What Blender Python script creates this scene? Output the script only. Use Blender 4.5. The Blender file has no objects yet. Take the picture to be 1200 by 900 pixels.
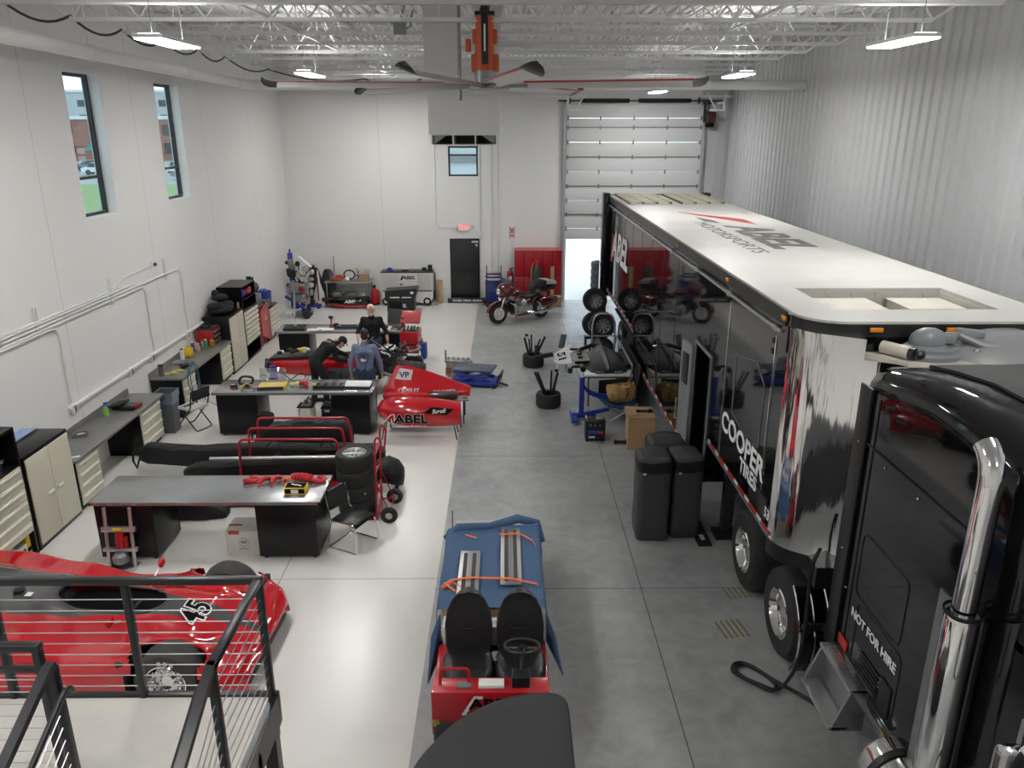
import bpy, bmesh, math, random
from mathutils import Vector, Matrix, Euler
R = math.radians
PI = math.pi
random.seed(7)
scene = bpy.context.scene
COL = scene.collection
V = Vector

# ---------------------------------------------------------------- materials
MATS = {}
def mat(name, col=(.8, .8, .8), rough=.5, metal=0., emit=None, es=1., coat=0., spec=.5, noise=None, bump=None, bscale=None):
    if name in MATS: return MATS[name]
    m = bpy.data.materials.new(name); m.use_nodes = True
    nt = m.node_tree; b = nt.nodes['Principled BSDF']
    b.inputs['Base Color'].default_value = (*col, 1)
    b.inputs['Roughness'].default_value = rough
    b.inputs['Metallic'].default_value = metal
    b.inputs['Specular IOR Level'].default_value = spec
    if coat: b.inputs['Coat Weight'].default_value = coat; b.inputs['Coat Roughness'].default_value = .03
    if emit: b.inputs['Emission Color'].default_value = (*emit, 1); b.inputs['Emission Strength'].default_value = es
    if noise:                       # (scale, amount, second colour)
        sc, amt, c2 = noise
        tc = nt.nodes.new('ShaderNodeTexCoord'); n = nt.nodes.new('ShaderNodeTexNoise')
        n.inputs['Scale'].default_value = sc; n.inputs['Detail'].default_value = 5
        nt.links.new(tc.outputs['Object'], n.inputs['Vector'])
        r = nt.nodes.new('ShaderNodeValToRGB'); r.color_ramp.elements[0].position = .35; r.color_ramp.elements[1].position = .68
        r.color_ramp.elements[0].color = (*col, 1); r.color_ramp.elements[1].color = (*[a + (c - a) * amt for a, c in zip(col, c2)], 1)
        nt.links.new(n.outputs['Fac'], r.inputs['Fac']); nt.links.new(r.outputs['Color'], b.inputs['Base Color'])
    if bump:                        # (scale, strength)
        tc = nt.nodes.new('ShaderNodeTexCoord'); n = nt.nodes.new('ShaderNodeTexNoise')
        n.inputs['Scale'].default_value = bump[0]; n.inputs['Detail'].default_value = 4
        if bscale:
            mp = nt.nodes.new('ShaderNodeMapping'); mp.inputs['Scale'].default_value = bscale
            nt.links.new(tc.outputs['Object'], mp.inputs['Vector']); nt.links.new(mp.outputs[0], n.inputs['Vector'])
        else: nt.links.new(tc.outputs['Object'], n.inputs['Vector'])
        bp = nt.nodes.new('ShaderNodeBump'); bp.inputs['Strength'].default_value = bump[1]; bp.inputs['Distance'].default_value = .02
        nt.links.new(n.outputs['Fac'], bp.inputs['Height']); nt.links.new(bp.outputs['Normal'], b.inputs['Normal'])
    MATS[name] = m
    return m
def lines_mat(m, specs, width, dark):
    """thin joint lines in a surface: specs = [(axis, offset, period)] in object coordinates"""
    nt = m.node_tree; b = nt.nodes['Principled BSDF']
    tc = nt.nodes.new('ShaderNodeTexCoord'); sp = nt.nodes.new('ShaderNodeSeparateXYZ')
    nt.links.new(tc.outputs['Object'], sp.inputs[0])
    acc = None
    def math_(op, a, bb=None):
        n = nt.nodes.new('ShaderNodeMath'); n.operation = op
        for i, v in enumerate((a, bb)):
            if v is None: continue
            if isinstance(v, (int, float)): n.inputs[i].default_value = v
            else: nt.links.new(v, n.inputs[i])
        return n.outputs[0]
    for ax, off, per in specs:
        v = math_('SUBTRACT', sp.outputs['XYZ'.index(ax)], off)
        v = math_('PINGPONG', v, per / 2) if per else math_('ABSOLUTE', v)
        v = math_('LESS_THAN', v, width / 2)
        acc = v if acc is None else math_('MAXIMUM', acc, v)
    mx = nt.nodes.new('ShaderNodeMix'); mx.data_type = 'RGBA'
    nt.links.new(acc, mx.inputs[0])
    src = b.inputs['Base Color']
    if src.is_linked: nt.links.new(src.links[0].from_socket, mx.inputs[6])
    else: mx.inputs[6].default_value = src.default_value
    mx.inputs[7].default_value = (*dark, 1)
    nt.links.new(mx.outputs[2], src)
    return m
def glass_mat(name, tint=(.85, .93, .93), f=.12):
    m = bpy.data.materials.new(name); m.use_nodes = True; nt = m.node_tree
    nt.nodes.clear()
    o = nt.nodes.new('ShaderNodeOutputMaterial'); t = nt.nodes.new('ShaderNodeBsdfTransparent'); g = nt.nodes.new('ShaderNodeBsdfGlossy')
    t.inputs[0].default_value = (*tint, 1); g.inputs['Roughness'].default_value = .02
    x = nt.nodes.new('ShaderNodeMixShader'); x.inputs[0].default_value = f
    nt.links.new(t.outputs[0], x.inputs[1]); nt.links.new(g.outputs[0], x.inputs[2]); nt.links.new(x.outputs[0], o.inputs[0])
    MATS[name] = m
    return m

# ---------------------------------------------------------------- mesh builder
class MB:
    def __init__(s): s.bm = bmesh.new(); s.mi = 0; s.T = None
    def _fin(s, verts, faces):
        for f in faces: f.material_index = s.mi
        if s.T is not None:
            for v in verts: v.co = s.T @ v.co
        return s
    def raw(s, vs, fs):
        vv = [s.bm.verts.new(v) for v in vs]; ff = []
        for f in fs:
            try: ff.append(s.bm.faces.new([vv[i] for i in f]))
            except ValueError: pass
        return s._fin(vv, ff)
    def box(s, x0, x1, y0, y1, z0, z1, b=0):
        vs = [(x, y, z) for x in (x0, x1) for y in (y0, y1) for z in (z0, z1)]
        if b:
            t = bmesh.new(); vv = [t.verts.new(v) for v in vs]
            for f in ((0, 1, 3, 2), (4, 6, 7, 5), (0, 4, 5, 1), (2, 3, 7, 6), (0, 2, 6, 4), (1, 5, 7, 3)): t.faces.new([vv[i] for i in f])
            bmesh.ops.bevel(t, geom=list(t.edges), offset=b, segments=2, profile=.5, affect='EDGES')
            t.verts.index_update()
            s.raw([v.co.copy() for v in t.verts], [[v.index for v in f.verts] for f in t.faces]); t.free()
            return s
        return s.raw(vs, ((0, 1, 3, 2), (4, 6, 7, 5), (0, 4, 5, 1), (2, 3, 7, 6), (0, 2, 6, 4), (1, 5, 7, 3)))
    def cbox(s, c, size, rot=(0, 0, 0), b=0):
        old = s.T; m = Matrix.Translation(c) @ Euler([R(a) for a in rot]).to_matrix().to_4x4()
        s.T = m if old is None else old @ m
        x, y, z = [a / 2 for a in size]
        s.box(-x, x, -y, y, -z, z, b); s.T = old
        return s
    def cyl(s, p0, p1, r0, r1=None, n=16, cap=True):
        r1 = r0 if r1 is None else r1
        p0, p1 = V(p0), V(p1); d = (p1 - p0).normalized()
        a = d.orthogonal().normalized(); c = d.cross(a)
        vs = [p + (a * math.cos(2 * PI * i / n) + c * math.sin(2 * PI * i / n)) * r for p, r in ((p0, r0), (p1, r1)) for i in range(n)]
        fs = [(i, (i + 1) % n, n + (i + 1) % n, n + i) for i in range(n)]
        if cap: fs += [tuple(range(n - 1, -1, -1)), tuple(range(n, 2 * n))]
        return s.raw(vs, fs)
    def tube(s, pts, r, n=8, closed=False, flat=None):
        pts = [V(p) for p in pts]; N = len(pts); rr = r if isinstance(r, (list, tuple)) else [r] * N
        vs = []; a = None
        for i, p in enumerate(pts):
            if closed: d = pts[(i + 1) % N] - pts[i - 1]
            else: d = pts[min(i + 1, N - 1)] - pts[max(i - 1, 0)]
            d.normalize()
            a = d.orthogonal().normalized() if a is None else (a - d * a.dot(d)).normalized()
            c = d.cross(a)
            for k in range(n):
                t = 2 * PI * k / n
                vs.append(p + (a * math.cos(t) + c * math.sin(t)) * rr[i])
        fs = []
        for i in range(N if closed else N - 1):
            j = (i + 1) % N
            fs += [(i * n + k, i * n + (k + 1) % n, j * n + (k + 1) % n, j * n + k) for k in range(n)]
        if not closed: fs += [tuple(range(n - 1, -1, -1)), tuple(range((N - 1) * n, N * n))]
        return s.raw(vs, fs)
    def lathe(s, prof, c=(0, 0, 0), axis='Z', n=24, rot=None):
        vs = []; c = V(c)
        for r, h in prof:
            for k in range(n):
                t = 2 * PI * k / n; q = V((r * math.cos(t), r * math.sin(t), h))
                if axis == 'Y': q = V((q.x, q.z, q.y))
                elif axis == 'X': q = V((q.z, q.x, q.y))
                if rot: q = Euler([R(a) for a in rot]).to_matrix() @ q
                vs.append(c + q)
        N = len(prof)
        fs = [(i * n + k, i * n + (k + 1) % n, (i + 1) * n + (k + 1) % n, (i + 1) * n + k) for i in range(N - 1) for k in range(n)]
        if prof[0][0] < .004: fs.append(tuple(range(n - 1, -1, -1)))
        if prof[-1][0] < .004: fs.append(tuple(range((N - 1) * n, N * n)))
        return s.raw(vs, fs)
    def ell(s, c, r, n=16, rot=(0, 0, 0)):
        if not isinstance(r, (list, tuple)): r = (r, r, r)
        m = n // 2; c = V(c); E = Euler([R(a) for a in rot]).to_matrix()
        vs = [c + E @ V((0, 0, -r[2]))]
        for i in range(1, m):
            ph = PI * i / m - PI / 2
            for k in range(n):
                t = 2 * PI * k / n
                vs.append(c + E @ V((r[0] * math.cos(ph) * math.cos(t), r[1] * math.cos(ph) * math.sin(t), r[2] * math.sin(ph))))
        vs.append(c + E @ V((0, 0, r[2])))
        fs = [(0, 1 + (k + 1) % n, 1 + k) for k in range(n)]
        for i in range(m - 2):
            a, b = 1 + i * n, 1 + (i + 1) * n
            fs += [(a + k, a + (k + 1) % n, b + (k + 1) % n, b + k) for k in range(n)]
        a = 1 + (m - 2) * n
        fs += [(a + k, a + (k + 1) % n, len(vs) - 1) for k in range(n)]
        return s.raw(vs, fs)
    def prism(s, poly, h0, h1, axis='Z'):
        """polygon in the plane across axis: Z -> (x, y), X -> (y, z), Y -> (x, z)"""
        f = {'Z': lambda p, h: (p[0], p[1], h), 'X': lambda p, h: (h, p[0], p[1]), 'Y': lambda p, h: (p[0], h, p[1])}[axis]
        n = len(poly)
        vs = [f(p, h0) for p in poly] + [f(p, h1) for p in poly]
        return s.raw(vs, [tuple(range(n - 1, -1, -1)), tuple(range(n, 2 * n))] + [(i, (i + 1) % n, n + (i + 1) % n, n + i) for i in range(n)])
    def loft(s, rings, caps=True, closed=True):
        n = len(rings[0]); vs = [p for r in rings for p in r]; fs = []
        for i in range(len(rings) - 1):
            for k in range(n if closed else n - 1):
                fs.append((i * n + k, i * n + (k + 1) % n, (i + 1) * n + (k + 1) % n, (i + 1) * n + k))
        if caps: fs += [tuple(range(n - 1, -1, -1)), tuple(range((len(rings) - 1) * n, len(rings) * n))]
        return s.raw(vs, fs)
    def grid(s, fn, nu, nv, keep=None):
        vs = [fn(i / nu, j / nv) for i in range(nu + 1) for j in range(nv + 1)]
        fs = [(i * (nv + 1) + j, (i + 1) * (nv + 1) + j, (i + 1) * (nv + 1) + j + 1, i * (nv + 1) + j + 1) for i in range(nu) for j in range(nv) if keep is None or keep((i + .5) / nu, (j + .5) / nv)]
        return s.raw(vs, fs)
    def build(s, name, mats, parent=None, ang=38, label=None, weld=False, recalc=True):
        if weld: bmesh.ops.remove_doubles(s.bm, verts=s.bm.verts, dist=1e-4)
        if recalc: bmesh.ops.recalc_face_normals(s.bm, faces=s.bm.faces)
        me = bpy.data.meshes.new(name); s.bm.to_mesh(me); s.bm.free()
        for m in (mats if isinstance(mats, (list, tuple)) else [mats]): me.materials.append(m)
        if ang:
            me.polygons.foreach_set('use_smooth', [True] * len(me.polygons)); me.set_sharp_from_angle(angle=R(ang))
        o = bpy.data.objects.new(name, me); COL.objects.link(o)
        if parent is not None: o.parent = parent
        if label: o['label'] = label
        return o

def tag(o, label, cat, group=None, kind=None):
    o['label'] = label
    if cat: o['category'] = cat
    if group: o['group'] = group
    if kind: o['kind'] = kind
    return o
def thing(name, label, cat, loc=(0, 0, 0), rz=0, group=None):
    o = bpy.data.objects.new(name, None); COL.objects.link(o); o.empty_display_size = .1
    o.location = loc; o.rotation_euler = (0, 0, R(rz))
    return tag(o, label, cat, group)
def solo(name, mb, m, label, cat, loc=None, rz=0, group=None, ang=38):
    o = mb.build(name, m, None, ang)
    if loc is not None: o.location = loc
    o.rotation_euler = (0, 0, R(rz))
    return tag(o, label, cat, group)
def struct(name, mb, m, parent=None, ang=38):
    o = mb.build(name, m, parent, ang)
    if parent is None: o['kind'] = 'structure'
    return o
def dup(root, loc, rz=None, label=None):
    r = root.copy(); COL.objects.link(r); r.location = loc
    if rz is not None: r.rotation_euler = (0, 0, R(rz))
    if label: r['label'] = label
    for ch in list(root.children):
        c = ch.copy(); COL.objects.link(c); c.parent = r
        for g in list(ch.children):
            d = g.copy(); COL.objects.link(d); d.parent = c
    return r
def text(txt, size, m, parent, loc, rot=(0, 0, 0), name='lettering', bold=.0, shear=0., sx=1., ext=.002, align='CENTER', label=None, matrix=None):
    cu = bpy.data.curves.new(name, 'FONT'); cu.body = txt; cu.size = size; cu.align_x = align; cu.align_y = 'CENTER'
    cu.offset = bold * size; cu.shear = shear; cu.extrude = ext; cu.resolution_u = 3
    t = bpy.data.objects.new(name, cu); me = bpy.data.meshes.new_from_object(t); bpy.data.objects.remove(t)
    me.materials.clear(); me.materials.append(m)
    for v in me.vertices: v.co.x *= sx
    o = bpy.data.objects.new(name, me); COL.objects.link(o); o.parent = parent
    if matrix is not None: o.matrix_local = matrix
    else: o.location = loc; o.rotation_euler = [R(a) for a in rot]
    if label: o['label'] = label
    return o
def arc(c, r, a0, a1, n, plane='XZ'):
    out = []
    for i in range(n + 1):
        t = R(a0 + (a1 - a0) * i / n); a, b = r * math.cos(t), r * math.sin(t)
        out.append({'XY': (c[0] + a, c[1] + b, c[2]), 'XZ': (c[0] + a, c[1], c[2] + b), 'YZ': (c[0], c[1] + a, c[2] + b)}[plane])
    return out
def fillet(pts, r, n=5):
    """round the inner corners of a polyline"""
    P = [V(p) for p in pts]; out = [P[0]]
    for i in range(1, len(P) - 1):
        a, b, c = P[i - 1], P[i], P[i + 1]
        u, w = (a - b), (c - b); k = min(r, u.length * .49, w.length * .49)
        p, q = b + u.normalized() * k, b + w.normalized() * k
        for j in range(n + 1):
            t = j / n; out.append(p * (1 - t) ** 2 + b * 2 * t * (1 - t) + q * t * t)
    return out + [P[-1]]
def abel_poly():
    """outlines of the wide slanted wordmark with its leading stroke, unit height 1; returns (stroke polys, letter polys)"""
    stroke = [[(-1.9, -.05), (-.55, 1.0), (-.15, 1.0), (-.45, .62), (-.75, .62), (-1.45, -.05)]]
    L = []
    A = lambda x: [[(x, 0), (x + .62, .8), (x + 1.0, .8), (x + 1.0, 0), (x + .74, 0), (x + .74, .17), (x + .42, .17), (x + .29, 0)], [(x + .52, .3), (x + .74, .3), (x + .74, .6)]]
    return stroke, L
M = {}
def mk(k, *a, **kw): M[k] = mat(k, *a, **kw); return M[k]
mk('white_paint', (.80, .80, .79), .55)
mk('black_gloss', (.006, .006, .007), .06, coat=.3)
mk('black_satin', (.012, .012, .013), .35)
mk('black_matte', (.014, .014, .015), .75)
mk('black_metal', (.016, .017, .019), .32, .2)
mk('black_panel', (.006, .006, .007), .28, spec=.3)
mk('rubber', (.018, .018, .018), .72, bump=(60, .15))
mk('rubber_grey', (.045, .044, .042), .8, bump=(40, .2))
mk('chrome', (.82, .82, .82), .07, 1.)
mk('steel', (.42, .43, .44), .34, 1., noise=(3, .5, (.55, .56, .56)))
mk('alu', (.62, .62, .62), .36, 1.)
mk('grey_metal', (.26, .27, .28), .42, .6)
mk('engine_metal', (.25, .24, .22), .45, .7, noise=(9, .6, (.45, .43, .40)))
mk('red_gloss', (.50, .008, .016), .13, coat=.7)
mk('red_paint', (.42, .012, .018), .3, coat=.2)
mk('red_dark', (.26, .012, .02), .35)
mk('locker_red', (.40, .008, .018), .35)
mk('maroon', (.075, .004, .008), .12, coat=.6)
mk('cream', (.60, .57, .46), .42)
mk('cream_handle', (.80, .78, .70), .35)
mk('white_plastic', (.78, .78, .77), .4)
mk('white_letter', (.85, .85, .85), .5)
mk('black_letter', (.006, .006, .006), .85, spec=.1)
mk('red_letter', (.5, .02, .02), .5)
mk('blue_paint', (.012, .03, .30), .35, coat=.2)
mk('blue_plastic', (.015, .045, .26), .45)
mk('denim', (.035, .055, .11), .9, bump=(80, .2))
mk('blue_shirt', (.155, .20, .31), .9, bump=(25, .5))
mk('cloth_black', (.010, .010, .012), .9, bump=(14, .5))
mk('bag_fabric', (.011, .011, .012), .6, bump=(7, 1.), spec=.35)
mk('cover_fabric', (.050, .054, .056), .65, bump=(5, 1.))
mk('tarp_grey', (.026, .028, .029), .75, bump=(3, .25))
mk('skin', (.50, .27, .19), .55)
mk('hair_white', (.72, .70, .67), .8, bump=(60, .6))
mk('hair_dark', (.02, .014, .01), .7)
mk('cardboard', (.42, .27, .14), .85, noise=(2, .4, (.5, .34, .19)))
mk('cardboard_white', (.55, .53, .49), .85)
mk('paper_brown', (.42, .26, .10), .8, bump=(9, .9))
mk('wood', (.52, .36, .22), .6, noise=(4, .6, (.40, .26, .15)))
mk('yellow', (.75, .55, .02), .45)
mk('orange', (.80, .17, .03), .5)
mk('orange_motor', (.55, .085, .02), .4)
mk('amber', (.75, .26, .01), .25, coat=.3)
mk('clear_plastic', (.75, .78, .80), .15)
mk('paper', (.82, .82, .82), .7)
mk('carbon', (.022, .023, .024), .3, coat=.35)
mk('stripe_grey', (.075, .075, .078), .16, coat=.6)
mk('blanket', (.055, .11, .21), .9, bump=(5, .8))
mk('green', (.10, .32, .06), .5)
mk('bright_green', (.25, .8, .1), .5)
mk('vinyl', (.011, .011, .012), .38, bump=(30, .12))
mk('grey_plastic', (.09, .10, .11), .5)
mk('cast_grey', (.20, .215, .225), .45)
mk('dish_grey', (.22, .225, .23), .38)
mk('cable_black', (.01, .01, .01), .5)
glass_mat('glass')
M['glass'] = MATS['glass']
LED = 92.
# ---------------------------------------------------------------- room shell
XL, XR, YB, YF, ZC = -7.25, 7.3, 26.4, -6.0, 7.85
XS = -.92                                   # edge between the white floor coating and bare concrete
m_floor = mat('floor_coating', (.74, .725, .69), .27, spec=.5, noise=(.9, .25, (.62, .61, .585)))
lines_mat(m_floor, [('X', -3.0, 0), ('Y', 9.0, 0), ('Y', 17.0, 0), ('Y', 21.5, 0)], .014, (.36, .35, .34))
def concrete():
    m = mat('floor_concrete', (.34, .35, .355), .34, spec=.5)
    nt = m.node_tree; b = nt.nodes['Principled BSDF']
    tc = nt.nodes.new('ShaderNodeTexCoord')
    def noise(s, d, dist=0):
        n = nt.nodes.new('ShaderNodeTexNoise'); n.inputs['Scale'].default_value = s; n.inputs['Detail'].default_value = d; n.inputs['Distortion'].default_value = dist
        nt.links.new(tc.outputs['Object'], n.inputs['Vector']); return n.outputs['Fac']
    r = nt.nodes.new('ShaderNodeValToRGB'); e = r.color_ramp.elements
    e[0].position = .3; e[0].color = (.25, .258, .262, 1); e[1].position = .72; e[1].color = (.44, .45, .445, 1)
    mx = nt.nodes.new('ShaderNodeMix'); mx.data_type = 'FLOAT'; mx.inputs[0].default_value = .45
    nt.links.new(noise(.7, 6, .6), mx.inputs[2]); nt.links.new(noise(4.5, 7, .8), mx.inputs[3])
    nt.links.new(mx.outputs[0], r.inputs['Fac']); nt.links.new(r.outputs['Color'], b.inputs['Base Color'])
    rr = nt.nodes.new('ShaderNodeMapRange'); rr.inputs[3].default_value = .22; rr.inputs[4].default_value = .5
    nt.links.new(noise(2.2, 5), rr.inputs[0]); nt.links.new(rr.outputs[0], b.inputs['Roughness'])
    lines_mat(m, [('X', 1.76, 0), ('X', 4.5, 0), ('Y', 8.75, 4.3)], .012, (.07, .07, .07))
    return m
b = MB(); b.box(XL, XS, YF, YB, -.2, 0); struct('floor', b, m_floor)
b = MB(); b.box(XS, XR + .3, YF, YB, -.2, 0); struct('floor_concrete', b, concrete())
m_wl = mat('wall_paint', (.78, .775, .76), .6, bump=(2, .03))
m_wall_l = mat('wall_panels', (.78, .775, .76), .6)
lines_mat(m_wall_l, [('Y', 12.52, 3.55)], .012, (.50, .50, .49))
# left wall with two tall windows
W = [(13.70, 14.86, 4.20, 6.60), (17.18, 18.40, 4.20, 6.60)]
b = MB(); y = YF - .3
for y0, y1, z0, z1 in W:
    b.box(XL - .3, XL, y, y0, 0, ZC); b.box(XL - .3, XL, y0, y1, 0, z0); b.box(XL - .3, XL, y0, y1, z1, ZC); y = y1
b.box(XL - .3, XL, y, YB + .3, 0, ZC)
struct('wall_left', b, m_wall_l)
m_frame = mat('frame_black', (.018, .02, .022), .35)
def window(name, ax, fixed, a0, a1, z0, z1, ztr, mull=None):
    """frame bars round a pane; ax 'Y' = window in a wall that runs along Y"""
    fr, gl = MB(), MB(); t = .055; d = .08
    def bar(bb, p0, p1, q0, q1, dd=d):
        if ax == 'Y': bb.box(fixed - dd / 2, fixed + dd / 2, p0, p1, q0, q1)
        else: bb.box(p0, p1, fixed - dd / 2, fixed + dd / 2, q0, q1)
    bar(fr, a0, a0 + t, z0, z1); bar(fr, a1 - t, a1, z0, z1)
    bar(fr, a0 + t, a1 - t, z0, z0 + t); bar(fr, a0 + t, a1 - t, z1 - t, z1); bar(fr, a0 + t, a1 - t, ztr - t / 2, ztr + t / 2)
    o = struct(name, fr, m_frame); 
    bar(gl, a0 + t, a1 - t, z0 + t, ztr - t / 2, .008); bar(gl, a0 + t, a1 - t, ztr + t / 2, z1 - t, .008)
    gl.build('pane', M['glass'], o)
    return o
for i, (y0, y1, z0, z1) in enumerate(W): window('window_%d' % (i + 1), 'Y', XL - .22, y0, y1, z0, z1, 4.86)
# back wall with overhead door opening and small window
GX0, GX1, GZ = 2.05, 6.33, 6.33
b = MB()
b.box(XL - .3, -1.86, YB, YB + .3, 0, ZC); b.box(-1.86, -.89, YB, YB + .3, 0, 4.19); b.box(-1.86, -.89, YB, YB + .3, 5.14, ZC)
b.box(-.89, GX0, YB, YB + .3, 0, ZC); b.box(GX0, GX1, YB, YB + .3, GZ, ZC)
m_wall_b = mat('wall_back_paint', (.78, .78, .765), .6)
lines_mat(m_wall_b, [('X', -4.1, 0)], .014, (.60, .60, .59))
struct('wall_back', b, m_wall_b)
m_rib = mat('ribbed_metal', (.53, .54, .55), .42)
b = MB()
b.box(GX1, XR + .3, YB + .02, YB + .3, 0, ZC)
for x in (6.36, 6.62, 6.9, 7.15): b.box(x, x + .05, YB, YB + .03, 0, ZC)
struct('wall_back_metal', b, m_rib)
window('window_3', 'X', YB + .12, -1.86, -.89, 4.19, 5.14, 4.86)
# ribbed right wall
b = MB(); pts = []; y = YF - .3
k = 0
while y < YB + .3:
    pts += [(XR + .03, y), (XR + .03, y + .20), (XR - .012, y + .235), (XR - .012, y + .285)]
    if k % 12 == 5: pts += [(XR - .012, y + .286), (XR + .05, y + .287), (XR + .05, y + .30)]
    y += .32; k += 1
vs = [(p[0], p[1], z) for p in pts for z in (0, ZC)]
b.raw(vs, [(2 * i, 2 * i + 2, 2 * i + 3, 2 * i + 1) for i in range(len(pts) - 1)])
b.box(XR + .06, XR + .3, YF - .3, YB + .3, 0, ZC)
struct('wall_right', b, m_rib, ang=10)
b = MB(); b.box(XL - .3, XR + .3, YF - .3, YF, 0, ZC); struct('wall_front', b, m_wl)
m_deck = mat('roof_deck', (.70, .70, .70), .6)
b = MB(); pts = []; x = XL - .3
while x < XR + .3:
    pts += [(x, ZC), (x + .09, ZC), (x + .11, ZC + .04), (x + .17, ZC + .04)]; x += .19
vs = [(p[0], yy, p[1]) for p in pts for yy in (YF - .3, YB + .3)]
b.raw(vs, [(2 * i, 2 * i + 2, 2 * i + 3, 2 * i + 1) for i in range(len(pts) - 1)])
b.box(XL - .3, XR + .3, YF - .3, YB + .3, ZC + .06, ZC + .3)
struct('ceiling', b, m_deck, ang=10)
b = MB(); b.box(XL, GX0, YB - .10, YB, 6.62, 6.70); b.box(GX0, XR, YB - .10, YB, 6.62, 6.70); struct('trim_1', b, M['white_paint'])
# ---------------------------------------------------------------- black exit door (door_1)
d = bpy.data.objects.new('door_1', None); COL.objects.link(d); d['kind'] = 'structure'; d.location = (-1.37, YB, 0)
b = MB(); b.box(-.47, .47, -.05, -.005, .01, 2.12, .004); b.build('door_leaf', M['black_satin'], d)
b = MB()
b.box(-.50, -.47, -.06, 0, 0, 2.16); b.box(.47, .50, -.06, 0, 0, 2.16); b.box(-.5, .5, -.06, 0, 2.12, 2.16); b.build('door_frame', M['black_satin'], d)
b = MB(); b.box(-.36, .40, -.13, -.10, .98, 1.05, .01); b.box(.36, .42, -.13, -.05, .88, 1.14, .01); b.box(-.36, -.33, -.12, -.05, .99, 1.04); b.build('panic_bar', M['black_metal'], d)
b = MB(); b.box(.24, .46, -.12, -.05, 2.03, 2.09, .01); b.box(.36, .44, -.09, -.05, 1.9, 1.98, .01); b.build('closer', M['alu'], d)
# ---------------------------------------------------------------- overhead sectional door, raised part way (door_2)
d = bpy.data.objects.new('door_2', None); COL.objects.link(d); d['kind'] = 'structure'; d.location = (0, YB, 0)
mk('door_panel', (.66, .67, .67), .5)
zs = [2.14, 2.50, 2.96, 3.42, 3.88, 4.34, 4.80, 5.26, 5.72, 6.00, 6.36]
b = MB()
for i in range(len(zs) - 1): b.box(1.98, 6.40, -.09, -.035, zs[i] + .012, zs[i + 1] - .004, .006)
b.build('door_sections', M['door_panel'], d)
b = MB()
for i, z in enumerate(zs[1:-1]):
    if i % 2 == 1: b.box(1.98, 6.40, -.115, -.09, z - .02, z + .02)
b.build('stiffener_bars', M['grey_metal'], d)
b = MB()
for z in zs[1:-1]:
    for x in (2.04, 3.08, 4.16, 5.24, 6.33): b.cbox((x, -.115, z), (.055, .03, .13), b=.006)
b.build('hinges', M['grey_metal'], d)
b = MB()
for x in (1.93, 6.42): b.box(x - .035, x + .035, -.16, -.02, 0, 6.5); 
b.box(1.86, 1.90, -.06, 0, 0, 6.4); b.box(6.46, 6.50, -.06, 0, 0, 6.4)
b.build('door_tracks', mat('track_grey', (.45, .47, .48), .4, .4), d)
b = MB(); b.cyl((1.7, -.32, 6.52), (7.0, -.32, 6.52), .022, n=10)
for x in (2.05, 6.15): b.cyl((x - .02, -.32, 6.52), (x + .03, -.32, 6.52), .10, n=20)
b.build('torsion_shaft', M['black_metal'], d)
for x0, x1 in ((2.4, 3.95), (4.25, 5.9)):
    pts = [(x0 + (x1 - x0) * t / 260, -.32 + .065 * math.cos(t * .9), 6.52 + .065 * math.sin(t * .9)) for t in range(261)]
    b = MB(); b.tube(pts, .014, 5); b.cyl((x0, -.32, 6.52), (x1, -.32, 6.52), .052, n=10); b.build('torsion_spring', M['black_matte'], d)
b = MB()
for x in (1.95, 6.78):
    s = 1 if x < 3 else -1
    b.box(x - .03, x + .03, -1.05, -.99, 6.22, 6.7); b.box(min(x, x + s * .45), max(x, x + s * .45), -1.05, -.99, 6.20, 6.25); b.tube([(x + s * .25, -1.02, 6.23), (x + s * .55, -1.02, 6.75)], .022, 6)
    b.box(x - .03, x + .03, -1.02, -.3, 6.42, 6.48)
b.build('hanger_brackets', M['white_paint'], d)
t = thing('door_opener', 'black and red door opener motor beside the top of the overhead door', 'door opener', (6.56, YB - .2, 5.98))
b = MB(); b.box(-.13, .15, -.10, .10, -.24, .22, .02); b.cyl((-.05, -.1, -.2), (-.05, .1, -.2), .06); b.cyl((.08, -.1, -.2), (.08, .1, -.2), .06); b.build('body', M['black_satin'], t)
b = MB(); b.box(-.08, .17, -.14, -.09, -.1, .2, .015); b.build('cover', M['maroon'], t, label='dark red cover')
b = MB(); b.box(-.20, -.13, -.03, .03, -.1, .5); b.box(-.2, .1, -.02, .2, .45, .5); b.build('bracket', M['black_metal'], t)
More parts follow.
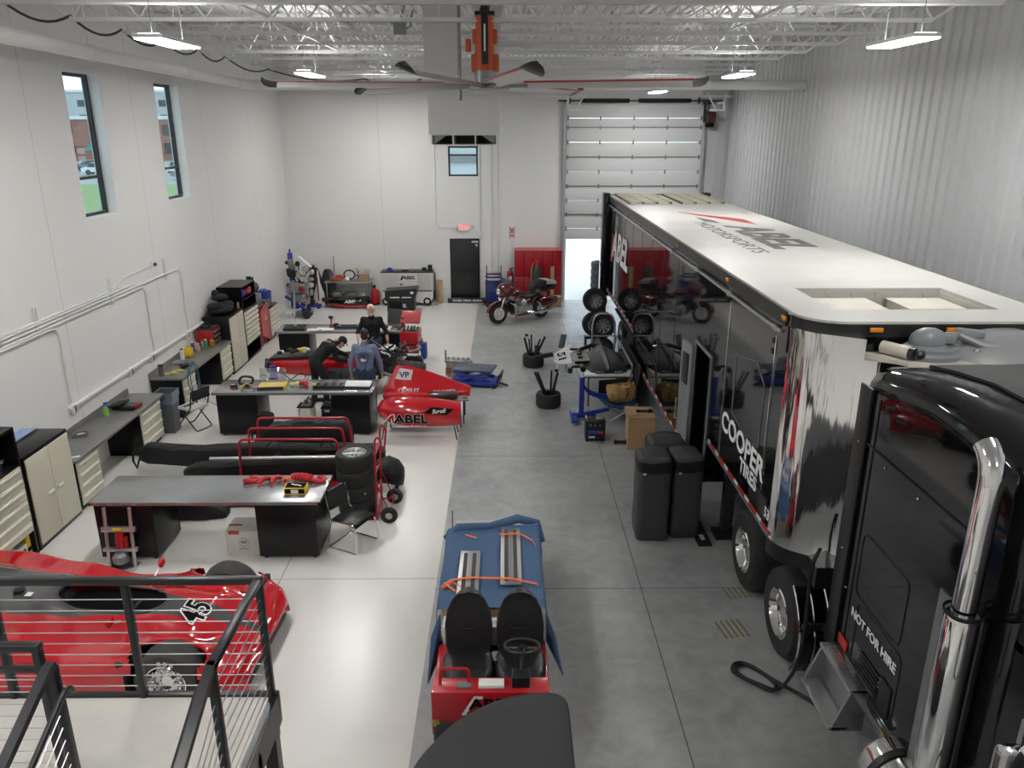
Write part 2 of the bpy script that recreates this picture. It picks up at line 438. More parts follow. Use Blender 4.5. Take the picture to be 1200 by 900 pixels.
# ---------------------------------------------------------------- open-web joists
mk('joist_white', (.76, .76, .755), .5)
ORD = ['first', 'second', 'third', 'fourth', 'fifth', 'sixth', 'seventh', 'eighth', 'ninth', 'tenth']
ZB = 7.12
def joist(y, i, xe):
    t = thing('roof_joist', 'white open-web steel roof joist, %s from the top edge of the photo' % ORD[i], 'roof joist', (0, y, ZB), group='open-web roof joists')
    b = MB(); b.box(XL + .02, XR - .05, -.05, .05, .66, .71); b.build('top_chord', M['joist_white'], t)
    b = MB()
    for s in (-1, 1): b.box(-xe, xe, min(s * .015, s * .06), max(s * .015, s * .06), 0, .012); b.box(-xe, xe, min(s * .015, s * .022), max(s * .015, s * .022), 0, .055)
    b.build('bottom_chord', M['joist_white'], t)
    b = MB(); n = 13; st = 2 * xe / n
    for k in range(n):
        x = -xe + k * st
        b.tube([(x, 0, .03), (x + st / 2, 0, .68), (x + st, 0, .03)], .017, 5)
        b.cyl((x + st / 2, 0, .68), (x + st / 2 + .015, 0, .03), .012, n=5)
    b.tube([(-xe, 0, .03), (XL + .25, 0, .68)], .02, 5); b.tube([(xe, 0, .03), (XR - .25, 0, .68)], .02, 5)
    b.build('web', M['joist_white'], t)
    for dx in (.02, .16): b = MB(); b.tube([(-xe + dx, 0, .05), (-xe + dx, 0, .16)], .016, 6); b.build('stub', M['joist_white'], t)
for i in range(10): joist(10.35 + 1.62 * i, i, 6.05)
b = MB(); b.box(-3.35, -3.31, 9.5, 26.3, 7.72, 7.76)
b.box(-3.35, -3.31, 9.5, 26.3, 7.16, 7.19)
for i in range(9): b.tube([(-3.33, 10.35 + 1.62 * i, 7.18), (-3.33, 10.35 + 1.62 * (i + 1), 7.74)], .014, 5); b.tube([(-3.33, 10.35 + 1.62 * i, 7.74), (-3.33, 10.35 + 1.62 * (i + 1), 7.18)], .014, 5)
br = solo('joist_bridging', b, M['joist_white'], 'white cross bracing running between the roof joists on the window side', 'bracing')
br2 = dup(br, (6.9, 0, 0), 0, 'white cross bracing running between the roof joists above the trailer side')
# ---------------------------------------------------------------- white pipe along the windows, then across
ppts = fillet([(-6.2, 6.5, 6.84), (-6.2, 20.0, 6.68), (7.28, 20.0, 6.68)], .35, 6)
b = MB(); b.tube(ppts, .105, 14)
for yy in (9, 12.6, 16.2): b.cyl((-6.2, yy - .05, 6.81 - .0117 * (yy - 9)), (-6.2, yy + .05, 6.81 - .0117 * (yy - 9)), .12, n=14)
b.tube(fillet([(-6.2, 19.2, 6.69), (-6.2, 20.0, 6.68), (-5.4, 20.0, 6.68)], .35, 6), .12, 14)
for x in (-3, .5, 4): b.tube([(x, 20, 6.75), (x, 20, 7.7)], .012, 5)
b.tube([(-6.2, 12.6, 6.9), (-6.2, 12.6, 7.7)], .012, 5); b.tube([(-6.2, 16.2, 6.9), (-6.2, 16.2, 7.7)], .012, 5)
solo('main_pipe', b, M['white_paint'], 'large white pipe along the windowed wall turning across the hall under the joists', 'pipe')
# draped cable
b = MB(); pts = []
stops = [(-6.35, 8.9, 7.2), (-6.12, 10.4, 7.2), (-6.1, 12.0, 7.2), (-6.12, 13.6, 7.2), (-6.12, 15.2, 7.2), (-6.12, 16.85, 7.2), (-6.15, 18.5, 7.2), (-6.15, 21.7, 7.15), (-4.2, 24.9, 7.1), (-2.5, 25, 7.1)]
for i in range(len(stops) - 1):
    p, q = V(stops[i]), V(stops[i + 1])
    for j in range(8):
        u = j / 8; w = p.lerp(q, u); w.z -= .16 * 4 * u * (1 - u); pts.append(w)
pts.append(V(stops[-1]))
b.tube(pts, .018, 6); solo('draped_cable', b, M['cable_black'], 'black cable sagging from joist end to joist end above the windows', 'cable')
# ---------------------------------------------------------------- high bay lights
m_ceiling_fill = mat('added_ceiling_fill', (1, 1, 1), .5, emit=(1, .985, .96), es=LED * .24)  # upward glow added to brighten the ceiling and joists
m_led = mat('led_lens', (1, 1, 1), .5, emit=(1, .985, .96), es=LED)
LG = [(-4.05, 10.2), (4.75, 10.05), (-3.75, 16.1), (4.55, 16.2), (-3.6, 23.4), (4.35, 23.5)]
LN = ['brightest near the tall window, over the white floor', 'over the cab end of the black trailer', 'second in its row over the white floor', 'second in its row, above the trailer roof', 'far one over the white floor near the back wall', 'far one beside the overhead door']
def bay_light(x, y, label):
    t = thing('high_bay_light', label, 'light', (x, y, 6.66), group='hanging high bay lights')
    b = MB(); b.box(-.17, .17, -.6, .6, .012, .06, .012); b.build('housing', M['white_plastic'], t)
    b = MB(); b.box(-.155, .155, -.585, .585, 0, .016, .004); b.build('lens', m_led, t)
    b = MB(); b.box(-.12, .12, -.55, .55, .058, .066, .003); b.build('added_fill_panel', m_ceiling_fill, t)  # invented glowing panel on top of the housing, fill for the roof
    for s in (-.45, .45): b = MB(); b.tube([(0, s, .06), (0, s, 1.1)], .006, 4); b.build('hanger', M['grey_metal'], t)
    return t
for (x, y), n in zip(LG, LN): lt = bay_light(x, y, 'white LED high bay light, ' + n)
for x, y in ((-4.05, 4.2), (4.6, 4.2), (-4.05, -1.8), (4.6, -1.8)): bay_light(x, y, 'white LED high bay light hanging over the viewer end of the hall')
# ---------------------------------------------------------------- semi trailer
def W(t):
    b = MB(); t_m = Matrix.Translation(t.location) @ Euler(t.rotation_euler).to_matrix().to_4x4(); b.T = t_m.inverted(); return b
TX0, TX1, TYF, TYR = 2.9, 5.5, 7.22, 22.0
mk('trailer_black', (.005, .005, .006), .04, spec=.42, bump=(1.2, .05), bscale=(1, 1, .35))
mk('roof_white', (.54, .54, .515), .42, noise=(1.3, .5, (.45, .43, .39)))
mk('deck_cream', (.66, .63, .55), .5, noise=(4, .5, (.5, .46, .38)))
mk('chrome_wavy', (.80, .80, .80), .06, 1., bump=(4, .5), bscale=(1, 1, .06))
mk('interior_grey', (.22, .23, .24), .4)
tr = thing('semi_trailer', 'long glossy black race transport trailer with white roof along the ribbed wall', 'trailer', (4.2, 14, 0))
b = W(tr)
sec = [(7.6, 1.44), (10.3, 1.44), (10.36, .75), (16.95, .75), (17.02, 1.32), (TYR, 1.32), (TYR, 3.5), (7.6, 3.5)]
b.prism(sec, 3.9, TX1, 'X')
DY0, DY1, DZ0, DZ1 = 10.42, 11.3, .80, 2.62
b.prism([(7.6, 1.44), (10.3, 1.44), (10.36, .75), (DY0, .75), (DY0, 3.5), (7.6, 3.5)], TX0, 3.9, 'X')
b.prism([(DY1, .75), (16.95, .75), (17.02, 1.32), (TYR, 1.32), (TYR, 3.5), (DY1, 3.5)], TX0, 3.9, 'X')
b.box(TX0, 3.9, DY0, DY1, DZ1, 3.5); b.box(TX0, 3.9, DY0, DY1, .75, DZ0)
WX0, WX1, WY0, WY1 = 3.36, 5.06, 7.74, 8.86      # well in the roof
def roundc(x0, y0, x1, r, y1):                   # plan of the front strip with rounded corners
    return [(x0, y1)] + [(x0 + r - r * math.cos(R(a)), y0 + r - r * math.sin(R(a))) for a in range(0, 91, 15)] + [(x1 - r + r * math.sin(R(a)), y0 + r - r * math.cos(R(a))) for a in range(0, 91, 15)] + [(x1, y1)]
front = roundc(TX0, TYF, TX1, .42, WY0)
def upper(bb, z0, z1):
    bb.prism(front, z0, z1); bb.box(TX0, WX0, WY0, WY1, z0, z1); bb.box(WX1, TX1, WY0, WY1, z0, z1); bb.box(TX0, TX1, WY1, TYR, z0, z1)
upper(b, 3.5, 3.885)
b.build('body', M['trailer_black'], tr)
b = W(tr); upper(b, 3.89, 3.935); b.build('roof_skin', M['roof_white'], tr, label='off-white roof skin')
b = W(tr)
b.box(TX0 - .015, TX0, 7.75, TYR, 3.76, 3.91); b.build('top_rail', M['black_satin'], tr)
b = W(tr); b.box(TX0 - .028, TX0 - .002, 7.85, TYR - .1, 3.66, 3.70)
for y in (8.0, 9.8, 11.6, 13.4, 15.2, 17, 18.8, 20.6): b.box(TX0 - .045, TX0, y - .06, y + .06, 3.65, 3.72, .008)
b.build('awning_rail', M['alu'], tr, label='silver awning rail')
b = W(tr); b.box(WX0, WX1, WY0, WY1, 3.50, 3.505); b.box(WX0, WX0 + .008, WY0, WY1, 3.5, 3.89); b.box(WX1 - .008, WX1, WY0, WY1, 3.5, 3.89); b.box(WX0, WX1, WY1 - .008, WY1, 3.5, 3.89); b.box(WX0, WX1, WY0, WY0 + .008, 3.5, 3.89) 
for k in range(6): b.box(WX0 + .28 * k + .1, WX0 + .28 * k + .13, WY1 - .03, WY1, 3.5, 3.88)
b.build('roof_well', M['cardboard_white'], tr)
# chrome nose
b = W(tr)
nose = [(TX0 - .005, 7.62)] + [(TX0 - .005 + .42 - .42 * math.cos(R(a)), TYF + .40 - .42 * math.sin(R(a))) for a in range(0, 61, 10)] + [(3.74, 6.86), (4.95, 6.86), (5.2, 7.2), (5.5, 7.5), (5.5, 7.62)]
b.prism(nose, 1.40, 3.60); b.build('chrome_nose', M['chrome_wavy'], tr, label='mirror-polished curved nose', ang=25)
b = W(tr); b.prism([(x, y) for x, y in nose[:8]] + [(3.42, 7.06), (3.44, 7.3), (3.5, 7.62)], 3.60, 3.80); b.build('corner_trim', M['chrome_wavy'], tr, ang=25)
b = W(tr); b.prism([(3.40, 7.24), (3.44, 7.17), (3.73, 6.83), (4.98, 6.83), (5.22, 7.18), (5.22, 7.24)], 3.60, 3.635); b.build('nose_deck', M['deck_cream'], tr, label='cream shelf over the nose')
b = W(tr); b.prism([(3.70, 6.86), (3.72, 6.80), (5.0, 6.80), (5.02, 6.86)], 3.48, 3.60); b.build('nose_lip', M['black_satin'], tr)
b = W(tr); b.prism([(TX0 - .012, 7.6)] + [(TX0 - .012 + .44 - .44 * math.cos(R(a)), TYF - .012 + .44 - .44 * math.sin(R(a))) for a in range(0, 91, 15)] + [(5.2, TYF - .012), (5.2, TYF + .1), (3.4, TYF + .1), (3.1, 7.6)], 3.785, 3.91)
b.build('front_band', M['black_satin'], tr)
b = W(tr); b.prism([(x, y) for x, y in nose[:8]] + [(3.6, 6.98), (3.6, 7.62)], 1.22, 1.40); b.box(3.2, 5.2, 6.95, 7.7, 1.15, 1.4); b.build('nose_base', M['black_satin'], tr)
for p in [(2.875, 7.78, 3.84), (2.875, 9.9, 3.84), (2.875, 13.0, 3.84), (3.56, 7.19, 3.86), (4.3, 7.19, 3.86)]:
    b = W(tr)
    if p[1] > 7.3: b.cbox(p, (.03, .13, .05), b=.01)
    else: b.cbox(p, (.13, .03, .045), b=.01)
    b.build('marker_light', M['amber'], tr, label='amber marker light')
# reflective strips
mk('strip_red', (.50, .03, .02), .25); mk('strip_white', (.75, .75, .75), .25); mk('strip_yellow', (.75, .55, .10), .25)
for y0, y1, z in ((7.55, 10.25, 1.46), (10.45, 16.9, .79), (17.1, TYR, 1.36)):
    b = W(tr); y = y0; k = 0
    while y < y1:
        b.mi = k % 2; e = min(y + (.30 if k % 2 == 0 else .16), y1); b.box(TX0 - .006, TX0, y, e, z - .022, z + .022); y = e; k += 1
    b.build('reflective_strip', [M['strip_red'], M['strip_white']], tr, label='red and white reflective strip', ang=0)
b = W(tr); b.box(TX0 - .012, TX0 + .05, 7.6, 10.3, 1.40, 1.43); b.box(TX0 - .012, TX0 + .05, 17.05, TYR, 1.28, 1.32); b.box(TX0 - .012, TX0 + .05, 10.4, 16.95, .72, .75); b.build('bottom_rail', M['grey_metal'], tr)
for y in (7.98, 9.72):
    b = W(tr); b.box(TX0 - .012, TX0, y - .012, y + .012, 1.5, 3.6); b.build('vertical_trim', M['chrome'], tr)
for y in (12.9, 14.1, 15.3, 16.5, 17.7, 18.9, 20.1, 21.3): b = W(tr); b.box(TX0 - .004, TX0, y - .006, y + .006, 1.35, 3.62); b.build('panel_seam', M['black_satin'], tr)
b = W(tr); b.tube([(TX0 - .004, y, z) for y, z in ((9.3, 2.25), (9.3, 3.0), (8.5, 3.15), (8.2, 2.95), (8.2, 2.2), (8.6, 2.15), (9.3, 2.25))], .007, 5); b.build('hatch_outline', M['grey_metal'], tr)
b = W(tr); b.box(TX0 - .014, TX0, 7.72, 8.35, 1.53, 1.78, .006); b.build('side_vent', M['black_satin'], tr)
for z in (3.38, 3.50):
    b = W(tr); b.box(TX0 - .02, TX0, 8.02, 8.09, z, z + .06, .006); b.build('lock', M['black_satin'], tr)
# writing on the side (read from the rear towards the cab)
def side(txt, size, y, z, m, x=TX0 - .015, par=tr, **k):
    mtx = Matrix(((0, 0, -1, x), (-1, 0, 0, y), (0, 1, 0, z), (0, 0, 0, 1)))
    t_m = Matrix.Translation(par.location) @ Euler(par.rotation_euler).to_matrix().to_4x4()
    return text(txt, size, m, par, None, matrix=t_m.inverted() @ mtx, **k)
side('COOPER', .37, 8.78, 2.02, M['white_letter'], bold=.028, sx=1.18, name='lettering', label='large white slanted side lettering')
side('TIRES', .24, 8.42, 1.77, M['white_letter'], bold=.026, sx=1.15, label='smaller white side lettering')
side('53', .17, 7.67, 1.64, M['white_letter'], bold=.02, label='white trailer number')
side('ABEL', 1.0, 19.6, 2.75, M['white_letter'], bold=.03, sx=1.2, shear=.25, label='white lettering')
b = W(tr); b.prism([(21.3, 2.25), (20.95, 2.25), (20.7, 3.0), (20.95, 3.0)], TX0 - .006, TX0, 'X'); b.build('logo_stroke', M['red_letter'], tr)
# writing on the roof (reads along the length, letter tops towards the right wall)
mk('roof_grey_letter', (.09, .085, .08), .5); mk('roof_red_letter', (.42, .03, .03), .45)
def roof_text(txt, size, x, y, m, **k):
    mtx = Matrix(((0, 1, 0, x), (-1, 0, 0, y), (0, 0, 1, 3.938), (0, 0, 0, 1)))
    return text(txt, size, m, tr, None, matrix=Matrix.Translation(tr.location).inverted() @ mtx, ext=.001, **k)
roof_text('ABEL', 1.0, 4.48, 13.4, M['roof_grey_letter'], bold=.035, sx=1.32, shear=.2, label='large grey roof lettering')
roof_text('MOTORSPORTS', .36, 3.82, 13.5, M['roof_grey_letter'], bold=.0, sx=1.55, label='thin grey roof lettering')
b = W(tr); b.raw([(3.78, 17.4, 3.938), (3.86, 17.4, 3.938), (4.86, 16.0, 3.938), (4.86, 15.1, 3.938), (4.66, 15.5, 3.938)], [(0, 1, 2, 3, 4)]); b.build('roof_logo_stroke', M['roof_red_letter'], tr, recalc=False)
b = W(tr); b.raw([(3.96, 16.5, 3.9385), (3.96, 15.6, 3.9385), (4.2, 15.3, 3.9385), (4.2, 15.75, 3.9385)], [(0, 1, 2, 3)]); b.build('roof_logo_stroke', M['roof_grey_letter'], tr, recalc=False)
# doorway and open door
b = W(tr); b.box(TX0 - .02, TX0 + .02, DY0 - .04, DY0, DZ0, DZ1 + .04); b.box(TX0 - .02, TX0 + .02, DY1, DY1 + .05, DZ0, DZ1 + .04); b.box(TX0 - .02, TX0 + .02, DY0, DY1, DZ1, DZ1 + .04)
b.build('door_frame', M['interior_grey'], tr)
b = W(tr); b.box(3.84, 3.89, DY0 + .05, DY1 - .05, .85, 2.5); b.box(3.1, 3.85, DY1 - .02, DY1 - .005, .8, 2.6); b.build('interior_panel', M['black_satin'], tr)
b = W(tr); o = b.T; b.T = o @ Matrix.Translation((TX0 - .02, DY1 + .02, 0)) @ Matrix.Rotation(R(8), 4, 'Z'); b.box(-.045, 0, 0, .44, .80, 2.56, .006)
dr = b.build('side_door', [M['interior_grey']], tr, label='grey inner side of the open side door')
b = W(tr); b.T = o @ Matrix.Translation((TX0 - .02, DY1 + .02, 0)) @ Matrix.Rotation(R(8), 4, 'Z')
b.box(-.06, -.045, .1, .34, 1.9, 2.4, .004); b.build('door_window', M['black_satin'], dr)
b = W(tr); b.T = o @ Matrix.Translation((TX0 - .02, DY1 + .02, 0)) @ Matrix.Rotation(R(8), 4, 'Z')
b.tube([(-.05, .38, 1.25), (-.1, .38, 1.25), (-.1, .38, 1.6), (-.05, .38, 1.6)], .012, 6); b.build('grab_handle', M['chrome'], dr)
# rear lift frame
b = W(tr); b.box(2.72, 2.9, 21.9, 22.35, .55, 4.0, .02); b.box(5.5, 5.68, 21.9, 22.35, .55, 4.0, .02); b.box(2.9, 5.5, 22.02, 22.3, 1.1, 3.95, .02); b.build('lift_gate', M['black_gloss'], tr)
b = W(tr); b.cyl((2.70, 22.1, 2.0), (2.73, 22.1, 2.0), .045, n=12); b.build('gate_lamp', M['chrome'], tr)
# rear axle wheels
def wheel_parts(par, c, r, w, side=-1, wname='wheel', hub=True, rim=.56):
    """tyre + bright dished rim facing -X (side=-1)"""
    x, y, z = c; b = W(par); q = w * side * -1
    pr = [(r * rim, 0), (r * .90, 0), (r * .965, w * .06), (r, w * .2), (r, w * .8), (r * .965, w * .94), (r * .9, w), (r * rim, w)]
    b.lathe([(a, h if side < 0 else -h) for a, h in pr], c, 'X', 36)
    ty = b.build(wname, M['rubber'], par)
    b = W(par); sg = 1 if side < 0 else -1
    pr = [(r * rim, .0), (r * rim * .95, -.01), (r * rim * .88, .03), (r * rim * .82, .10), (r * .36, .115), (r * .30, .10), (r * .28, .05), (.03, .04), (.001, .04)]
    b.lathe([(a, h * sg) for a, h in pr], c, 'X', 32)
    for k in range(10):
        t = 2 * PI * k / 10; p = V((x, y + r * .40 * math.cos(t), z + r * .40 * math.sin(t))); b.cyl(p + V((.115 * sg, 0, 0)), p + V((.075 * sg, 0, 0)), .017, n=6)
    b.build('rim', M['chrome'], ty, label='polished rim')
for y in (18.2, 19.5):
    wheel_parts(tr, (2.98, y, .5), .5, .55)
    wheel_parts(tr, (5.42, y, .5), .5, .55, side=1)
b = W(tr); b.box(3.6, 4.8, 17.2, 21.8, .8, 1.32); b.box(2.95, 3.5, 17.35, 20.4, 1.05, 1.1); b.build('chassis', M['black_matte'], tr)
b = W(tr); b.box(3.15, 3.30, 10.05, 10.2, .1, 1.44); b.box(3.05, 3.4, 9.98, 10.27, 0, .06); b.box(5.1, 5.25, 10.05, 10.2, .1, 1.44); b.box(5.0, 5.35, 9.98, 10.27, 0, .06); b.box(3.15, 5.25, 10.08, 10.17, .7, .85); b.build('landing_gear', M['black_matte'], tr)
b = W(tr); b.box(3.12, 3.3, 9.55, 9.75, 1.1, 1.4, .02); b.cyl((3.0, 9.65, 1.2), (3.1, 9.65, 1.2), .05); b.build('air_coupling', M['black_metal'], tr)
# roof hatches at the rear
mk('hatch_cream', (.56, .53, .42), .55); mk('hatch_brown', (.17, .15, .11), .6)
for x0, nm in ((3.02, 'slatted cream roof rack lying nearest the trailer left edge'), (4.30, 'slatted cream roof rack lying nearest the ribbed wall')):
    t = thing('roof_rack', nm + ', on the roof rear', 'roof rack', (x0 + .53, 20.6, 3.937), group='roof racks on the trailer')
    b = MB()
    for k in range(4): b.box(-.53 + .34 * k, -.49 + .34 * k, -1.3, 1.3, 0, .05)
    b.build('frame', M['hatch_brown'], t)
    b = MB()
    for k in range(7): b.box(-.53, .53, -1.3 + .41 * k, -1.16 + .41 * k, .05, .065)
    b.build('slats', M['hatch_cream'], t)
    b = MB(); b.box(-.5, .5, -1.28, 1.28, 0, .012); b.build('base_panel', M['hatch_cream'], t)
# air conditioners in the roof well
for k, (x0, x1, y0, y1, z1, lb) in enumerate([(3.44, 4.16, 8.2, 8.8, 3.83, 'cream air conditioner box in the roof well, at its left end with dark grille'), (4.42, 5.02, 8.25, 8.8, 3.83, 'cream air conditioner box in the roof well, nearest the ribbed wall'), (4.02, 4.66, 7.8, 8.14, 3.80, 'low cream air conditioner box in the roof well, nearest the cab')]):
    t = thing('air_conditioner', lb, 'air conditioner', ((x0 + x1) / 2, (y0 + y1) / 2, 3.506), group='air conditioners in the trailer roof')
    w_, d_, h_ = (x1 - x0) / 2, (y1 - y0) / 2, z1 - 3.506
    b = MB(); b.box(-w_, w_, -d_, d_, 0, h_ - .02, .01); b.build('case', M['deck_cream'], t)
    b = MB(); b.box(-w_ - .015, w_ + .015, -d_ - .015, d_ + .015, h_ - .02, h_, .005); b.build('lid', M['deck_cream'], t)
    b = MB(); b.box(-.02, w_ - .16, -d_ - .01, -d_, .04, h_ - .06)
    for i in range(5): b.box(-.02, w_ - .16, -d_ - .014, -d_ - .01, .05 + i * .04, .065 + i * .04)
    b.build('grille', M['black_satin'], t)
# dish and canister on the nose shelf
t = thing('satellite_dish', 'grey motorised satellite dish folded down on the cream trailer nose shelf', 'satellite dish', (4.02, 7.04, 3.636)); t.scale = (1.35, 1.0, 1.35)
b = MB(); b.lathe([(.215, 0), (.215, .03), (.19, .05), (.19, .075), (.165, .09), (.001, .09)], n=32); b.build('turntable', M['cast_grey'], t)
b = MB(); b.ell((-.02, .01, .12), (.13, .11, .09), 16); b.box(-.08, .16, -.06, .06, .10, .17, .02); b.box(.08, .36, -.035, .01, .14, .18, .01); b.cbox((.27, .02, .17), (.2, .1, .05), (0, 8, 10), .02); b.build('drive_head', M['cast_grey'], t)
b = MB()
pr = [(.001, -.0), (.15, .012), (.28, .045), (.36, .08), (.365, .083), (.28, .055), (.15, .022), (.001, .012)]
b.T = Matrix.Translation((.47, -.0, .10)) @ Matrix.Rotation(R(14), 4, 'X') @ Matrix.Rotation(R(-6), 4, 'Y') @ Matrix.Diagonal((1, .82, -1, 1)) 
b.lathe(pr, (0, 0, -.06), n=40); b.build('reflector', M['dish_grey'], t)
b = MB(); b.tube([(.18, -.03, .16), (.32, -.09, .10), (.42, -.12, .09)], .028, 8); b.tube([(.2, .03, .14), (.34, -.05, .08)], .02, 8); b.ell((.28, -.12, .06), .03, 10); b.build('feed_arm', M['grey_metal'], t)
t = thing('canister', 'cream cylindrical canister with black end lying on the trailer nose shelf', 'canister', (3.72, 7.04, 3.7))
b = MB(); b.T = Matrix.Rotation(R(-58), 4, 'Z'); b.cyl((-.16, 0, 0), (.12, 0, 0), .062, n=20); b.build('body', M['deck_cream'], t)
b = MB(); b.T = Matrix.Rotation(R(-58), 4, 'Z'); b.cyl((.12, 0, 0), (.17, 0, 0), .058, n=20); b.ell((.2, .02, 0), (.05, .06, .05), 10); b.build('end_valve', M['black_metal'], t)

# ---------------------------------------------------------------- tractor unit
tk = thing('truck_tractor', 'glossy black sleeper cab truck coupled to the trailer, at the picture edge', 'truck', (4.4, 5.0, 0))
KX0, KX1 = 3.2, 5.6
def ring(y, zt, r, zb=.86, inset=0.):
    x0, x1 = KX0 + inset, KX1 - inset; P = [(x0, zb)]
    for k in range(6): P.append((x0, zb + (zt - r - zb) * (k + 1) / 7))
    P += [(x0 + r - r * math.cos(R(a)), zt - r + r * math.sin(R(a))) for a in range(0, 91, 10)]
    P += [(x1 - r + r * math.sin(R(a)), zt - r + r * math.cos(R(a))) for a in range(0, 91, 10)]
    P.append((x1, zb)); return [V((x, y, z)) for x, z in P]
b = W(tk)
prof = [(6.5, 3.68, .16, .04), (6.47, 3.71, .2, .015), (6.3, 3.75, .22, 0), (5.9, 3.82, .24, 0), (5.4, 3.88, .26, 0), (4.9, 3.88, .28, 0), (4.5, 3.80, .30, 0), (4.2, 3.68, .32, 0), (3.9, 3.50, .32, 0), (3.55, 3.25, .3, 0), (3.2, 2.95, .28, .0), (2.9, 2.62, .25, .03), (2.6, 2.25, .25, .06), (2.3, 2.12, .25, .10), (1.2, 1.95, .25, .22), (.6, 1.85, .3, .3), (.4, 1.5, .3, .4)]
b.loft([ring(y, z, r, inset=i) for y, z, r, i in prof]); b.build('cab_body', mat('cab_black', (.006, .006, .007), .05, spec=.42, bump=(1.1, .03)), tk, ang=50)
b = W(tk); b.loft([[V((3.62, y, z + .006)), V((3.62, y, z + .03)), V((5.18, y, z + .03)), V((5.18, y, z + .006))] for y, z, r, i in prof[2:8]]); b.build('roof_fairing', M['black_satin'], tk)
b = W(tk); b.box(3.17, 3.2, 6.32, 6.54, .86, 3.55, .01); b.build('side_extender', M['black_satin'], tk)
b = W(tk)
for y in (6.20,): b.box(3.192, 3.2, y - .008, y + .008, .9, 3.5)
b.box(3.190, 3.2, 4.5, 6.3, 3.045, 3.06)
b.tube(fillet([(3.198, y, z) for y, z in ((5.6, 2.28), (6.12, 2.28), (6.12, 1.66), (5.3, 1.66), (5.3, 2.28), (5.6, 2.28))], .1), .008, 5)
b.tube(fillet([(3.198, y, z) for y, z in ((5.9, 1.62), (6.02, 1.62), (6.02, .95), (5.22, .95), (5.22, 1.62), (5.9, 1.62))], .1), .006, 5)
b.build('panel_lines', M['black_matte'], tk)
b = W(tk); b.box(3.188, 3.2, 5.28, 5.46, .95, 1.27, .004); b.build('door_pull', M['black_matte'], tk)
b = W(tk)
for k in range(6): b.cbox((3.193, 5.68, 1.0 + .045 * k), (.012, .34, .02), (0, 25, 0))
b.build('louvres', M['black_metal'], tk)
side('NOT FOR HIRE', .125, 5.69, 1.47, M['white_letter'], x=3.19, par=tk, bold=.022, label='white NOT FOR HIRE lettering')
b = W(tk); b.box(3.185, 3.2, 6.1, 6.28, 1.02, 1.12, .003); b.build('decal', M['strip_red'], tk, label='red and white decal')
b = W(tk)
for y, z in ((6.42, 3.03), (6.42, 1.95), (6.3, 1.6), (5.95, 2.98), (5.4, 2.97)): b.ell((3.168 if y > 6.3 else 3.195, y, z), .012, 8)
b.build('bolts', M['chrome'], tk)
b = W(tk); b.box(3.165, 3.2, 3.4, 6.3, .80, .865, .004); b.build('chrome_sill', M['chrome'], tk, label='chrome sill')
for y in (5.85, 5.2, 4.75): 
    b = W(tk); b.cbox((3.155, y, .835), (.02, .1, .04), b=.006); b.build('marker_light', M['amber'], tk, label='amber marker light')
b = W(tk); b.box(3.7, 3.86, 1.2, 9.4, .62, .9); b.box(4.9, 5.06, 1.2, 9.4, .62, .9); b.box(3.7, 5.06, 6.6, 9.2, .9, .95); b.cyl((4.38, 8.3, .95), (4.38, 8.3, 1.14), .45, n=24); b.build('frame_rails', M['black_matte'], tk)
for y in (7.45, 8.82):
    wheel_parts(tk, (3.06, y, .52), .52, .60)
    wheel_parts(tk, (5.6, y, .52), .52, .60, side=1)
wheel_parts(tk, (3.3, 1.6, .52), .52, .3); wheel_parts(tk, (5.5, 1.6, .52), .52, .3, side=1)
# wheel cover between the drive wheel and the cab
b = W(tk); pts = [(7.45 + .60 * math.cos(R(a)), .52 + .60 * math.sin(R(a))) for a in range(120, 221, 10)]; pts2 = [(7.45 + .63 * math.cos(R(a)), .52 + .63 * math.sin(R(a))) for a in range(220, 119, -10)]
b.prism(pts + pts2, 3.06, 3.7, 'X'); b.build('fender', M['black_gloss'], tk)
for x in (3.06, 3.22, 3.38, 3.54):
    b = W(tk); b.tube([(x, 7.45 + .645 * math.cos(R(a)), .52 + .645 * math.sin(R(a))) for a in range(120, 221, 10)], .012, 6); b.build('fender_band', M['chrome'], tk, label='chrome fender band')
b = W(tk); b.cyl((3.12, 6.84, .78), (3.12, 6.78, .78), .05, n=14); b.cyl((3.32, 6.84, .78), (3.32, 6.78, .78), .05, n=14); b.box(3.1, 3.6, 6.8, 6.84, .74, .82); b.build('air_fittings', M['black_metal'], tk)
# steps
for y in (5.62, 6.27): b = W(tk); b.prism([(3.2, .98), (3.06, .98), (2.92, .58), (2.92, .54), (3.2, .54)], y, y + .03, 'Y'); b.build('step_end', M['steel'], tk)
for x0, x1, z in ((3.03, 3.2, .97), (2.89, 3.06, .57)):
    b = W(tk); b.box(x0, x1, 5.62, 6.3, z - .02, z + .02, .006)
    for i in range(10):
        for j in range(3): b.ell((x0 + .03 + .045 * j, 5.69 + .06 * i, z + .02), (.012, .012, .006), 6)
    b.build('step_tread', M['alu'], tk)
b = W(tk); b.box(3.1, 3.14, 5.65, 6.27, .58, .95); b.build('step_riser', M['grey_metal'], tk)
# fuel tank
b = W(tk); b.lathe([(.001, 0), (.25, 0), (.285, .02), (.30, .05), (.30, 1.95), (.285, 1.98), (.001, 2.0)], (3.24, 3.2, .62), 'Y', 36); ft = b.build('fuel_tank', M['chrome'], tk, label='polished cylindrical fuel tank')
for y in (4.95, 3.6):
    b = W(tk); b.lathe([(.303, 0), (.312, 0), (.312, .06), (.303, .06)], (3.24, y, .62), 'Y', 36); b.build('tank_strap', M['black_satin'], ft)
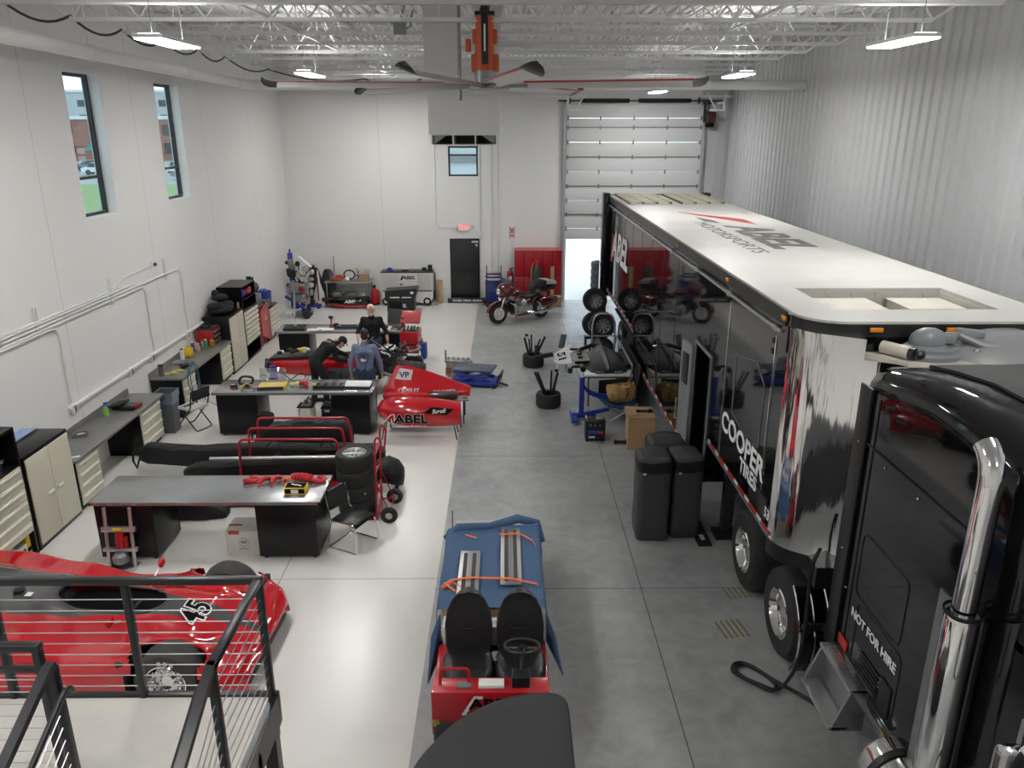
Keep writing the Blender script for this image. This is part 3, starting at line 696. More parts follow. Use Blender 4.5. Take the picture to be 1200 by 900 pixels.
# exhaust stack
b = W(tk); pts = [(3.06, 4.42, .95), (3.06, 4.42, 2.0), (3.06, 4.42, 3.55)] + [(3.06, 4.42 + .16 - .16 * math.cos(R(a)), 3.55 + .24 * math.sin(R(a))) for a in range(15, 76, 10)]
b.tube(pts, .078, 24); b.build('exhaust_stack', M['chrome'], tk, label='chrome exhaust stack')
b = W(tk); b.lathe([(.105, 0), (.112, .02), (.112, 1.66), (.105, 1.68)], (3.06, 4.42, .92), 'Z', 32); hs = b.build('heat_shield', M['chrome'], tk)
b = W(tk)
for i in range(44):
    for j in range(3): a = R(100 + 9 * j); b.cbox((3.06 + .114 * math.cos(a), 4.42 + .114 * math.sin(a), 1.0 + .036 * i), (.012, .006, .008), (0, 0, 100 + 9 * j + 90))
b.build('perforations', M['black_matte'], hs)
b = W(tk); b.box(3.185, 3.198, 4.56, 4.9, .9, 2.5); b.box(3.14, 3.2, 4.40, 4.60, .9, 2.55); b.build('stainless_guard', M['steel'], tk, label='stainless steel guard plate')
b = W(tk); b.lathe([(.114, 0), (.125, 0), (.125, .02), (.114, .02)], (3.06, 4.42, 2.62), 'Z', 24); b.box(3.15, 3.3, 4.36, 4.40, 2.61, 2.65); b.box(3.2, 3.9, 4.0, 4.1, 2.58, 2.66, .01); b.build('stack_bracket', M['black_metal'], tk)
# mirror
b = W(tk); b.box(2.70, 2.86, 3.36, 3.44, 1.75, 2.47, .035); mr = b.build('mirror_head', M['chrome'], tk, label='chrome mirror head')
b = W(tk); b.box(2.74, 2.79, 3.43, 3.452, 2.2, 2.36, .01); b.build('marker_light', M['amber'], mr, label='amber marker light')
b = W(tk); b.cyl((2.83, 3.42, 2.47), (2.84, 3.43, 2.62), .012, n=8); b.cyl((2.84, 3.43, 2.6), (2.93, 3.55, 3.3), .004, n=6); b.build('antenna', M['grey_metal'], mr)
b = W(tk); b.tube(fillet([(2.82, 3.40, 2.4), (2.86, 3.36, 2.52), (3.0, 3.3, 2.52), (3.22, 3.3, 2.45)], .08), .022, 10); b.tube([(2.8, 3.4, 1.8), (3.0, 3.3, 1.7), (3.22, 3.3, 1.75)], .018, 8); b.build('mirror_arm', M['chrome'], tk)
# hose
pts = [(3.34, 6.98, 1.78), (3.12, 6.76, 1.74), (3.04, 6.72, 1.5), (3.06, 6.73, .9), (3.05, 6.76, .4), (2.98, 6.80, .12), (2.86, 6.78, .03), (2.72, 6.86, .03), (2.58, 6.98, .03), (2.52, 7.10, .03), (2.58, 7.18, .03), (2.68, 7.17, .03), (2.82, 7.02, .03), (2.88, 6.84, .04), (2.80, 6.74, .05), (2.66, 6.86, .05), (2.53, 6.99, .05), (2.49, 7.10, .03), (2.56, 7.21, .03), (2.70, 7.18, .03), (2.92, 6.90, .03), (3.1, 6.70, .03), (3.22, 6.52, .03), (3.34, 6.33, .03), (3.5, 6.2, .03)]
cv = []
for i in range(1, len(pts) - 2):
    p0, p1, p2, p3 = [V(p) for p in pts[i - 1:i + 3]]
    for j in range(5):
        u = j / 5; cv.append(.5 * ((2 * p1) + (p2 - p0) * u + (2 * p0 - 5 * p1 + 4 * p2 - p3) * u * u + (3 * p1 - p0 - 3 * p2 + p3) * u ** 3))
b = MB(); b.tube(cv, .02, 8); solo('power_cable', b, M['cable_black'], 'thick black cable hanging from the trailer nose and looped on the concrete floor', 'cable')
# ---------------------------------------------------------------- wall-side conduits
FX = -6.6
def tubes(name, pts, r, label, cat='conduit', m=None, group=None, n=8):
    b = MB(); b.tube(pts, r, n); return solo(name, b, m or M['white_paint'], label, cat, group=group)
mk('conduit_grey', (.74, .74, .73), .45)
for i, (z, y1, lb) in enumerate(((2.86, 14.4, 'topmost of the bundle of white conduits along the windowed wall'), (2.82, 15.0, 'second from top in the bundle of white conduits along the windowed wall'), (2.76, 17.1, 'long white conduit on the windowed wall that turns down near the tall cabinets'), (2.70, 15.3, 'lower white conduit in the wall bundle, turning down behind the second bench'), (2.66, 12.1, 'lowest white conduit in the wall bundle, turning down behind the near bench'))):
    pts = [(XL + .03, 6, z), (XL + .03, y1, z)]
    if i >= 2: pts += [(XL + .03, y1 + .12, z - .12), (XL + .03, y1 + .12, 1.36)]; pts = fillet(pts, .14)
    tubes('wall_conduit', pts, .02, lb, m=M['conduit_grey'], group='conduits on the windowed wall')
tubes('branch_conduit', [(XL + .03, 14.26, 2.85), (XL + .03, 14.65, 3.01), (XL + .03, 15.82, 3.04)], .012, 'thin short conduit rising above the bundle to a small wall device', m=M['conduit_grey'])
t = thing('wall_device', 'small white alarm device on the wall at the end of the thin conduit', 'alarm', (XL + .03, 15.9, 3.05))
b = MB(); b.box(-.03, .02, -.06, .06, -.06, .06, .01); b.build('box', M['white_plastic'], t)
b = MB(); b.ell((.05, .0, .0), .04, 10); b.build('lens', M['grey_plastic'], t)
for y, n in ((11.7, 'nearest the near cabinets'), (14.07, 'middle one of three'), (16.44, 'nearest the tall cabinets')):
    b = MB(); b.box(XL, XL + .02, y - .03, y + .03, 2.62, 3.08); b.box(XL, XL + .04, y - .035, y - .025, 2.62, 3.08); b.box(XL, XL + .04, y + .025, y + .035, 2.62, 3.08)
    solo('conduit_strut', b, M['conduit_grey'], 'vertical metal strut holding the wall conduits, ' + n, 'strut', group='conduit struts')
b = MB(); b.box(XL, XL + .06, 12.1, 18.0, 1.26, 1.31, .008); solo('power_raceway', b, M['white_plastic'], 'white horizontal power raceway on the wall above the benches', 'raceway')
for y, n in ((12.22, 'above the near bench start'), (14.3, 'above the black case on the near bench'), (15.25, 'above the second bench near end'), (17.1, 'above the yellow jug'), (18.0, 'beside the tall cabinets')):
    t = thing('power_outlet', 'white power outlet box on the wall raceway, ' + n, 'outlet', (XL, y, 1.25), group='outlets on the raceway')
    b = MB(); b.box(0, .07, -.06, .06, -.08, .08, .01); b.build('box', M['white_plastic'], t)
    b = MB(); b.box(.07, .076, -.03, .03, -.055, .055, .004); b.build('socket_plate', M['grey_metal'], t)
# ---------------------------------------------------------------- cabinets along the wall
def drawers(t, y0, y1, z0, z1, n, wide=1.0, x=FX):
    h = (z1 - z0) / n
    for k in range(n):
        b = W(t); a = z0 + k * h; b.box(x, x + .02, y0, y1, a + .006, a + h - .006, .004); d = b.build('drawer', M['cream'], t, label='cream drawer front')
        b = W(t); b.box(x + .02, x + .05, y0 + .04, y1 - .04, a + h - .055, a + h - .025, .008); b.build('handle', M['cream_handle'], d)
def base_body(t, y0, y1, z0, z1, x0=XL + .02, name='body'):
    b = W(t); b.box(x0, FX, y0, y1, z0, z1, .004); b.box(x0, FX - .05, y0 + .02, y1 - .02, max(z0 - .08, 0), z0); return b.build(name, M['black_panel'], t)
def two_door(y0, y1, z1, label):
    t = thing('two_door_cabinet', label, 'cabinet', (-6.92, (y0 + y1) / 2, 0)); b = W(t)
    b.box(XL + .02, FX, y0, y1, .0, z1, .004); b.build('body', M['black_panel'], t)
    m = (y0 + y1) / 2
    for a, c, hy in ((y0 + .03, m - .005, m - .12), (m + .005, y1 - .03, m + .12)):
        b = W(t); b.box(FX, FX + .022, a, c, .07, z1 - .05, .004); d = b.build('door', M['cream'], t, label='cream door')
        b = W(t); b.box(FX + .022, FX + .05, hy - .07, hy + .07, z1 * .5 - .02, z1 * .5 + .02, .01); b.build('handle', M['cream_handle'], d)
    return t
# tall drawer cabinet with open shelf
t = thing('tool_cabinet', 'tall black cabinet of cream drawers with open shelf, at the picture edge', 'cabinet', (-6.92, 9.0, 0)); b = W(t)
y0, y1 = 8.25, 9.73
b.box(XL + .02, FX, y1 - .04, y1, 0, 1.9); b.box(XL + .02, FX, y0, y0 + .04, 0, 1.9); b.box(XL + .02, XL + .05, y0, y1, 0, 1.9)
b.box(XL + .02, FX, y0, y1, 1.86, 1.9); b.box(XL + .02, FX, y0, y1, 0, .05); b.box(XL + .02, FX - .002, y0 + .04, y1 - .04, .36, 1.36)
b.build('body', M['black_panel'], t)
drawers(t, y0 + .05, y1 - .05, .37, 1.35, 6)
for i, (y, z, s, m) in enumerate(((9.5, 1.37, (.12, .10, .14), 'steel'), (9.3, 1.37, (.16, .12, .2), 'grey_metal'), (9.05, 1.37, (.14, .14, .12), 'cardboard'))):
    b = MB(); b.lathe([(.001, 0), (s[0] * .5, 0), (s[0] * .5, s[2] * .7), (s[0] * .3, s[2]), (.001, s[2])], n=14); b.cyl((0, 0, s[2] * .8), (.09, .02, s[2] * .8), .03, n=10)
    solo('machine_part', b, M[m], ('bright steel machine part at the far end of the open cabinet shelf', 'grey machine part in the middle of the open cabinet shelf', 'brown machine part on the open cabinet shelf, nearest the picture edge')[i], 'part', (-6.78, y, z), group='parts on the open shelf')
t = thing('carton', 'small printed carton in the bottom of the tall drawer cabinet', 'box', (-6.75, 9.42, .052)); b = MB(); b.box(-.12, .12, -.12, .12, 0, .2, .004); b.build('carton_body', M['cardboard_white'], t)
b = MB(); b.box(.12, .123, -.08, .08, .05, .14); b.build('print', M['black_letter'], t)
t = thing('carton', 'yellow and black carton in the bottom of the tall drawer cabinet', 'box', (-6.75, 9.61, .052)); b = MB(); b.box(-.1, .1, -.05, .05, 0, .26, .004); b.build('carton_body', M['yellow'], t)
b = MB(); b.box(.1, .103, -.04, .04, .04, .1); b.build('print', M['black_letter'], t)
two_door(9.77, 10.89, 1.42, 'low cream two-door cabinet with black top, between drawer cabinet and near bench')
# benches
mk('bench_top', (.20, .195, .185), .36, .3, noise=(1.5, .5, (.27, .265, .26)))
def bench(y0, y1, d1, d2, label):
    t = thing('wall_workbench', label, 'workbench', (-6.92, (y0 + y1) / 2, 0)); b = W(t)
    b.box(XL + .005, FX + .05, y0, y1, .83, .872, .004); b.box(XL, XL + .02, y0, y1, .87, .97); b.build('worktop', M['bench_top'], t)
    for a, c in (d1, d2):
        base_body(t, a, c, .08, .83, name='pedestal')
    for a, c in (d1, d2): drawers(t, a + .03, c - .03, .10, .81, 4)
    return t
bench(10.91, 14.12, (10.92, 11.62), (13.1, 13.98), 'near grey-topped wall bench with cream drawers at both ends')
bench(15.03, 18.03, (15.05, 15.75), (17.25, 17.98), 'second grey-topped wall bench, with the coiled hose and red tool chest')
# grey bin between the benches
t = thing('waste_bin', 'tall grey plastic waste bin standing between the two wall benches', 'bin', (-6.62, 14.34, 0))
b = MB(); b.box(-.13, .13, -.12, .12, .0, .02); 
b.loft([[V((x * k, y * k, z)) for x, y in ((-.17, -.16), (.17, -.16), (.17, .16), (-.17, .16))] for k, z in ((.8, .02), (1, .78), (1.06, .80), (1.06, .84), (.98, .84), (.80, .06))], caps=False); b.build('bin_body', M['grey_plastic'], t, ang=20)
b = MB(); b.loft([[V((x * k, y * k, z)) for x, y in ((-.17, -.16), (.17, -.16), (.17, .16), (-.17, .16))] for k, z in ((.97, .6), (1.0, .845), (1.08, .85), (1.085, .72))], caps=False); b.build('bin_liner', mat('liner', (.16, .20, .24), .3), t, label='blue-grey bin liner', ang=20)
# items on the near bench
t = thing('spray_bottle', 'spray bottle of green liquid with blue trigger on the near bench', 'bottle', (-7.06, 12.9, .873))
b = MB(); b.lathe([(.001, 0), (.05, .0), (.05, .10), (.045, .14), (.02, .18), (.001, .18)], n=16); b.build('bottle_body', mat('green_liquid', (.22, .42, .10), .15), t)
b = MB(); b.lathe([(.018, .18), (.022, .2), (.022, .22), (.001, .22)], n=12); b.box(-.02, .06, -.015, .015, .21, .25, .008); b.box(.03, .045, -.01, .01, .16, .22); b.build('trigger', mat('trigger_blue', (.05, .16, .6), .4), t)
t = thing('parts_tray', 'small grey metal tray on the near bench beside the low cabinet', 'tray', (-7.03, 11.95, .873), 20)
b = MB(); b.box(-.11, .11, -.09, .09, 0, .012); b.box(-.11, -.10, -.09, .09, 0, .05); b.box(.10, .11, -.09, .09, 0, .05); b.box(-.11, .11, -.09, -.08, 0, .05); b.box(-.11, .11, .08, .09, 0, .05); b.build('tray_body', M['grey_metal'], t)
b = MB(); b.cyl((-.04, -.02, .03), (.06, .02, .03), .018); b.build('contents', M['alu'], t)
t = thing('tool_case', 'open dark tool case with red grip lying on the near bench', 'case', (-6.88, 13.3, .873), -8)
b = MB(); b.box(-.2, .22, -.16, .14, 0, .07, .012); b.build('case_base', M['black_satin'], t)
b = MB(); b.cbox((-.12, -.05, .09), (.22, .34, .03), (0, -12, 0), .008); b.build('case_lid', M['black_matte'], t)
b = MB(); b.box(.02, .20, -.10, .08, .07, .085, .006); b.build('tray_insert', M['grey_plastic'], t)
b = MB(); b.box(.17, .235, -.10, .08, .03, .085, .015); b.build('grip', M['red_paint'], t, label='red grip')
t = thing('angle_bracket', 'small white metal bracket resting on the near bench by the low cabinet', 'bracket', (-6.68, 11.02, .873), 30); b = MB(); b.box(-.12, .12, -.03, .03, 0, .02, .004); b.box(-.12, -.09, -.03, .03, 0, .10, .004); b.build('plate', M['white_plastic'], t)
b = MB(); b.box(XL + .02, -7.02, 10.35, 10.85, 1.422, 1.45, .012); solo('cloth', b, mat('cloth_blue', (.30, .40, .62), .9), 'folded pale blue cloth on the low cream cabinet against the wall', 'cloth')
# items on the second bench
t = thing('paper_can', 'dark upright cylinder can standing at the near end of the second bench', 'can', (-7.05, 15.2, .873)); b = MB(); b.lathe([(.001, 0), (.05, 0), (.05, .23), (.001, .23)], n=18); b.build('can_body', M['grey_plastic'], t); b = MB(); b.lathe([(.052, .215), (.052, .24), (.001, .24)], n=18); b.build('lid', M['black_satin'], t)
for i, (x, y, a) in enumerate(((-6.98, 15.3, 20), (-6.9, 15.42, 70), (-6.84, 15.34, -30), (-6.8, 15.5, 10))):
    b = MB(); b.box(-.06, .06, -.025, .025, 0, .04, .012); b.box(.05, .1, -.012, .012, .01, .03, .006)
    solo('yellow_fitting', b, mat('pale_yellow', (.72, .66, .18), .5), 'yellow plastic fitting on the second bench, %s in its heap' % ('nearest the upright can', 'at the back', 'at the front', 'nearest the coiled hose')[i], 'fitting', (x, y, .873), a, group='yellow fittings by the upright can')
t = thing('hose_coil', 'coiled teal air hose hanging over the second bench front edge', 'hose', (-6.52, 15.35, .9))
pts = []
for i in range(80):
    a = i / 80 * 2 * PI * 3.2; r = .22 + .03 * math.sin(i * .7); pts.append((.05 + .03 * math.sin(i * .31) + .02 * i / 80, r * math.cos(a), -.12 + (r + .1) * math.sin(a)))
b = MB(); b.tube(pts, .011, 6); b.build('hose_loops', mat('hose_teal', (.03, .12, .15), .45), t)
b = MB(); b.tube([(.08, .2, -.1), (.09, .25, -.4), (.12, .3, -.7), (.3, .4, -.87), (.75, .5, -.885), (1.05, .3, -.885)], .006, 5); b.build('tail', M['cable_black'], t)
t = thing('power_tool', 'black cordless tool lying on the second bench beside the coiled hose', 'tool', (-6.72, 15.72, .873), 35)
b = MB(); b.cyl((-.14, 0, .07), (.08, 0, .07), .045, .04); b.cyl((.08, 0, .07), (.15, 0, .07), .025); b.build('tool_body', M['black_satin'], t); b = MB(); b.cbox((-.05, .07, .045), (.05, .15, .05), (0, 0, 15), .012); b.cbox((-.08, .15, .05), (.10, .06, .07), b=.01); b.build('grip', M['black_matte'], t)
b = MB(); b.lathe([(.001, 0), (.13, 0), (.15, .035), (.145, .035), (.12, .01), (.001, .01)], n=24); solo('round_tray', b, M['grey_metal'], 'round grey metal tray on the second bench against the wall', 'tray', (-7.02, 16.1, .873))
t = thing('jug', 'yellow jug with spout on the second bench against the wall', 'jug', (-7.03, 16.62, .873)); b = MB(); b.box(-.08, .08, -.09, .09, 0, .2, .03); b.build('jug_body', M['yellow'], t); b = MB(); b.cyl((-.02, .0, .2), (-.02, 0, .25), .03); b.build('cap', M['yellow'], t); b = MB(); b.tube([(.03, -.05, .2), (.03, -.05, .25), (.03, .05, .25), (.03, .05, .2)], .014, 6); b.build('handle', M['yellow'], t)
def bottle(x, y, m, cap, label, r=.035, h=.22, grp='bottles and cans on the second bench', nk=.5):
    t = thing('spray_can', label, 'can', (x, y, .873), 0, grp); b = MB(); b.lathe([(.001, 0), (r, 0), (r, h * .8), (r * nk, h * .9), (.001, h * .9)], n=14); b.build('can_body', M[m] if m in M else m, t)
    b = MB(); b.lathe([(r * .6, h * .9), (r * .6, h), (.001, h)], n=12); b.build('cap', M[cap], t)
bottle(-7.1, 16.42, 'white_plastic', 'black_satin', 'white bottle with black cap behind the round tray', .045, .24)
bottle(-7.12, 17.05, 'blue_plastic', 'white_plastic', 'blue spray can nearest the wall, beside the red tool chest')
bottle(-7.0, 17.08, 'wood', 'black_satin', 'tan spray can in front of the blue can')
bottle(-7.08, 17.18, 'white_plastic', 'red_paint', 'white spray can with red cap beside the tool chest')
bottle(-6.95, 17.2, 'grey_metal', 'alu', 'silver spray can in front of the white one')
bottle(-6.93, 17.36, mat('bottle_green', (.04, .25, .12), .35), 'white_plastic', 'green bottle in front of the red tool chest', .045, .2)
bottle(-6.84, 17.52, 'yellow', 'yellow', 'yellow bottle in front of the red tool chest', .05, .2)
bottle(-6.78, 17.42, mat('bottle_olive', (.22, .25, .05), .35), 'yellow', 'olive bottle with yellow cap on the bench', .04, .16)
t = thing('tool_chest', 'small red tool chest with black drawers on the far end of the second bench', 'tool chest', (-6.98, 17.72, .873)); b = MB(); b.box(-.2, .2, -.24, .24, 0, .38, .01); b.build('chest_body', M['red_paint'], t)
for k in range(3):
    b = MB(); b.box(.2, .212, -.22, .22, .03 + .11 * k, .13 + .11 * k, .003); d = b.build('drawer', M['black_satin'], t); b = MB(); b.box(.212, .225, -.20, .20, .10 + .11 * k, .12 + .11 * k); b.build('handle', M['alu'], d)
b = MB(); b.box(-.2, .2, -.24, .24, .38, .4, .008); b.build('lid', M['black_matte'], t)
b = MB(); b.box(-.12, .1, -.12, .12, 0, .05, .015); b.tube([(-.1, 0, .05), (0, .05, .12), (.1, 0, .05)], .012, 6); solo('hand_sander', b, M['black_metal'], 'black hand tool lying on the small red tool chest', 'tool', (-7.0, 17.7, 1.275))
# tall cabinets
two_door(18.07, 19.1, 1.42, 'tall cream two-door cabinet between second bench and far drawer cabinet')
t = thing('tool_cabinet', 'black cabinet of seven cream drawers over an open shelf, far along the wall', 'cabinet', (-6.92, 19.7, 0)); b = W(t)
y0, y1 = 19.15, 20.28
b.box(XL + .02, FX, y0, y0 + .03, 0, 1.3); b.box(XL + .02, FX, y1 - .03, y1, 0, 1.3); b.box(XL + .02, XL + .05, y0, y1, 0, 1.3); b.box(XL + .02, FX - .002, y0 + .03, y1 - .03, .4, 1.3); b.box(XL + .02, FX, y0, y1, 0, .05); b.box(XL + .02, FX, y0, y1, 1.27, 1.3); b.build('body', M['black_panel'], t)
drawers(t, y0 + .03, y1 - .03, .42, 1.27, 7)
t = thing('open_cubby', 'black open-fronted box stacked on top of the far drawer cabinet', 'cabinet', (-6.92, 19.7, 1.302)); b = W(t)
b.box(XL + .03, FX, 19.17, 19.20, 1.302, 1.92); b.box(XL + .03, FX, 20.22, 20.25, 1.302, 1.92); b.box(XL + .03, XL + .06, 19.17, 20.25, 1.302, 1.92); b.box(XL + .03, FX, 19.17, 20.25, 1.89, 1.92); b.box(XL + .03, FX, 19.17, 20.25, 1.302, 1.33); b.box(XL + .03, FX, 19.17, 20.25, 1.56, 1.59); b.build('case', M['black_panel'], t)
b = MB(); b.ell((0, 0, .10), (.12, .16, .10), 12); solo('rag_bundle', b, mat('rag_blue', (.05, .06, .5), .8), 'blue rag bundle inside the black open-fronted box', 'rag', (-6.75, 19.55, 1.592))
b = MB(); b.ell((0, 0, .08), (.12, .2, .08), 12); b.ell((.02, .1, .12), (.08, .12, .08), 10); solo('rag_bundle', b, M['red_paint'], 'red rag bundle inside the black open-fronted box', 'rag', (-6.73, 19.92, 1.592))
b = MB(); b.box(-.04, .0, -.02, .02, 0, .16); solo('wood_block', b, M['wood'], 'small upright wood block wedged beside the tall two-door cabinet top', 'block', (-6.66, 19.06, 1.421))
# soft bags on the tall cabinet
def lump(parts, seed=0):
    b = MB()
    for c, r, rot in parts: b.ell(c, r, 14, rot)
    return b
b = lump([((0, 0, .11), (.3, .42, .12), (0, 0, 0)), ((-.05, -.2, .2), (.2, .2, .1), (0, 0, 20)), ((.05, .2, .18), (.2, .22, .09), (0, 0, -20))])
solo('duffel_bag', b, M['cloth_black'], 'soft black duffel bag slumped on top of the tall two-door cabinet', 'bag', (-6.93, 18.55, 1.42))
b = lump([((0, 0, .08), (.2, .2, .09), (0, 0, 0)), ((-.1, 0, .17), (.09, .1, .1), (0, 0, 0))])
solo('folded_jacket', b, M['cloth_black'], 'folded black jacket on the duffel bag against the wall', 'jacket', (-7.0, 18.75, 1.68))
# red cabinet and the last drawers
t = thing('red_cabinet', 'red metal cabinet with its door open, beside the last cream drawers', 'cabinet', (-6.92, 20.75, 0)); b = W(t)
b.box(XL + .02, FX - .1, 20.33, 21.2, .02, 1.05, .006); b.build('body', M['red_dark'], t)
b = W(t); b.box(FX - .1, FX + .0, 20.42, 20.44, .05, 1.0); b.prism([(20.45, .35), (20.45, .98), (21.15, 1.12), (21.15, .06)], FX - .02, FX + .02, 'X'); d = b.build('door', mat('red_faded', (.45, .07, .07), .4), t, label='open red door')
b = W(t); b.box(FX + .02, FX + .04, 20.75, 20.85, .7, .84, .01); b.build('latch', M['alu'], d)
t = thing('tool_cabinet', 'low black cabinet of cream drawers, last in the wall run', 'cabinet', (-6.92, 21.65, 0)); base_body(t, 21.22, 22.1, .08, .92); drawers(t, 21.25, 22.07, .1, .9, 6)
# things on the last cabinets
t = thing('air_compressor', 'dark red tank compressor on top of the red cabinet', 'compressor', (-6.92, 20.8, 1.1))
b = MB(); b.box(-.2, .2, -.3, .3, -.05, .3, .02); b.build('pump_block', M['grey_metal'], t); b = MB(); b.cyl((0, -.32, .46), (0, .32, .46), .15, n=18); b.build('tank', M['maroon'], t); b = MB(); b.cyl((0, 0, .6), (0, 0, .8), .07, n=10); b.tube([(0, .05, .7), (.05, .2, .74), (.0, .25, .62)], .02, 6); b.build('gauge', M['black_metal'], t)
b = MB(); b.box(-.2, .2, -.12, .12, 0, .08, .01); b.box(-.1, .12, -.06, .06, .08, .2, .02); b.cyl((-.2, 0, .16), (.25, 0, .16), .03); b.box(.18, .24, -.08, .08, .08, .22, .01); solo('bench_vise', b, M['engine_metal'], 'grey bench vise on the last low drawer cabinet', 'vise', (-6.85, 21.45, .922))
b = MB(); b.lathe([(.001, 0), (.2, 0), (.22, .36), (.2, .36), (.19, .02), (.001, .02)], n=20); b.ell((0, 0, .36), (.15, .15, .08), 10); solo('parts_bucket', b, M['blue_plastic'], 'dark blue bucket standing on the last low drawer cabinet', 'bucket', (-6.9, 21.85, .922))
# blue floor jack post near the cabinets
b = MB(); b.cyl((0, 0, 0), (0, 0, .6), .09, n=16); b.cyl((0, 0, .6), (0, 0, .66), .07, n=16); b.tube([(.09, 0, .1), (.3, .05, .05), (.45, 0, .12), (.5, .1, .05)], .04, 8); solo('jack_stand', b, M['blue_paint'], 'blue cylindrical jack standing on the white floor by the far wall bench', 'jack', (-5.2, 16.6, 0))
# ---------------------------------------------------------------- steel-topped shop tables
mk('table_top', (.36, .37, .38), .26, .75, noise=(2.2, .6, (.48, .49, .50)))
def shop_table(x0, x1, y0, y1, px, label, z=.9):
    t = thing('shop_table', label, 'table', ((x0 + x1) / 2, (y0 + y1) / 2, 0), group='steel-topped shop tables')
    b = W(t); b.box(x0, x1, y0, y1, z - .012, z, .003); b.box(x0, x1, y0, y0 + .03, z - .05, z - .012); b.box(x0, x1, y1 - .03, y1, z - .05, z - .012); b.box(x0, x0 + .03, y0, y1, z - .05, z - .012); b.box(x1 - .03, x1, y0, y1, z - .05, z - .012)
    b.build('table_top', M['table_top'], t)
    for a, c in px:
        b = W(t); b.box(a, c, y0 + .04, y1 - .04, .045, z - .05, .004); p = b.build('pedestal', M['black_panel'], t)
        for x in (a + .07, c - .07):
            for y in (y0 + .1, y1 - .1):
                b = W(t); b.cyl((x, y, 0), (x, y, .05), .03, n=10); b.build('foot', M['black_metal'], p)
    return t
shop_table(-5.64, -2.52, 9.47, 10.33, ((-5.60, -4.82), (-3.42, -2.60)), 'near steel-topped table on black pedestals, holding the red straps')
shop_table(-5.62, -2.55, 14.04, 14.86, ((-5.56, -4.78), (-3.36, -2.62)), 'middle steel-topped table on black pedestals, in front of the man in blue')
shop_table(-5.74, -2.58, 18.72, 19.5, ((-5.66, -4.9), (-3.3, -2.64)), 'far steel-topped table on black pedestals, behind the white-haired man')
# ---------------------------------------------------------------- items on the near table
def strap_loop(x, y, a, label, kind):
    t = thing('red_strap', label, 'strap', (x, y, .9), a, 'red straps and hose pieces on the near table')
    b = MB()
    if kind == 0:
        b.tube([(.09 * math.cos(u), .05 * math.sin(u), .035 + .02 * math.sin(2 * u)) for u in [i * 2 * PI / 18 for i in range(18)]], .03, 8, closed=True)
    elif kind == 1:
        b.tube([(-.11, -.03, .03), (-.05, .0, .06), (.03, .02, .06), (.10, .03, .03)], [.028, .036, .036, .024], 10)
    else:
        for k in range(4): b.lathe([(.045, -.02), (.06, 0), (.045, .02)], (0, -.06 + .035 * k, .06), 'Y', 14)
        b.cyl((0, -.09, .06), (0, .09, .06), .045, n=14)
    b.build('strap_body', mat('strap_red', (.52, .02, .035), .4), t)
    b = MB()
    if kind == 0: b.cbox((.02, .05, .06), (.06, .03, .02), (0, 20, 10), .006)
    else: b.cbox((.05, -.03, .05), (.04, .06, .03), (0, 0, 20), .006)
    b.build('buckle', M['black_satin'], t)
for a in ((-3.63, 10.1, 20, 'looped red strap at the left end of the row', 0), (-3.42, 10.08, 35, 'red strap lying second from the left end of the row', 1), (-3.27, 10.1, 50, 'red strap lying third from the left, beside the orange piece', 1), (-2.98, 10.15, 95, 'upright ribbed red hose piece behind the yellow box', 2), (-2.84, 10.12, 60, 'red hose piece behind the yellow box, second from right', 2), (-2.68, 10.1, 10, 'red looped strap at the right end of the row', 0)): strap_loop(*a)
t = thing('red_strap', 'orange-brown strap between the red pieces on the near table', 'strap', (-3.13, 10.08, .9), 0, 'red straps and hose pieces on the near table'); b = MB(); b.tube([(-.05, 0, .03), (0, 0, .07), (.06, .02, .03)], .03, 8); b.build('strap_body', M['orange'], t); b = MB(); b.cbox((.0, -.04, .05), (.05, .03, .05), b=.005); b.build('buckle', M['red_paint'], t)
t = thing('parts_box', 'yellow and black cardboard box on the near table', 'box', (-2.91, 9.78, .9))
b = MB(); b.box(-.15, .15, -.09, .09, 0, .1, .004); b.build('box_body', M['yellow'], t)
b = MB(); b.box(-.135, .135, -.0915, -.0905, .015, .085); b.box(-.135, .135, -.08, .08, .1, .1012); b.build('print', M['black_letter'], t)
b = MB(); b.box(-.05, .05, -.0935, -.0915, .02, .075); b.build('label', M['paper'], t, label='white label')
b = MB(); b.cbox((-.03, .02, .102), (.09, .02, .002), (0, 0, -30)); b.cbox((.04, .0, .102), (.09, .02, .002), (0, 0, -30)); b.build('picture', M['white_letter'], t)
# hydraulic press
t = thing('shop_press', 'small chrome two-post press with red jack, before the near table', 'press', (-5.23, 9.30, 0))
for x in (-.17, .17): b = MB(); b.cyl((x, 0, 0), (x, .1, .86), .026, n=14); b.build('post', M['alu'], t)
b = MB(); b.cbox((0, .065, .56), (.46, .05, .07), b=.005); b.build('upper_crossbar', M['alu'], t); b = MB(); b.cbox((0, .035, .27), (.46, .06, .05), b=.005); b.build('lower_crossbar', M['alu'], t)
b = MB(); b.cyl((0, .04, .3), (0, .06, .52), .055, n=16); b.cyl((.08, .04, .3), (.08, .05, .45), .03, n=10); b.build('jack', M['red_paint'], t); b = MB(); b.cbox((0, .035, .565), (.14, .012, .04)); b.build('label_plate', M['yellow'], t)
b = MB(); b.lathe([(.001, .1), (.10, .1), (.10, .2), (.06, .24), (.001, .24)], n=18); b.build('base_cup', M['grey_metal'], t); b = MB(); b.box(-.2, .2, -.1, .1, 0, .03, .005); b.build('base', M['alu'], t)
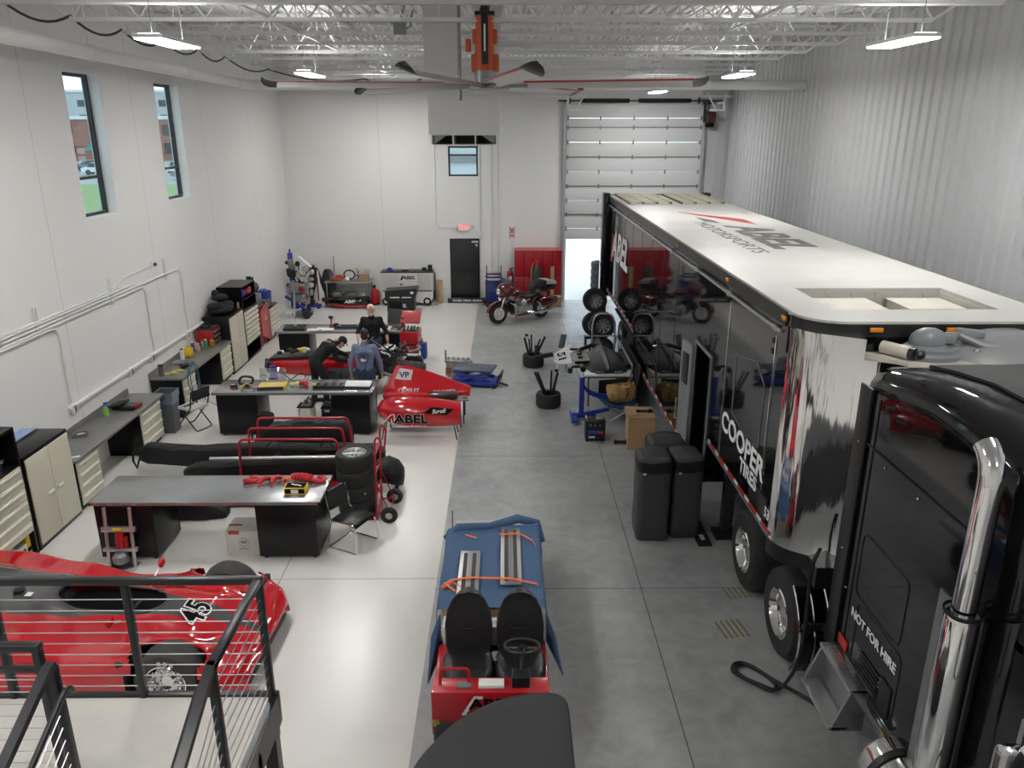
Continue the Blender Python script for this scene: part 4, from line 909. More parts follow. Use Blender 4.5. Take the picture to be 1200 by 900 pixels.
# white carton
t = thing('carton', 'white cardboard carton on the floor under the near table', 'box', (-3.67, 9.83, 0)); b = MB(); b.box(-.24, .24, -.2, .2, 0, .38, .005); b.build('carton_body', M['cardboard_white'], t)
b = MB(); b.box(-.24, -.05, -.06, -.01, .381, .384); b.box(-.2, -.05, -.2015, -.2, .32, .38); b.build('tape', mat('tape_red', (.45, .06, .04), .5), t, label='red tape')
b = MB(); b.tube([(.0 + .07 * math.cos(i * PI / 12), -.2012, .2 + .07 * math.sin(i * PI / 12)) for i in range(24)], .004, 4, closed=True); b.box(-.07, .07, -.2015, -.2, .09, .105); b.box(-.04, .04, -.2015, -.2, .18, .22); b.build('printed_mark', M['grey_metal'], t)
# sled chair
t = thing('sled_chair', 'black stacking chair with chrome sled legs beside the near table', 'chair', (-2.18, 9.92, 0), -118)
b = MB(); b.grid(lambda u, v: V(((u - .5) * .45, (v - .5) * .45, .45 + .02 * math.cos((v - .5) * 5) - .02 * abs(u - .5))), 8, 8)
b.grid(lambda u, v: V(((u - .5) * .45, (v - .5) * .45, .425 + .02 * math.cos((v - .5) * 5) - .02 * abs(u - .5))), 8, 8); b.box(-.21, .21, -.21, .21, .435, .455, .02); b.build('seat', M['black_satin'], t)
b = MB(); b.loft([[V((x * w, -.24 - .10 * (z - .5) - dd, z)) for x in (-.5, -.25, 0, .25, .5) for dd in (0,)] + [V((x * w, -.26 - .10 * (z - .5) - .02, z)) for x in (.5, .25, 0, -.25, -.5)] for z, w in ((.56, .36), (.62, .42), (.72, .44), (.80, .40), (.84, .32))]); b.build('backrest', M['black_satin'], t)
for s in (-1, 1):
    b = MB(); b.tube(fillet([(s * .22, -.3, .82), (s * .22, -.22, .44), (s * .22, .2, .43), (s * .25, .24, .012), (s * .25, -.28, .012), (s * .22, -.2, .43)], .05), .011, 8); b.build('leg', M['chrome'], t)
for p, q in (((-.25, -.26, .012), (.25, -.26, .012)), ((-.22, .1, .42), (.22, .1, .42))): b = MB(); b.tube([p, q], .011, 8); b.build('cross_bar', M['chrome'], t)
# ---------------------------------------------------------------- tyres on a hand truck
TH = .245
def tyre_mesh(r, w, rim, n=36):
    b = MB(); b.lathe([(r * rim, .01), (r * .72, .0), (r * .92, .004), (r * .985, w * .12), (r, w * .28), (r, w * .72), (r * .985, w * .88), (r * .92, w - .004), (r * .72, w), (r * rim, w - .01), (r * rim * .98, w * .5), (r * rim, .01)], n=n); return b
def rim_mesh(r, w, spokes=8):
    b = MB(); b.lathe([(r, w - .01), (r * .95, w - .005), (r * .88, w - .03), (r * .80, w * .55), (r * .80, w * .3), (r * .9, .02), (r, .01)], n=30)
    for k in range(spokes):
        a = 2 * PI * k / spokes; c, s_ = math.cos(a), math.sin(a)
        b.cyl((c * .04, s_ * .04, w - .03), (c * r * .86, s_ * r * .86, w - .05), .018, .024, n=6)
    b.lathe([(.001, w - .02), (.05, w - .025), (.055, w - .06), (.05, w * .3), (.001, w * .3)], n=14); return b
t0 = thing('tyre', 'top tyre of the black stack on the red hand truck, with bright wheel', 'tyre', (-2.30, 10.88, .045 + 3 * (TH + .003)), 0, 'tyres on the hand truck')
ty = tyre_mesh(.295, TH, .62).build('tread', M['rubber'], t0); rim_mesh(.185, TH).build('wheel_rim', M['alu'], t0, label='bright multi-spoke rim')
for k, n in ((2, 'second tyre from the top'), (1, 'third tyre down, with green dot,'), (0, 'bottom tyre')): 
    d = dup(t0, (-2.30, 10.88, .045 + k * (TH + .003)), 40 * k, n + ' of the black stack on the red hand truck')
    if k == 1: b = W(d); b.ell((-2.30 + .295 * math.cos(R(-55)), 10.88 + .295 * math.sin(R(-55)), .045 + TH + .003 + .15), .014, 10); b.build('sticker', M['bright_green'], d, label='green dot')
mk('cart_red', (.36, .012, .025), .32, coat=.2)
def hand_truck(x, y, rz, label, m='cart_red'):
    t = thing('hand_truck', label, 'hand truck', (x, y, 0), rz)
    for s in (-1, 1):
        b = MB(); b.tube(fillet([(0, s * .24, .04), (.03, s * .24, 1.30), (.07, s * .24, 1.38), (.13, s * .24, 1.30), (.09, s * .24, .98), (.04, s * .24, .92)], .04), .016, 8); b.build('side_rail', M[m], t)
        b = MB(); b.lathe([(.055, -.035), (.10, -.04), (.128, -.02), (.13, 0), (.128, .02), (.10, .04), (.055, .035)], (.20, s * .32, .13), 'Y', 24); w_ = b.build('wheel', M['rubber'], t)
        b = MB(); b.lathe([(.001, -.03), (.05, -.035), (.058, -.02), (.058, .02), (.05, .035), (.001, .03)], (.20, s * .32, .13), 'Y', 18); b.build('wheel_hub', M['alu'], w_)
        b = MB(); b.tube([(.02, s * .24, .62), (.2, s * .26, .13)], .010, 6); b.tube([(0, s * .24, .13), (.2, s * .26, .13)], .012, 6); b.build('wheel_brace', M[m], t)
    b = MB()
    b.tube([(.2, -.3, .13), (.2, .3, .13)], .012, 8); b.build('axle', M[m], t)
    for z in (.12, .45, .8, 1.08): b = MB(); b.box(-.01, .03, -.24, .24, z - .02, z + .02, .004); b.build('crossbar', M[m], t)
    b = MB(); b.box(-.26, .02, -.26, .26, .012, .03, .004); b.box(-.01, .015, -.26, .26, .03, .16); b.build('toe_plate', M[m], t)
    return t
hand_truck(-1.97, 10.86, 0, 'red hand truck carrying the stack of four black tyres')
# ---------------------------------------------------------------- red panel cart with three hoops
t = thing('panel_cart', 'red panel cart with three tubular hoops, behind the near table', 'cart', (-3.4, 11.9, 0))
b = W(t); b.box(-4.38, -2.46, 11.28, 12.55, .17, .21, .006); b.box(-4.38, -2.46, 11.26, 11.29, .13, .22); b.build('deck', M['cart_red'], t)
for y in (11.45, 11.93, 12.41):
    b = W(t); b.tube(fillet([(-4.28, y, .2), (-4.24, y, 1.0), (-2.70, y, 1.0), (-2.62, y, .2)], .09), .021, 10); b.build('hoop', M['cart_red'], t)
for x in (-4.25, -2.58):
    for y in (11.4, 12.45):
        b = W(t); b.cyl((x, y - .025, .075), (x, y + .025, .075), .075, n=18); b.build('caster', M['rubber'], t)
def long_bag(rings, label, y=0, nm='equipment_bag', m='bag_fabric', straps=()):
    """rings: (x, y, z0, z1, halfwidth)"""
    b = MB(); L = []
    random.seed(len(label))
    fin = []
    for i in range(len(rings) - 1):
        for k in range(4): fin.append([a + (c - a) * k / 4 for a, c in zip(rings[i], rings[i + 1])])
    fin.append(rings[-1])
    for x, yy, z0, z1, hw in fin:
        cz, hz = (z0 + z1) / 2, (z1 - z0) / 2
        L.append([V((x, yy + hw * math.copysign(abs(math.cos(a)) ** .4, math.cos(a)) * random.uniform(.88, 1.06), cz + hz * math.copysign(abs(math.sin(a)) ** .45, math.sin(a)) * (random.uniform(.84, 1.06) if math.sin(a) > -.5 else 1))) for a in [j * PI / 8 for j in range(16)]])
    o = thing(nm, label, 'bag', (rings[len(rings) // 2][0], rings[len(rings) // 2][1], rings[0][2]), group='black equipment bags')
    b.T = Matrix.Translation(o.location).inverted(); b.loft(L); b.build('bag_body', M[m], o, ang=32)
    for x, yy, z, hw in straps:
        b = W(o); b.tube([(x - .1, yy - hw, z), (x - .1, yy - hw - .01, z + .03), (x, yy - hw * .2, z + .09), (x + .1, yy - hw - .01, z + .03), (x + .1, yy - hw, z)], .014, 5); b.build('strap', M['black_matte'], o)
    return o
long_bag([(-6.35, 12.48, .22, .42, .10), (-6.2, 12.45, .18, .52, .15), (-5.2, 12.30, .18, .52, .15), (-4.2, 12.22, .22, .62, .13), (-3.2, 12.18, .22, .62, .13), (-2.2, 12.15, .24, .62, .12), (-2.05, 12.12, .28, .56, .10)], 'longest black equipment bag, with loop handle at its far left end, on the red cart', straps=((-3.9, 12.18, .62, .12), (-3.0, 12.16, .62, .12)))
long_bag([(-5.3, 11.78, .20, .36, .10), (-5.1, 11.76, .16, .46, .14), (-4.3, 11.70, .22, .56, .15), (-3.2, 11.70, .22, .60, .15), (-2.3, 11.70, .24, .56, .14), (-2.1, 11.70, .28, .5, .1)], 'black equipment bag between the front two hoops of the red cart', straps=((-3.7, 11.70, .58, .14), (-3.3, 11.7, .59, .14)))
long_bag([(-5.2, 11.22, .02, .2, .08), (-5.0, 11.2, .01, .34, .14), (-3.4, 11.16, .01, .36, .14), (-2.8, 11.12, .01, .34, .14), (-2.65, 11.12, .03, .24, .10)], 'black equipment bag on the floor in front of the red cart, by the silver pole')
long_bag([(-4.18, 12.62, .60, .72, .10), (-4.05, 12.72, .22, .82, .15), (-3.4, 12.74, .22, .86, .16), (-2.85, 12.74, .22, .84, .15), (-2.7, 12.72, .3, .7, .1)], 'stout grey-black bag standing behind the rear hoop of the red cart')
long_bag([(-5.25, 10.78, .0, .2, .1), (-5.1, 10.76, .0, .34, .16), (-4.6, 10.76, .0, .32, .16), (-4.3, 10.8, .0, .12, .1)], 'short black bag on the floor under the back of the near table')
t = thing('wheeled_bag', 'black bag end with small caster wheels behind the tyre stack', 'bag', (-2.0, 11.75, 0), 0, 'black equipment bags')
b = MB(); b.loft([[V((x, hw * math.cos(a), zc + hz * math.sin(a))) for a in [j * PI / 7 for j in range(14)]] for x, hw, zc, hz in ((-.12, .2, .3, .2), (.05, .3, .34, .22), (.22, .28, .28, .20), (.30, .2, .22, .14))]); b.build('bag_body', M['bag_fabric'], t, ang=60)
for y in (-.2, .22): b = MB(); b.cyl((.2, y - .02, .05), (.2, y + .02, .05), .05, n=14); b.build('caster', M['rubber'], t)
b = MB(); b.box(.18, .24, -.22, .24, .08, .13); b.build('wheel_bracket', M['black_metal'], t)
b = MB(); b.tube([(-4.75, 11.47, .66), (-4.2, 11.5, .655), (-2.6, 11.55, .65)], .03, 10); b.build
solo('silver_pole', b, M['alu'], 'long silver pole lying on the bags in the red cart', 'pole')
b = MB(); b.tube([(-6.4, 12.45, .42), (-6.46, 12.43, .36), (-6.47, 12.42, .2), (-6.42, 12.41, .08), (-6.36, 12.42, .24)], .02, 6); b.build('loop_handle', M['black_matte'], bpy.data.objects['equipment_bag']).matrix_parent_inverse = Matrix.Translation(bpy.data.objects['equipment_bag'].location).inverted()
# ---------------------------------------------------------------- folding chair, backpack, jug, cases
t = thing('folding_chair', 'black folding chair with white seat cushion with black lettering', 'chair', (-6.22, 14.55, 0), 65)
b = MB(); b.box(-.22, .22, -.2, .2, .42, .48, .02); b.build('seat', M['white_plastic'], t, label='white seat cushion')
text('ABEL', .15, M['black_letter'], t, (0, .06, .482), (0, 0, 180), bold=.03, sx=1.3, shear=.2, ext=.001, label='black lettering')
for s in (-1, 1):
    b = MB(); b.tube(fillet([(s * .23, -.25, .84), (s * .23, -.18, .5), (s * .22, .26, .015), (s * .1, .28, .015)], .05), .013, 8); b.build('leg', M['black_metal'], t)
    b = MB(); b.tube(fillet([(s * .2, .16, .44), (s * .2, -.24, .015), (0, -.26, .015)], .05), .013, 8); b.build('leg', M['black_metal'], t)
b = MB(); b.cbox((0, -.24, .74), (.44, .03, .2), (-10, 0, 0), .01); b.build('backrest', M['cloth_black'], t)
t = thing('backpack', 'black backpack slumped on the floor in front of the middle table', 'backpack', (-4.55, 13.80, 0), 0)
b = MB(); b.loft([[V((rx * math.cos(a), ry * math.sin(a), z)) for a in [j * PI / 8 for j in range(16)]] for z, rx, ry in ((0, .16, .12), (.06, .22, .16), (.2, .22, .16), (.32, .18, .14), (.40, .14, .12), (.48, .17, .14), (.56, .15, .13), (.60, .06, .05))]); b.build('pack_body', M['cloth_black'], t, ang=60)
for s in (-1, 1): b = MB(); b.tube([(s * .14, -.12, .34), (s * .24, -.16, .26), (s * .25, -.15, .12), (s * .18, -.13, .04)], .018, 6); b.build('strap', M['black_matte'], t)
t = thing('fuel_jug', 'cloudy white fuel jug with hose and purple mark under the middle table', 'jug', (-3.93, 14.42, 0))
b = MB(); b.loft([[V((sx_ * k, sy * k, z)) for sx_, sy in ((-.15, -.1), (-.1, -.15), (.1, -.15), (.15, -.1), (.15, .1), (.1, .15), (-.1, .15), (-.15, .1))] for z, k in ((0, .9), (.03, 1), (.42, 1), (.50, .85), (.54, .4))]); b.build('jug_body', mat('jug_white', (.58, .57, .50), .4), t)
b = MB(); b.cyl((0, 0, .54), (0, 0, .62), .045, n=14); b.tube([(0, 0, .6), (.05, -.02, .68), (.12, -.05, .62), (.1, -.1, .56), (-.04, -.1, .55)], .02, 8); b.build('hose', M['grey_metal'], t)
b = MB(); b.box(-.16, .16, -.155, .155, .50, .52, .006); b.build('band', M['black_matte'], t)
text('VP', .17, mat('purple', (.12, .05, .35), .5), t, (0, -.152, .2), (90, 0, 0), bold=.03, label='purple mark')
for x, y, z, lb, s in ((-3.52, 14.25, 0, 'lower black storage case under the middle table beside the jug', .30), (-3.5, 14.5, .30, 'upper black storage case under the middle table', .2)):
    t = thing('storage_case', lb, 'case', (x, y, z), 0, 'black cases under the middle table'); b = MB(); b.box(-.12, .12, -.2, .2, 0, s - .03, .015); b.build('case_body', M['black_satin'], t); b = MB(); b.box(-.13, .13, -.21, .21, s - .03, s, .01); b.build('lid', M['black_matte'], t); b = MB(); b.box(-.05, .05, -.225, -.21, s - .09, s - .04, .004); b.build('latch', M['alu'], t)
# ---------------------------------------------------------------- items on the middle table
t = thing('tape_dispenser', 'small round tape roll with red tab on the middle table end', 'tape', (-5.3, 14.38, .9)); b = MB(); b.lathe([(.04, 0), (.07, 0), (.07, .06), (.04, .06)], n=20); b.build('roll', M['black_satin'], t); b = MB(); b.lathe([(.035, 0), (.042, 0), (.042, .062), (.035, .062)], n=16); b.build('core', M['cardboard_white'], t); b = MB(); b.box(-.05, .05, -.12, -.07, 0, .01); b.build('tab', M['red_paint'], t)
t = thing('cable_coil', 'black coil of cable with yellow tie on the middle table', 'cable', (-5.06, 14.42, .9), 20)
b = MB(); pts = [(.13 * math.cos(i * .42) * (1 + .06 * math.sin(i)), .03 * math.sin(i * 1.3) + .02 * math.sin(i * .11), .12 + .09 * math.sin(i * .42)) for i in range(60)]; b.tube(pts, .02, 6); b.build('loops', M['cable_black'], t)
b = MB(); b.tube([(-.12, -.05, .03), (0, -.06, .08), (.1, -.05, .03)], .012, 6); b.build('tie', M['yellow'], t)
t = thing('organizer_box', 'clear parts organizer with yellow insert and open lid on the middle table', 'organizer', (-4.55, 14.36, .9), 5)
b = MB(); b.box(-.26, .26, -.16, .16, 0, .05, .006); b.build('tray', M['black_satin'], t)
b = MB(); b.box(-.24, .24, -.14, .14, .05, .065); b.build('insert', mat('insert_yellow', (.70, .52, .16), .5), t, label='yellow insert')
b = MB(); b.box(.245, .27, -.17, .17, .0, .07, .004); b.build('latch_side', M['yellow'], t)
b = MB(); b.cbox((-.0, .17, .2), (.5, .012, .28), (-12, 0, 0), .004); b.build('lid', glass_mat('clear_lid', (.80, .84, .88), .25), t, label='clear lid')
t = thing('drill', 'red cordless drill with yellow-green chuck on the middle table', 'drill', (-3.98, 14.45, .9), 10); b = MB(); b.cyl((-.06, 0, .06), (.12, 0, .06), .05, .04, n=14); b.cbox((.07, -.08, .045), (.07, .16, .05), (0, 0, 15), .012); b.build('drill_body', M['red_paint'], t)
b = MB(); b.cyl((-.14, 0, .06), (-.06, 0, .06), .03, .045, n=12); b.ell((-.2, .03, .04), (.06, .04, .04), 10); b.build('chuck', mat('lime', (.55, .6, .2), .5), t)
t = thing('lathe_tray', 'long black tray of tools with brass knob on the middle table', 'tray', (-3.42, 14.32, .9)); b = MB(); b.box(-.3, .3, -.1, .1, 0, .07, .008); b.build('tray_body', M['black_satin'], t)
b = MB(); b.cyl((-.34, 0, .05), (-.26, 0, .05), .055, n=16); b.build('knob', mat('brass', (.42, .35, .18), .4, .7), t)
for k in range(7): b = MB(); b.cyl((-.22 + .075 * k, -.06, .075), (-.22 + .075 * k, .06, .075), .014, n=8); b.build('tool', M['grey_metal'] if k % 2 else M['black_matte'], t)
t = thing('binder', 'white open paper binder on the middle table near its end', 'binder', (-2.88, 14.38, .9), -3); b = MB(); b.box(-.26, .26, -.15, .15, 0, .04, .005); b.build('cover', M['black_satin'], t); b = MB(); b.cbox((0, .02, .055), (.5, .26, .03), (6, 0, 0), .003); b.build('pages', M['paper'], t, label='white pages')
# ---------------------------------------------------------------- items on the far table
t = thing('keyboard_console', 'black control console with round knob on the far table', 'console', (-5.28, 18.95, .9)); b = MB(); b.prism([(-.14, 0), (.14, 0), (.14, .1), (-.14, .05)], -.27, .27, 'X'); b.build('console_body', M['black_satin'], t); b = MB(); b.ell((0, .05, .09), .045, 12); b.build('knob', M['alu'], t)
for i, (x, y, a) in enumerate(((-4.82, 18.92, 8), (-4.6, 18.98, -6), (-4.45, 18.88, 12))):
    b = MB(); b.box(-.15, .15, -.11, .11, 0, .006); solo('paper_sheet', b, M['paper'], 'white paper sheet on the far table, ' + ('nearest the console', 'middle one', 'nearest the upright tool')[i], 'paper', (x, y, .9 + .007 * i), a, 'papers on the far table')
t = thing('upright_tool', 'dark upright hand tool standing on the far table beside the papers', 'tool', (-4.42, 19.2, .9)); b = MB(); b.lathe([(.001, 0), (.06, 0), (.05, .05), (.02, .08), (.02, .22), (.001, .22)], n=14); b.build('stand', M['red_dark'], t); b = MB(); b.cyl((-.05, 0, .26), (.05, 0, .24), .04, n=12); b.build('tool_head', M['black_metal'], t)
t = thing('torque_wrench_case', 'long black instrument case on the far table behind the men', 'case', (-3.95, 19.1, .9), 4); b = MB(); b.box(-.32, .32, -.09, .09, 0, .06, .01); b.build('case_body', M['black_satin'], t); b = MB(); b.cyl((-.2, -.03, .065), (.2, -.03, .065), .02, n=8); b.ell((-.34, .1, .05), (.08, .08, .06), 12); b.build('instrument', M['black_matte'], t)
t = thing('printer_tray', 'white tray holding a black device at the far table end', 'tray', (-3.08, 19.0, .9)); b = MB(); b.box(-.2, .2, -.16, .16, 0, .03, .006); b.build('tray_body', M['white_plastic'], t); b = MB(); b.box(-.12, .13, -.1, .1, .03, .09, .015); b.build('device', M['black_satin'], t)
b = MB(); b.tube([(-.1, 0, .02), (0, .05, .04), (.1, 0, .06), (.15, -.06, .02)], .02, 6); b.ell((.1, .06, .05), (.08, .06, .05), 10); solo('cable_bundle', b, M['grey_plastic'], 'grey cable bundle on the right end of the far table', 'cable', (-2.78, 18.95, .9))
# ---------------------------------------------------------------- red open-wheel chassis on stands
mk('engine_dark', (.03, .03, .032), .4, .4, noise=(14, .8, (.12, .12, .12)))
t = thing('race_car_chassis', 'stripped red single-seat race car chassis on stands between the middle and far tables', 'car', (-3.7, 16.85, 0), -4)
tub = [(-1.58, .22, .48, .72, ), (-1.45, .27, .42, .76), (-1.0, .29, .40, .80), (-.5, .33, .38, .84), (-.1, .36, .38, .80), (.35, .38, .38, .84), (.62, .36, .38, .98), (.78, .30, .40, 1.02)]
b = MB(); L = []
for x, w_, z0, z1 in tub:
    cz, hz = (z0 + z1) / 2, (z1 - z0) / 2
    L.append([V((x, w_ * math.copysign(abs(math.cos(a)) ** .5, math.cos(a)), cz + hz * math.copysign(abs(math.sin(a)) ** .5, math.sin(a)))) for a in [j * PI / 10 for j in range(20)]])
b.loft(L); b.build('tub', M['red_gloss'], t)
b = MB(); b.loft([[V((x, w_ * math.cos(a), z + .03 * math.sin(a) )) for a in [j * PI / 8 for j in range(16)]] for x, w_, z in ((-.45, .10, .85), (-.35, .23, .85), (.0, .27, .83), (.35, .27, .86), (.5, .2, .93), (.55, .1, .96))]); b.build('cockpit', M['black_matte'], t, label='black cockpit opening')
b = MB(); b.tube([(.55, -.22, .85), (.58, -.16, 1.1), (.58, .16, 1.1), (.55, .22, .85)], .035, 8); b.build('roll_hoop', M['black_satin'], t)
b = MB(); b.loft([[V((x, -w_, z)), V((x, w_, z)), V((x, w_, z + .05)), V((x, -w_, z + .05))] for x, w_, z in ((-1.6, .2, .74), (-.9, .26, .80), (-.5, .28, .85))]); b.build('front_tray', M['black_satin'], t)
random.seed(5)
for m, n in (('yellow', 3), ('alu', 3), ('black_matte', 4)):
    for k in range(n): b = MB(); x = random.uniform(-1.4, -.75); b.ell((x, random.uniform(-.15, .15), .88 + (x + 1.5) * .08), (.07, .05, .045), 8); b.build('fitting', M[m], t)
b = MB(); b.lathe([(.10, -.04), (.14, -.02), (.14, .02), (.10, .04)], (-1.64, -.12, .56), 'X', 18); b.tube([(-1.6, .1, .6), (-1.75, 0, .7), (-1.7, -.2, .6), (-1.6, -.25, .5)], .03, 8); b.build('front_bulkhead_fittings', M['black_metal'], t)
for s in (-1, 1): b = MB(); b.tube([(-1.3, s * .25, .45), (-1.0, s * .6, .42), (-.9, s * .28, .48)], .014, 6); b.build('wishbone', M['black_metal'], t)
# side plates and engine
b = MB(); b.box(-.2, .75, -.62, -.36, .36, .66, .05); b.build('side_pod', M['engine_dark'], t); b = MB(); b.box(.72, .78, -.66, -.3, .34, .8, .006); b.build('radiator', M['alu'], t)
b = MB(); b.box(.8, 1.3, -.24, .24, .42, .84, .04); b.box(.85, 1.25, -.32, -.1, .84, .96, .02); b.box(.85, 1.25, .1, .32, .84, .96, .02); b.build('engine_block', M['engine_dark'], t)
b = MB(); b.loft([[V((x, w_ * math.cos(a), .56 + w_ * math.sin(a))) for a in [j * PI / 6 for j in range(12)]] for x, w_ in ((1.3, .22), (1.5, .16), (1.8, .14), (1.9, .1))]); b.build('gearbox', M['engine_dark'], t)
for k in range(16):
    b = MB(); x, y = random.uniform(.75, 1.45), random.uniform(-.4, .4); p = [V((x, y, .95))]
    for j in range(4): p.append(p[-1] + V((random.uniform(-.16, .2), random.uniform(-.2, .2), random.uniform(-.16, .13))))
    b.tube(p, random.choice((.012, .02, .028)), 6); b.build('hose', M[random.choice(('cable_black', 'black_matte', 'grey_metal', 'alu'))], t)
for s in (-1, 1):
    b = MB(); b.tube([(.9, s * .33, .78), (1.0, s * .48, .6), (1.4, s * .46, .45), (1.7, s * .3, .5)], .035, 8); b.build('exhaust_pipe', M['engine_metal'], t)
    b = MB(); b.tube([(1.3, s * .2, .5), (1.6, s * .75, .45), (1.75, s * .2, .5)], .014, 6); b.tube([(1.5, s * .2, .66), (1.62, s * .74, .6), (1.8, s * .18, .66)], .012, 6); b.cyl((1.6, s * .72, .5), (1.6, s * .84, .5), .12, n=16); b.build('rear_suspension', M['black_metal'], t)
b = MB(); b.box(.95, 1.22, -.15, .15, 1.0, 1.06, .02); b.build('airbox_plate', M['white_plastic'], t)
for x in (-.8, 1.1):
    b = MB()
    for s in (-1, 1): b.tube([(x - .18, s * .26, 0), (x, s * .22, .40), (x + .18, s * .26, 0)], .016, 6)
    b.tube([(x, -.24, .40), (x, .24, .40)], .018, 6); b.build('support_stand', M['grey_metal'], t)
# ---------------------------------------------------------------- bodywork on a stand
def bodyshell(L, closed=False):
    b = MB(); b.loft(L, caps=False, closed=False); return b
t = thing('engine_cover', 'red engine cover with tall fin on a stand behind the black-lettered bodywork', 'bodywork', (-1.65, 14.95, 0))
L = []
for x, w_, z0, z1, f in ((-2.48, .10, .66, .74, 0), (-2.40, .22, .62, .82, .0), (-2.2, .30, .62, .88, .34), (-1.95, .32, .62, .9, .32), (-1.6, .30, .62, .88, .24), (-1.2, .26, .62, .84, .13), (-.9, .20, .62, .80, .04), (-.72, .15, .63, .78, .0)):
    L.append([V((x, 14.95 - w_, z0)), V((x, 14.95 - w_ * 1.02, (z0 + z1) / 2)), V((x, 14.95 - w_ * .8, z1 - .02)), V((x, 14.95 - w_ * .35, z1 + f * .22)), V((x, 14.95 - .05, z1 + f * .9)), V((x, 14.95, z1 + f)), V((x, 14.95 + .05, z1 + f * .9)), V((x, 14.95 + w_ * .35, z1 + f * .22)), V((x, 14.95 + w_ * .8, z1 - .02)), V((x, 14.95 + w_ * 1.02, (z0 + z1) / 2)), V((x, 14.95 + w_, z0))])
L = [[p - V((0, 0, .06)) for p in r] for r in L]
b = W(t); b.loft(L, caps=False, closed=False); b.loft([[p + V((0, 0, -.012)) for p in r] for r in L], caps=False, closed=False); b.build('shell', M['red_gloss'], t, ang=50)
b = W(t); b.prism([(-2.22, .92), (-2.12, 1.14), (-1.85, 1.10), (-1.9, .89)], 14.82, 14.835, 'Y'); b.build('sponsor_panel', M['white_letter'], t, label='white sponsor panel'); 
text('VP', .17, mat('purple', (.12, .05, .35), .5), t, (-.38, -.137, 1.0), (90, 0, 0), bold=.03, label='purple mark')
text('CROSLEY', .10, M['white_letter'], t, (-.28, -.318, .74), (82, 0, 3), bold=.02, label='white lettering'); text('COOPER', .12, M['white_letter'], t, (.42, -.262, .68), (85, 0, 8), bold=.025, label='white lettering')
for x in (-2.3, -.85): b = W(t); b.tube([(x, 14.7, 0), (x, 14.72, .58), (x, 15.18, .58), (x, 15.2, 0)], .014, 6); b.build('stand_leg', M['black_metal'], t)
t = thing('side_bodywork', 'glossy red bodywork side with black lettering, standing on thin black legs', 'bodywork', (-1.65, 14.05, 0))
L = []
for x, z0, z1, d in ((-2.46, .52, .62, .05), (-2.40, .42, .72, .15), (-2.2, .31, .78, .22), (-1.9, .26, .79, .25), (-1.5, .25, .77, .26), (-1.1, .26, .72, .25), (-.86, .28, .68, .22)):
    h = z1 - z0; L.append([V((x, 14.05 + yy * d, z0 + zz * h)) for yy, zz in ((-.55, 0), (-1.0, .12), (-1.15, .4), (-1.05, .7), (-.7, .92), (0, 1.0), (.6, .96), (.9, .9))])
b = W(t); b.loft(L, caps=False, closed=False); b.loft([[p + V((0, .012, -.008)) for p in r] for r in L], caps=False, closed=False); b.build('shell', M['red_gloss'], t, ang=50)
text('ABEL', .23, M['black_letter'], t, (-.14, -.315, .46), (86, 0, 0), bold=.035, sx=1.25, ext=.003, label='black lettering'); text('ABEL', .23, M['white_letter'], t, (-.14, -.308, .46), (86, 0, 0), bold=.06, sx=1.25, ext=.001, label='white outline of the lettering')
b = W(t); b.tube([(-2.33, 13.78, .37), (-2.17, 13.76, .55), (-2.11, 13.755, .55), (-2.11, 13.755, .37), (-2.16, 13.76, .37), (-2.17, 13.76, .46)], .008, 5); b.build('logo_stroke', M['white_letter'], t)
text('Construction Company, Inc.', .055, M['white_letter'], t, (-.15, -.285, .31), (100, 0, 0), bold=.01, ext=.002, label='small white line of lettering')
b = W(t); b.prism([(-1.55, .58), (-1.40, .70), (-.98, .66), (-1.12, .54)], 13.745, 13.757, 'Y'); b.build('sponsor_panel', M['black_letter'], t); text('Scroll', .11, M['white_letter'], t, (.38, -.312, .62), (88, -4, 2), shear=.3, bold=.02, label='white script lettering')
for x, dx in ((-2.3, -.08), (-1.0, .06)):
    for y in (13.84, 14.24): b = W(t); b.tube([(x + dx, y, 0), (x, y, .38)], .012, 6); b.build('stand_leg', M['black_metal'], t)
t = thing('undertray', 'black and red floor panel resting between the two red bodywork pieces', 'bodywork', (-1.5, 14.5, 0))
b = W(t); b.prism([(-2.4, 14.38), (-1.4, 14.38), (-.75, 14.46), (-.75, 14.62), (-2.4, 14.62)], .58, .62); b.box(-1.5, -.95, 14.36, 14.6, .62, .74, .03); b.build('panel', M['carbon'], t); b = W(t); b.box(-2.42, -1.5, 14.40, 14.62, .62, .74, .04); b.build('red_trim', M['red_gloss'], t); b = W(t); b.box(-1.0, -.72, 14.36, 14.62, .60, .63, .01); b.cyl((-.82, 14.5, .6), (-.82, 14.5, .66), .06, n=14); b.build('end_plate', M['engine_metal'], t)
for x in (-2.3, -.9): b = W(t); b.tube([(x, 14.5, 0), (x, 14.5, .58)], .014, 6); b.build('stand_leg', M['black_metal'], t)
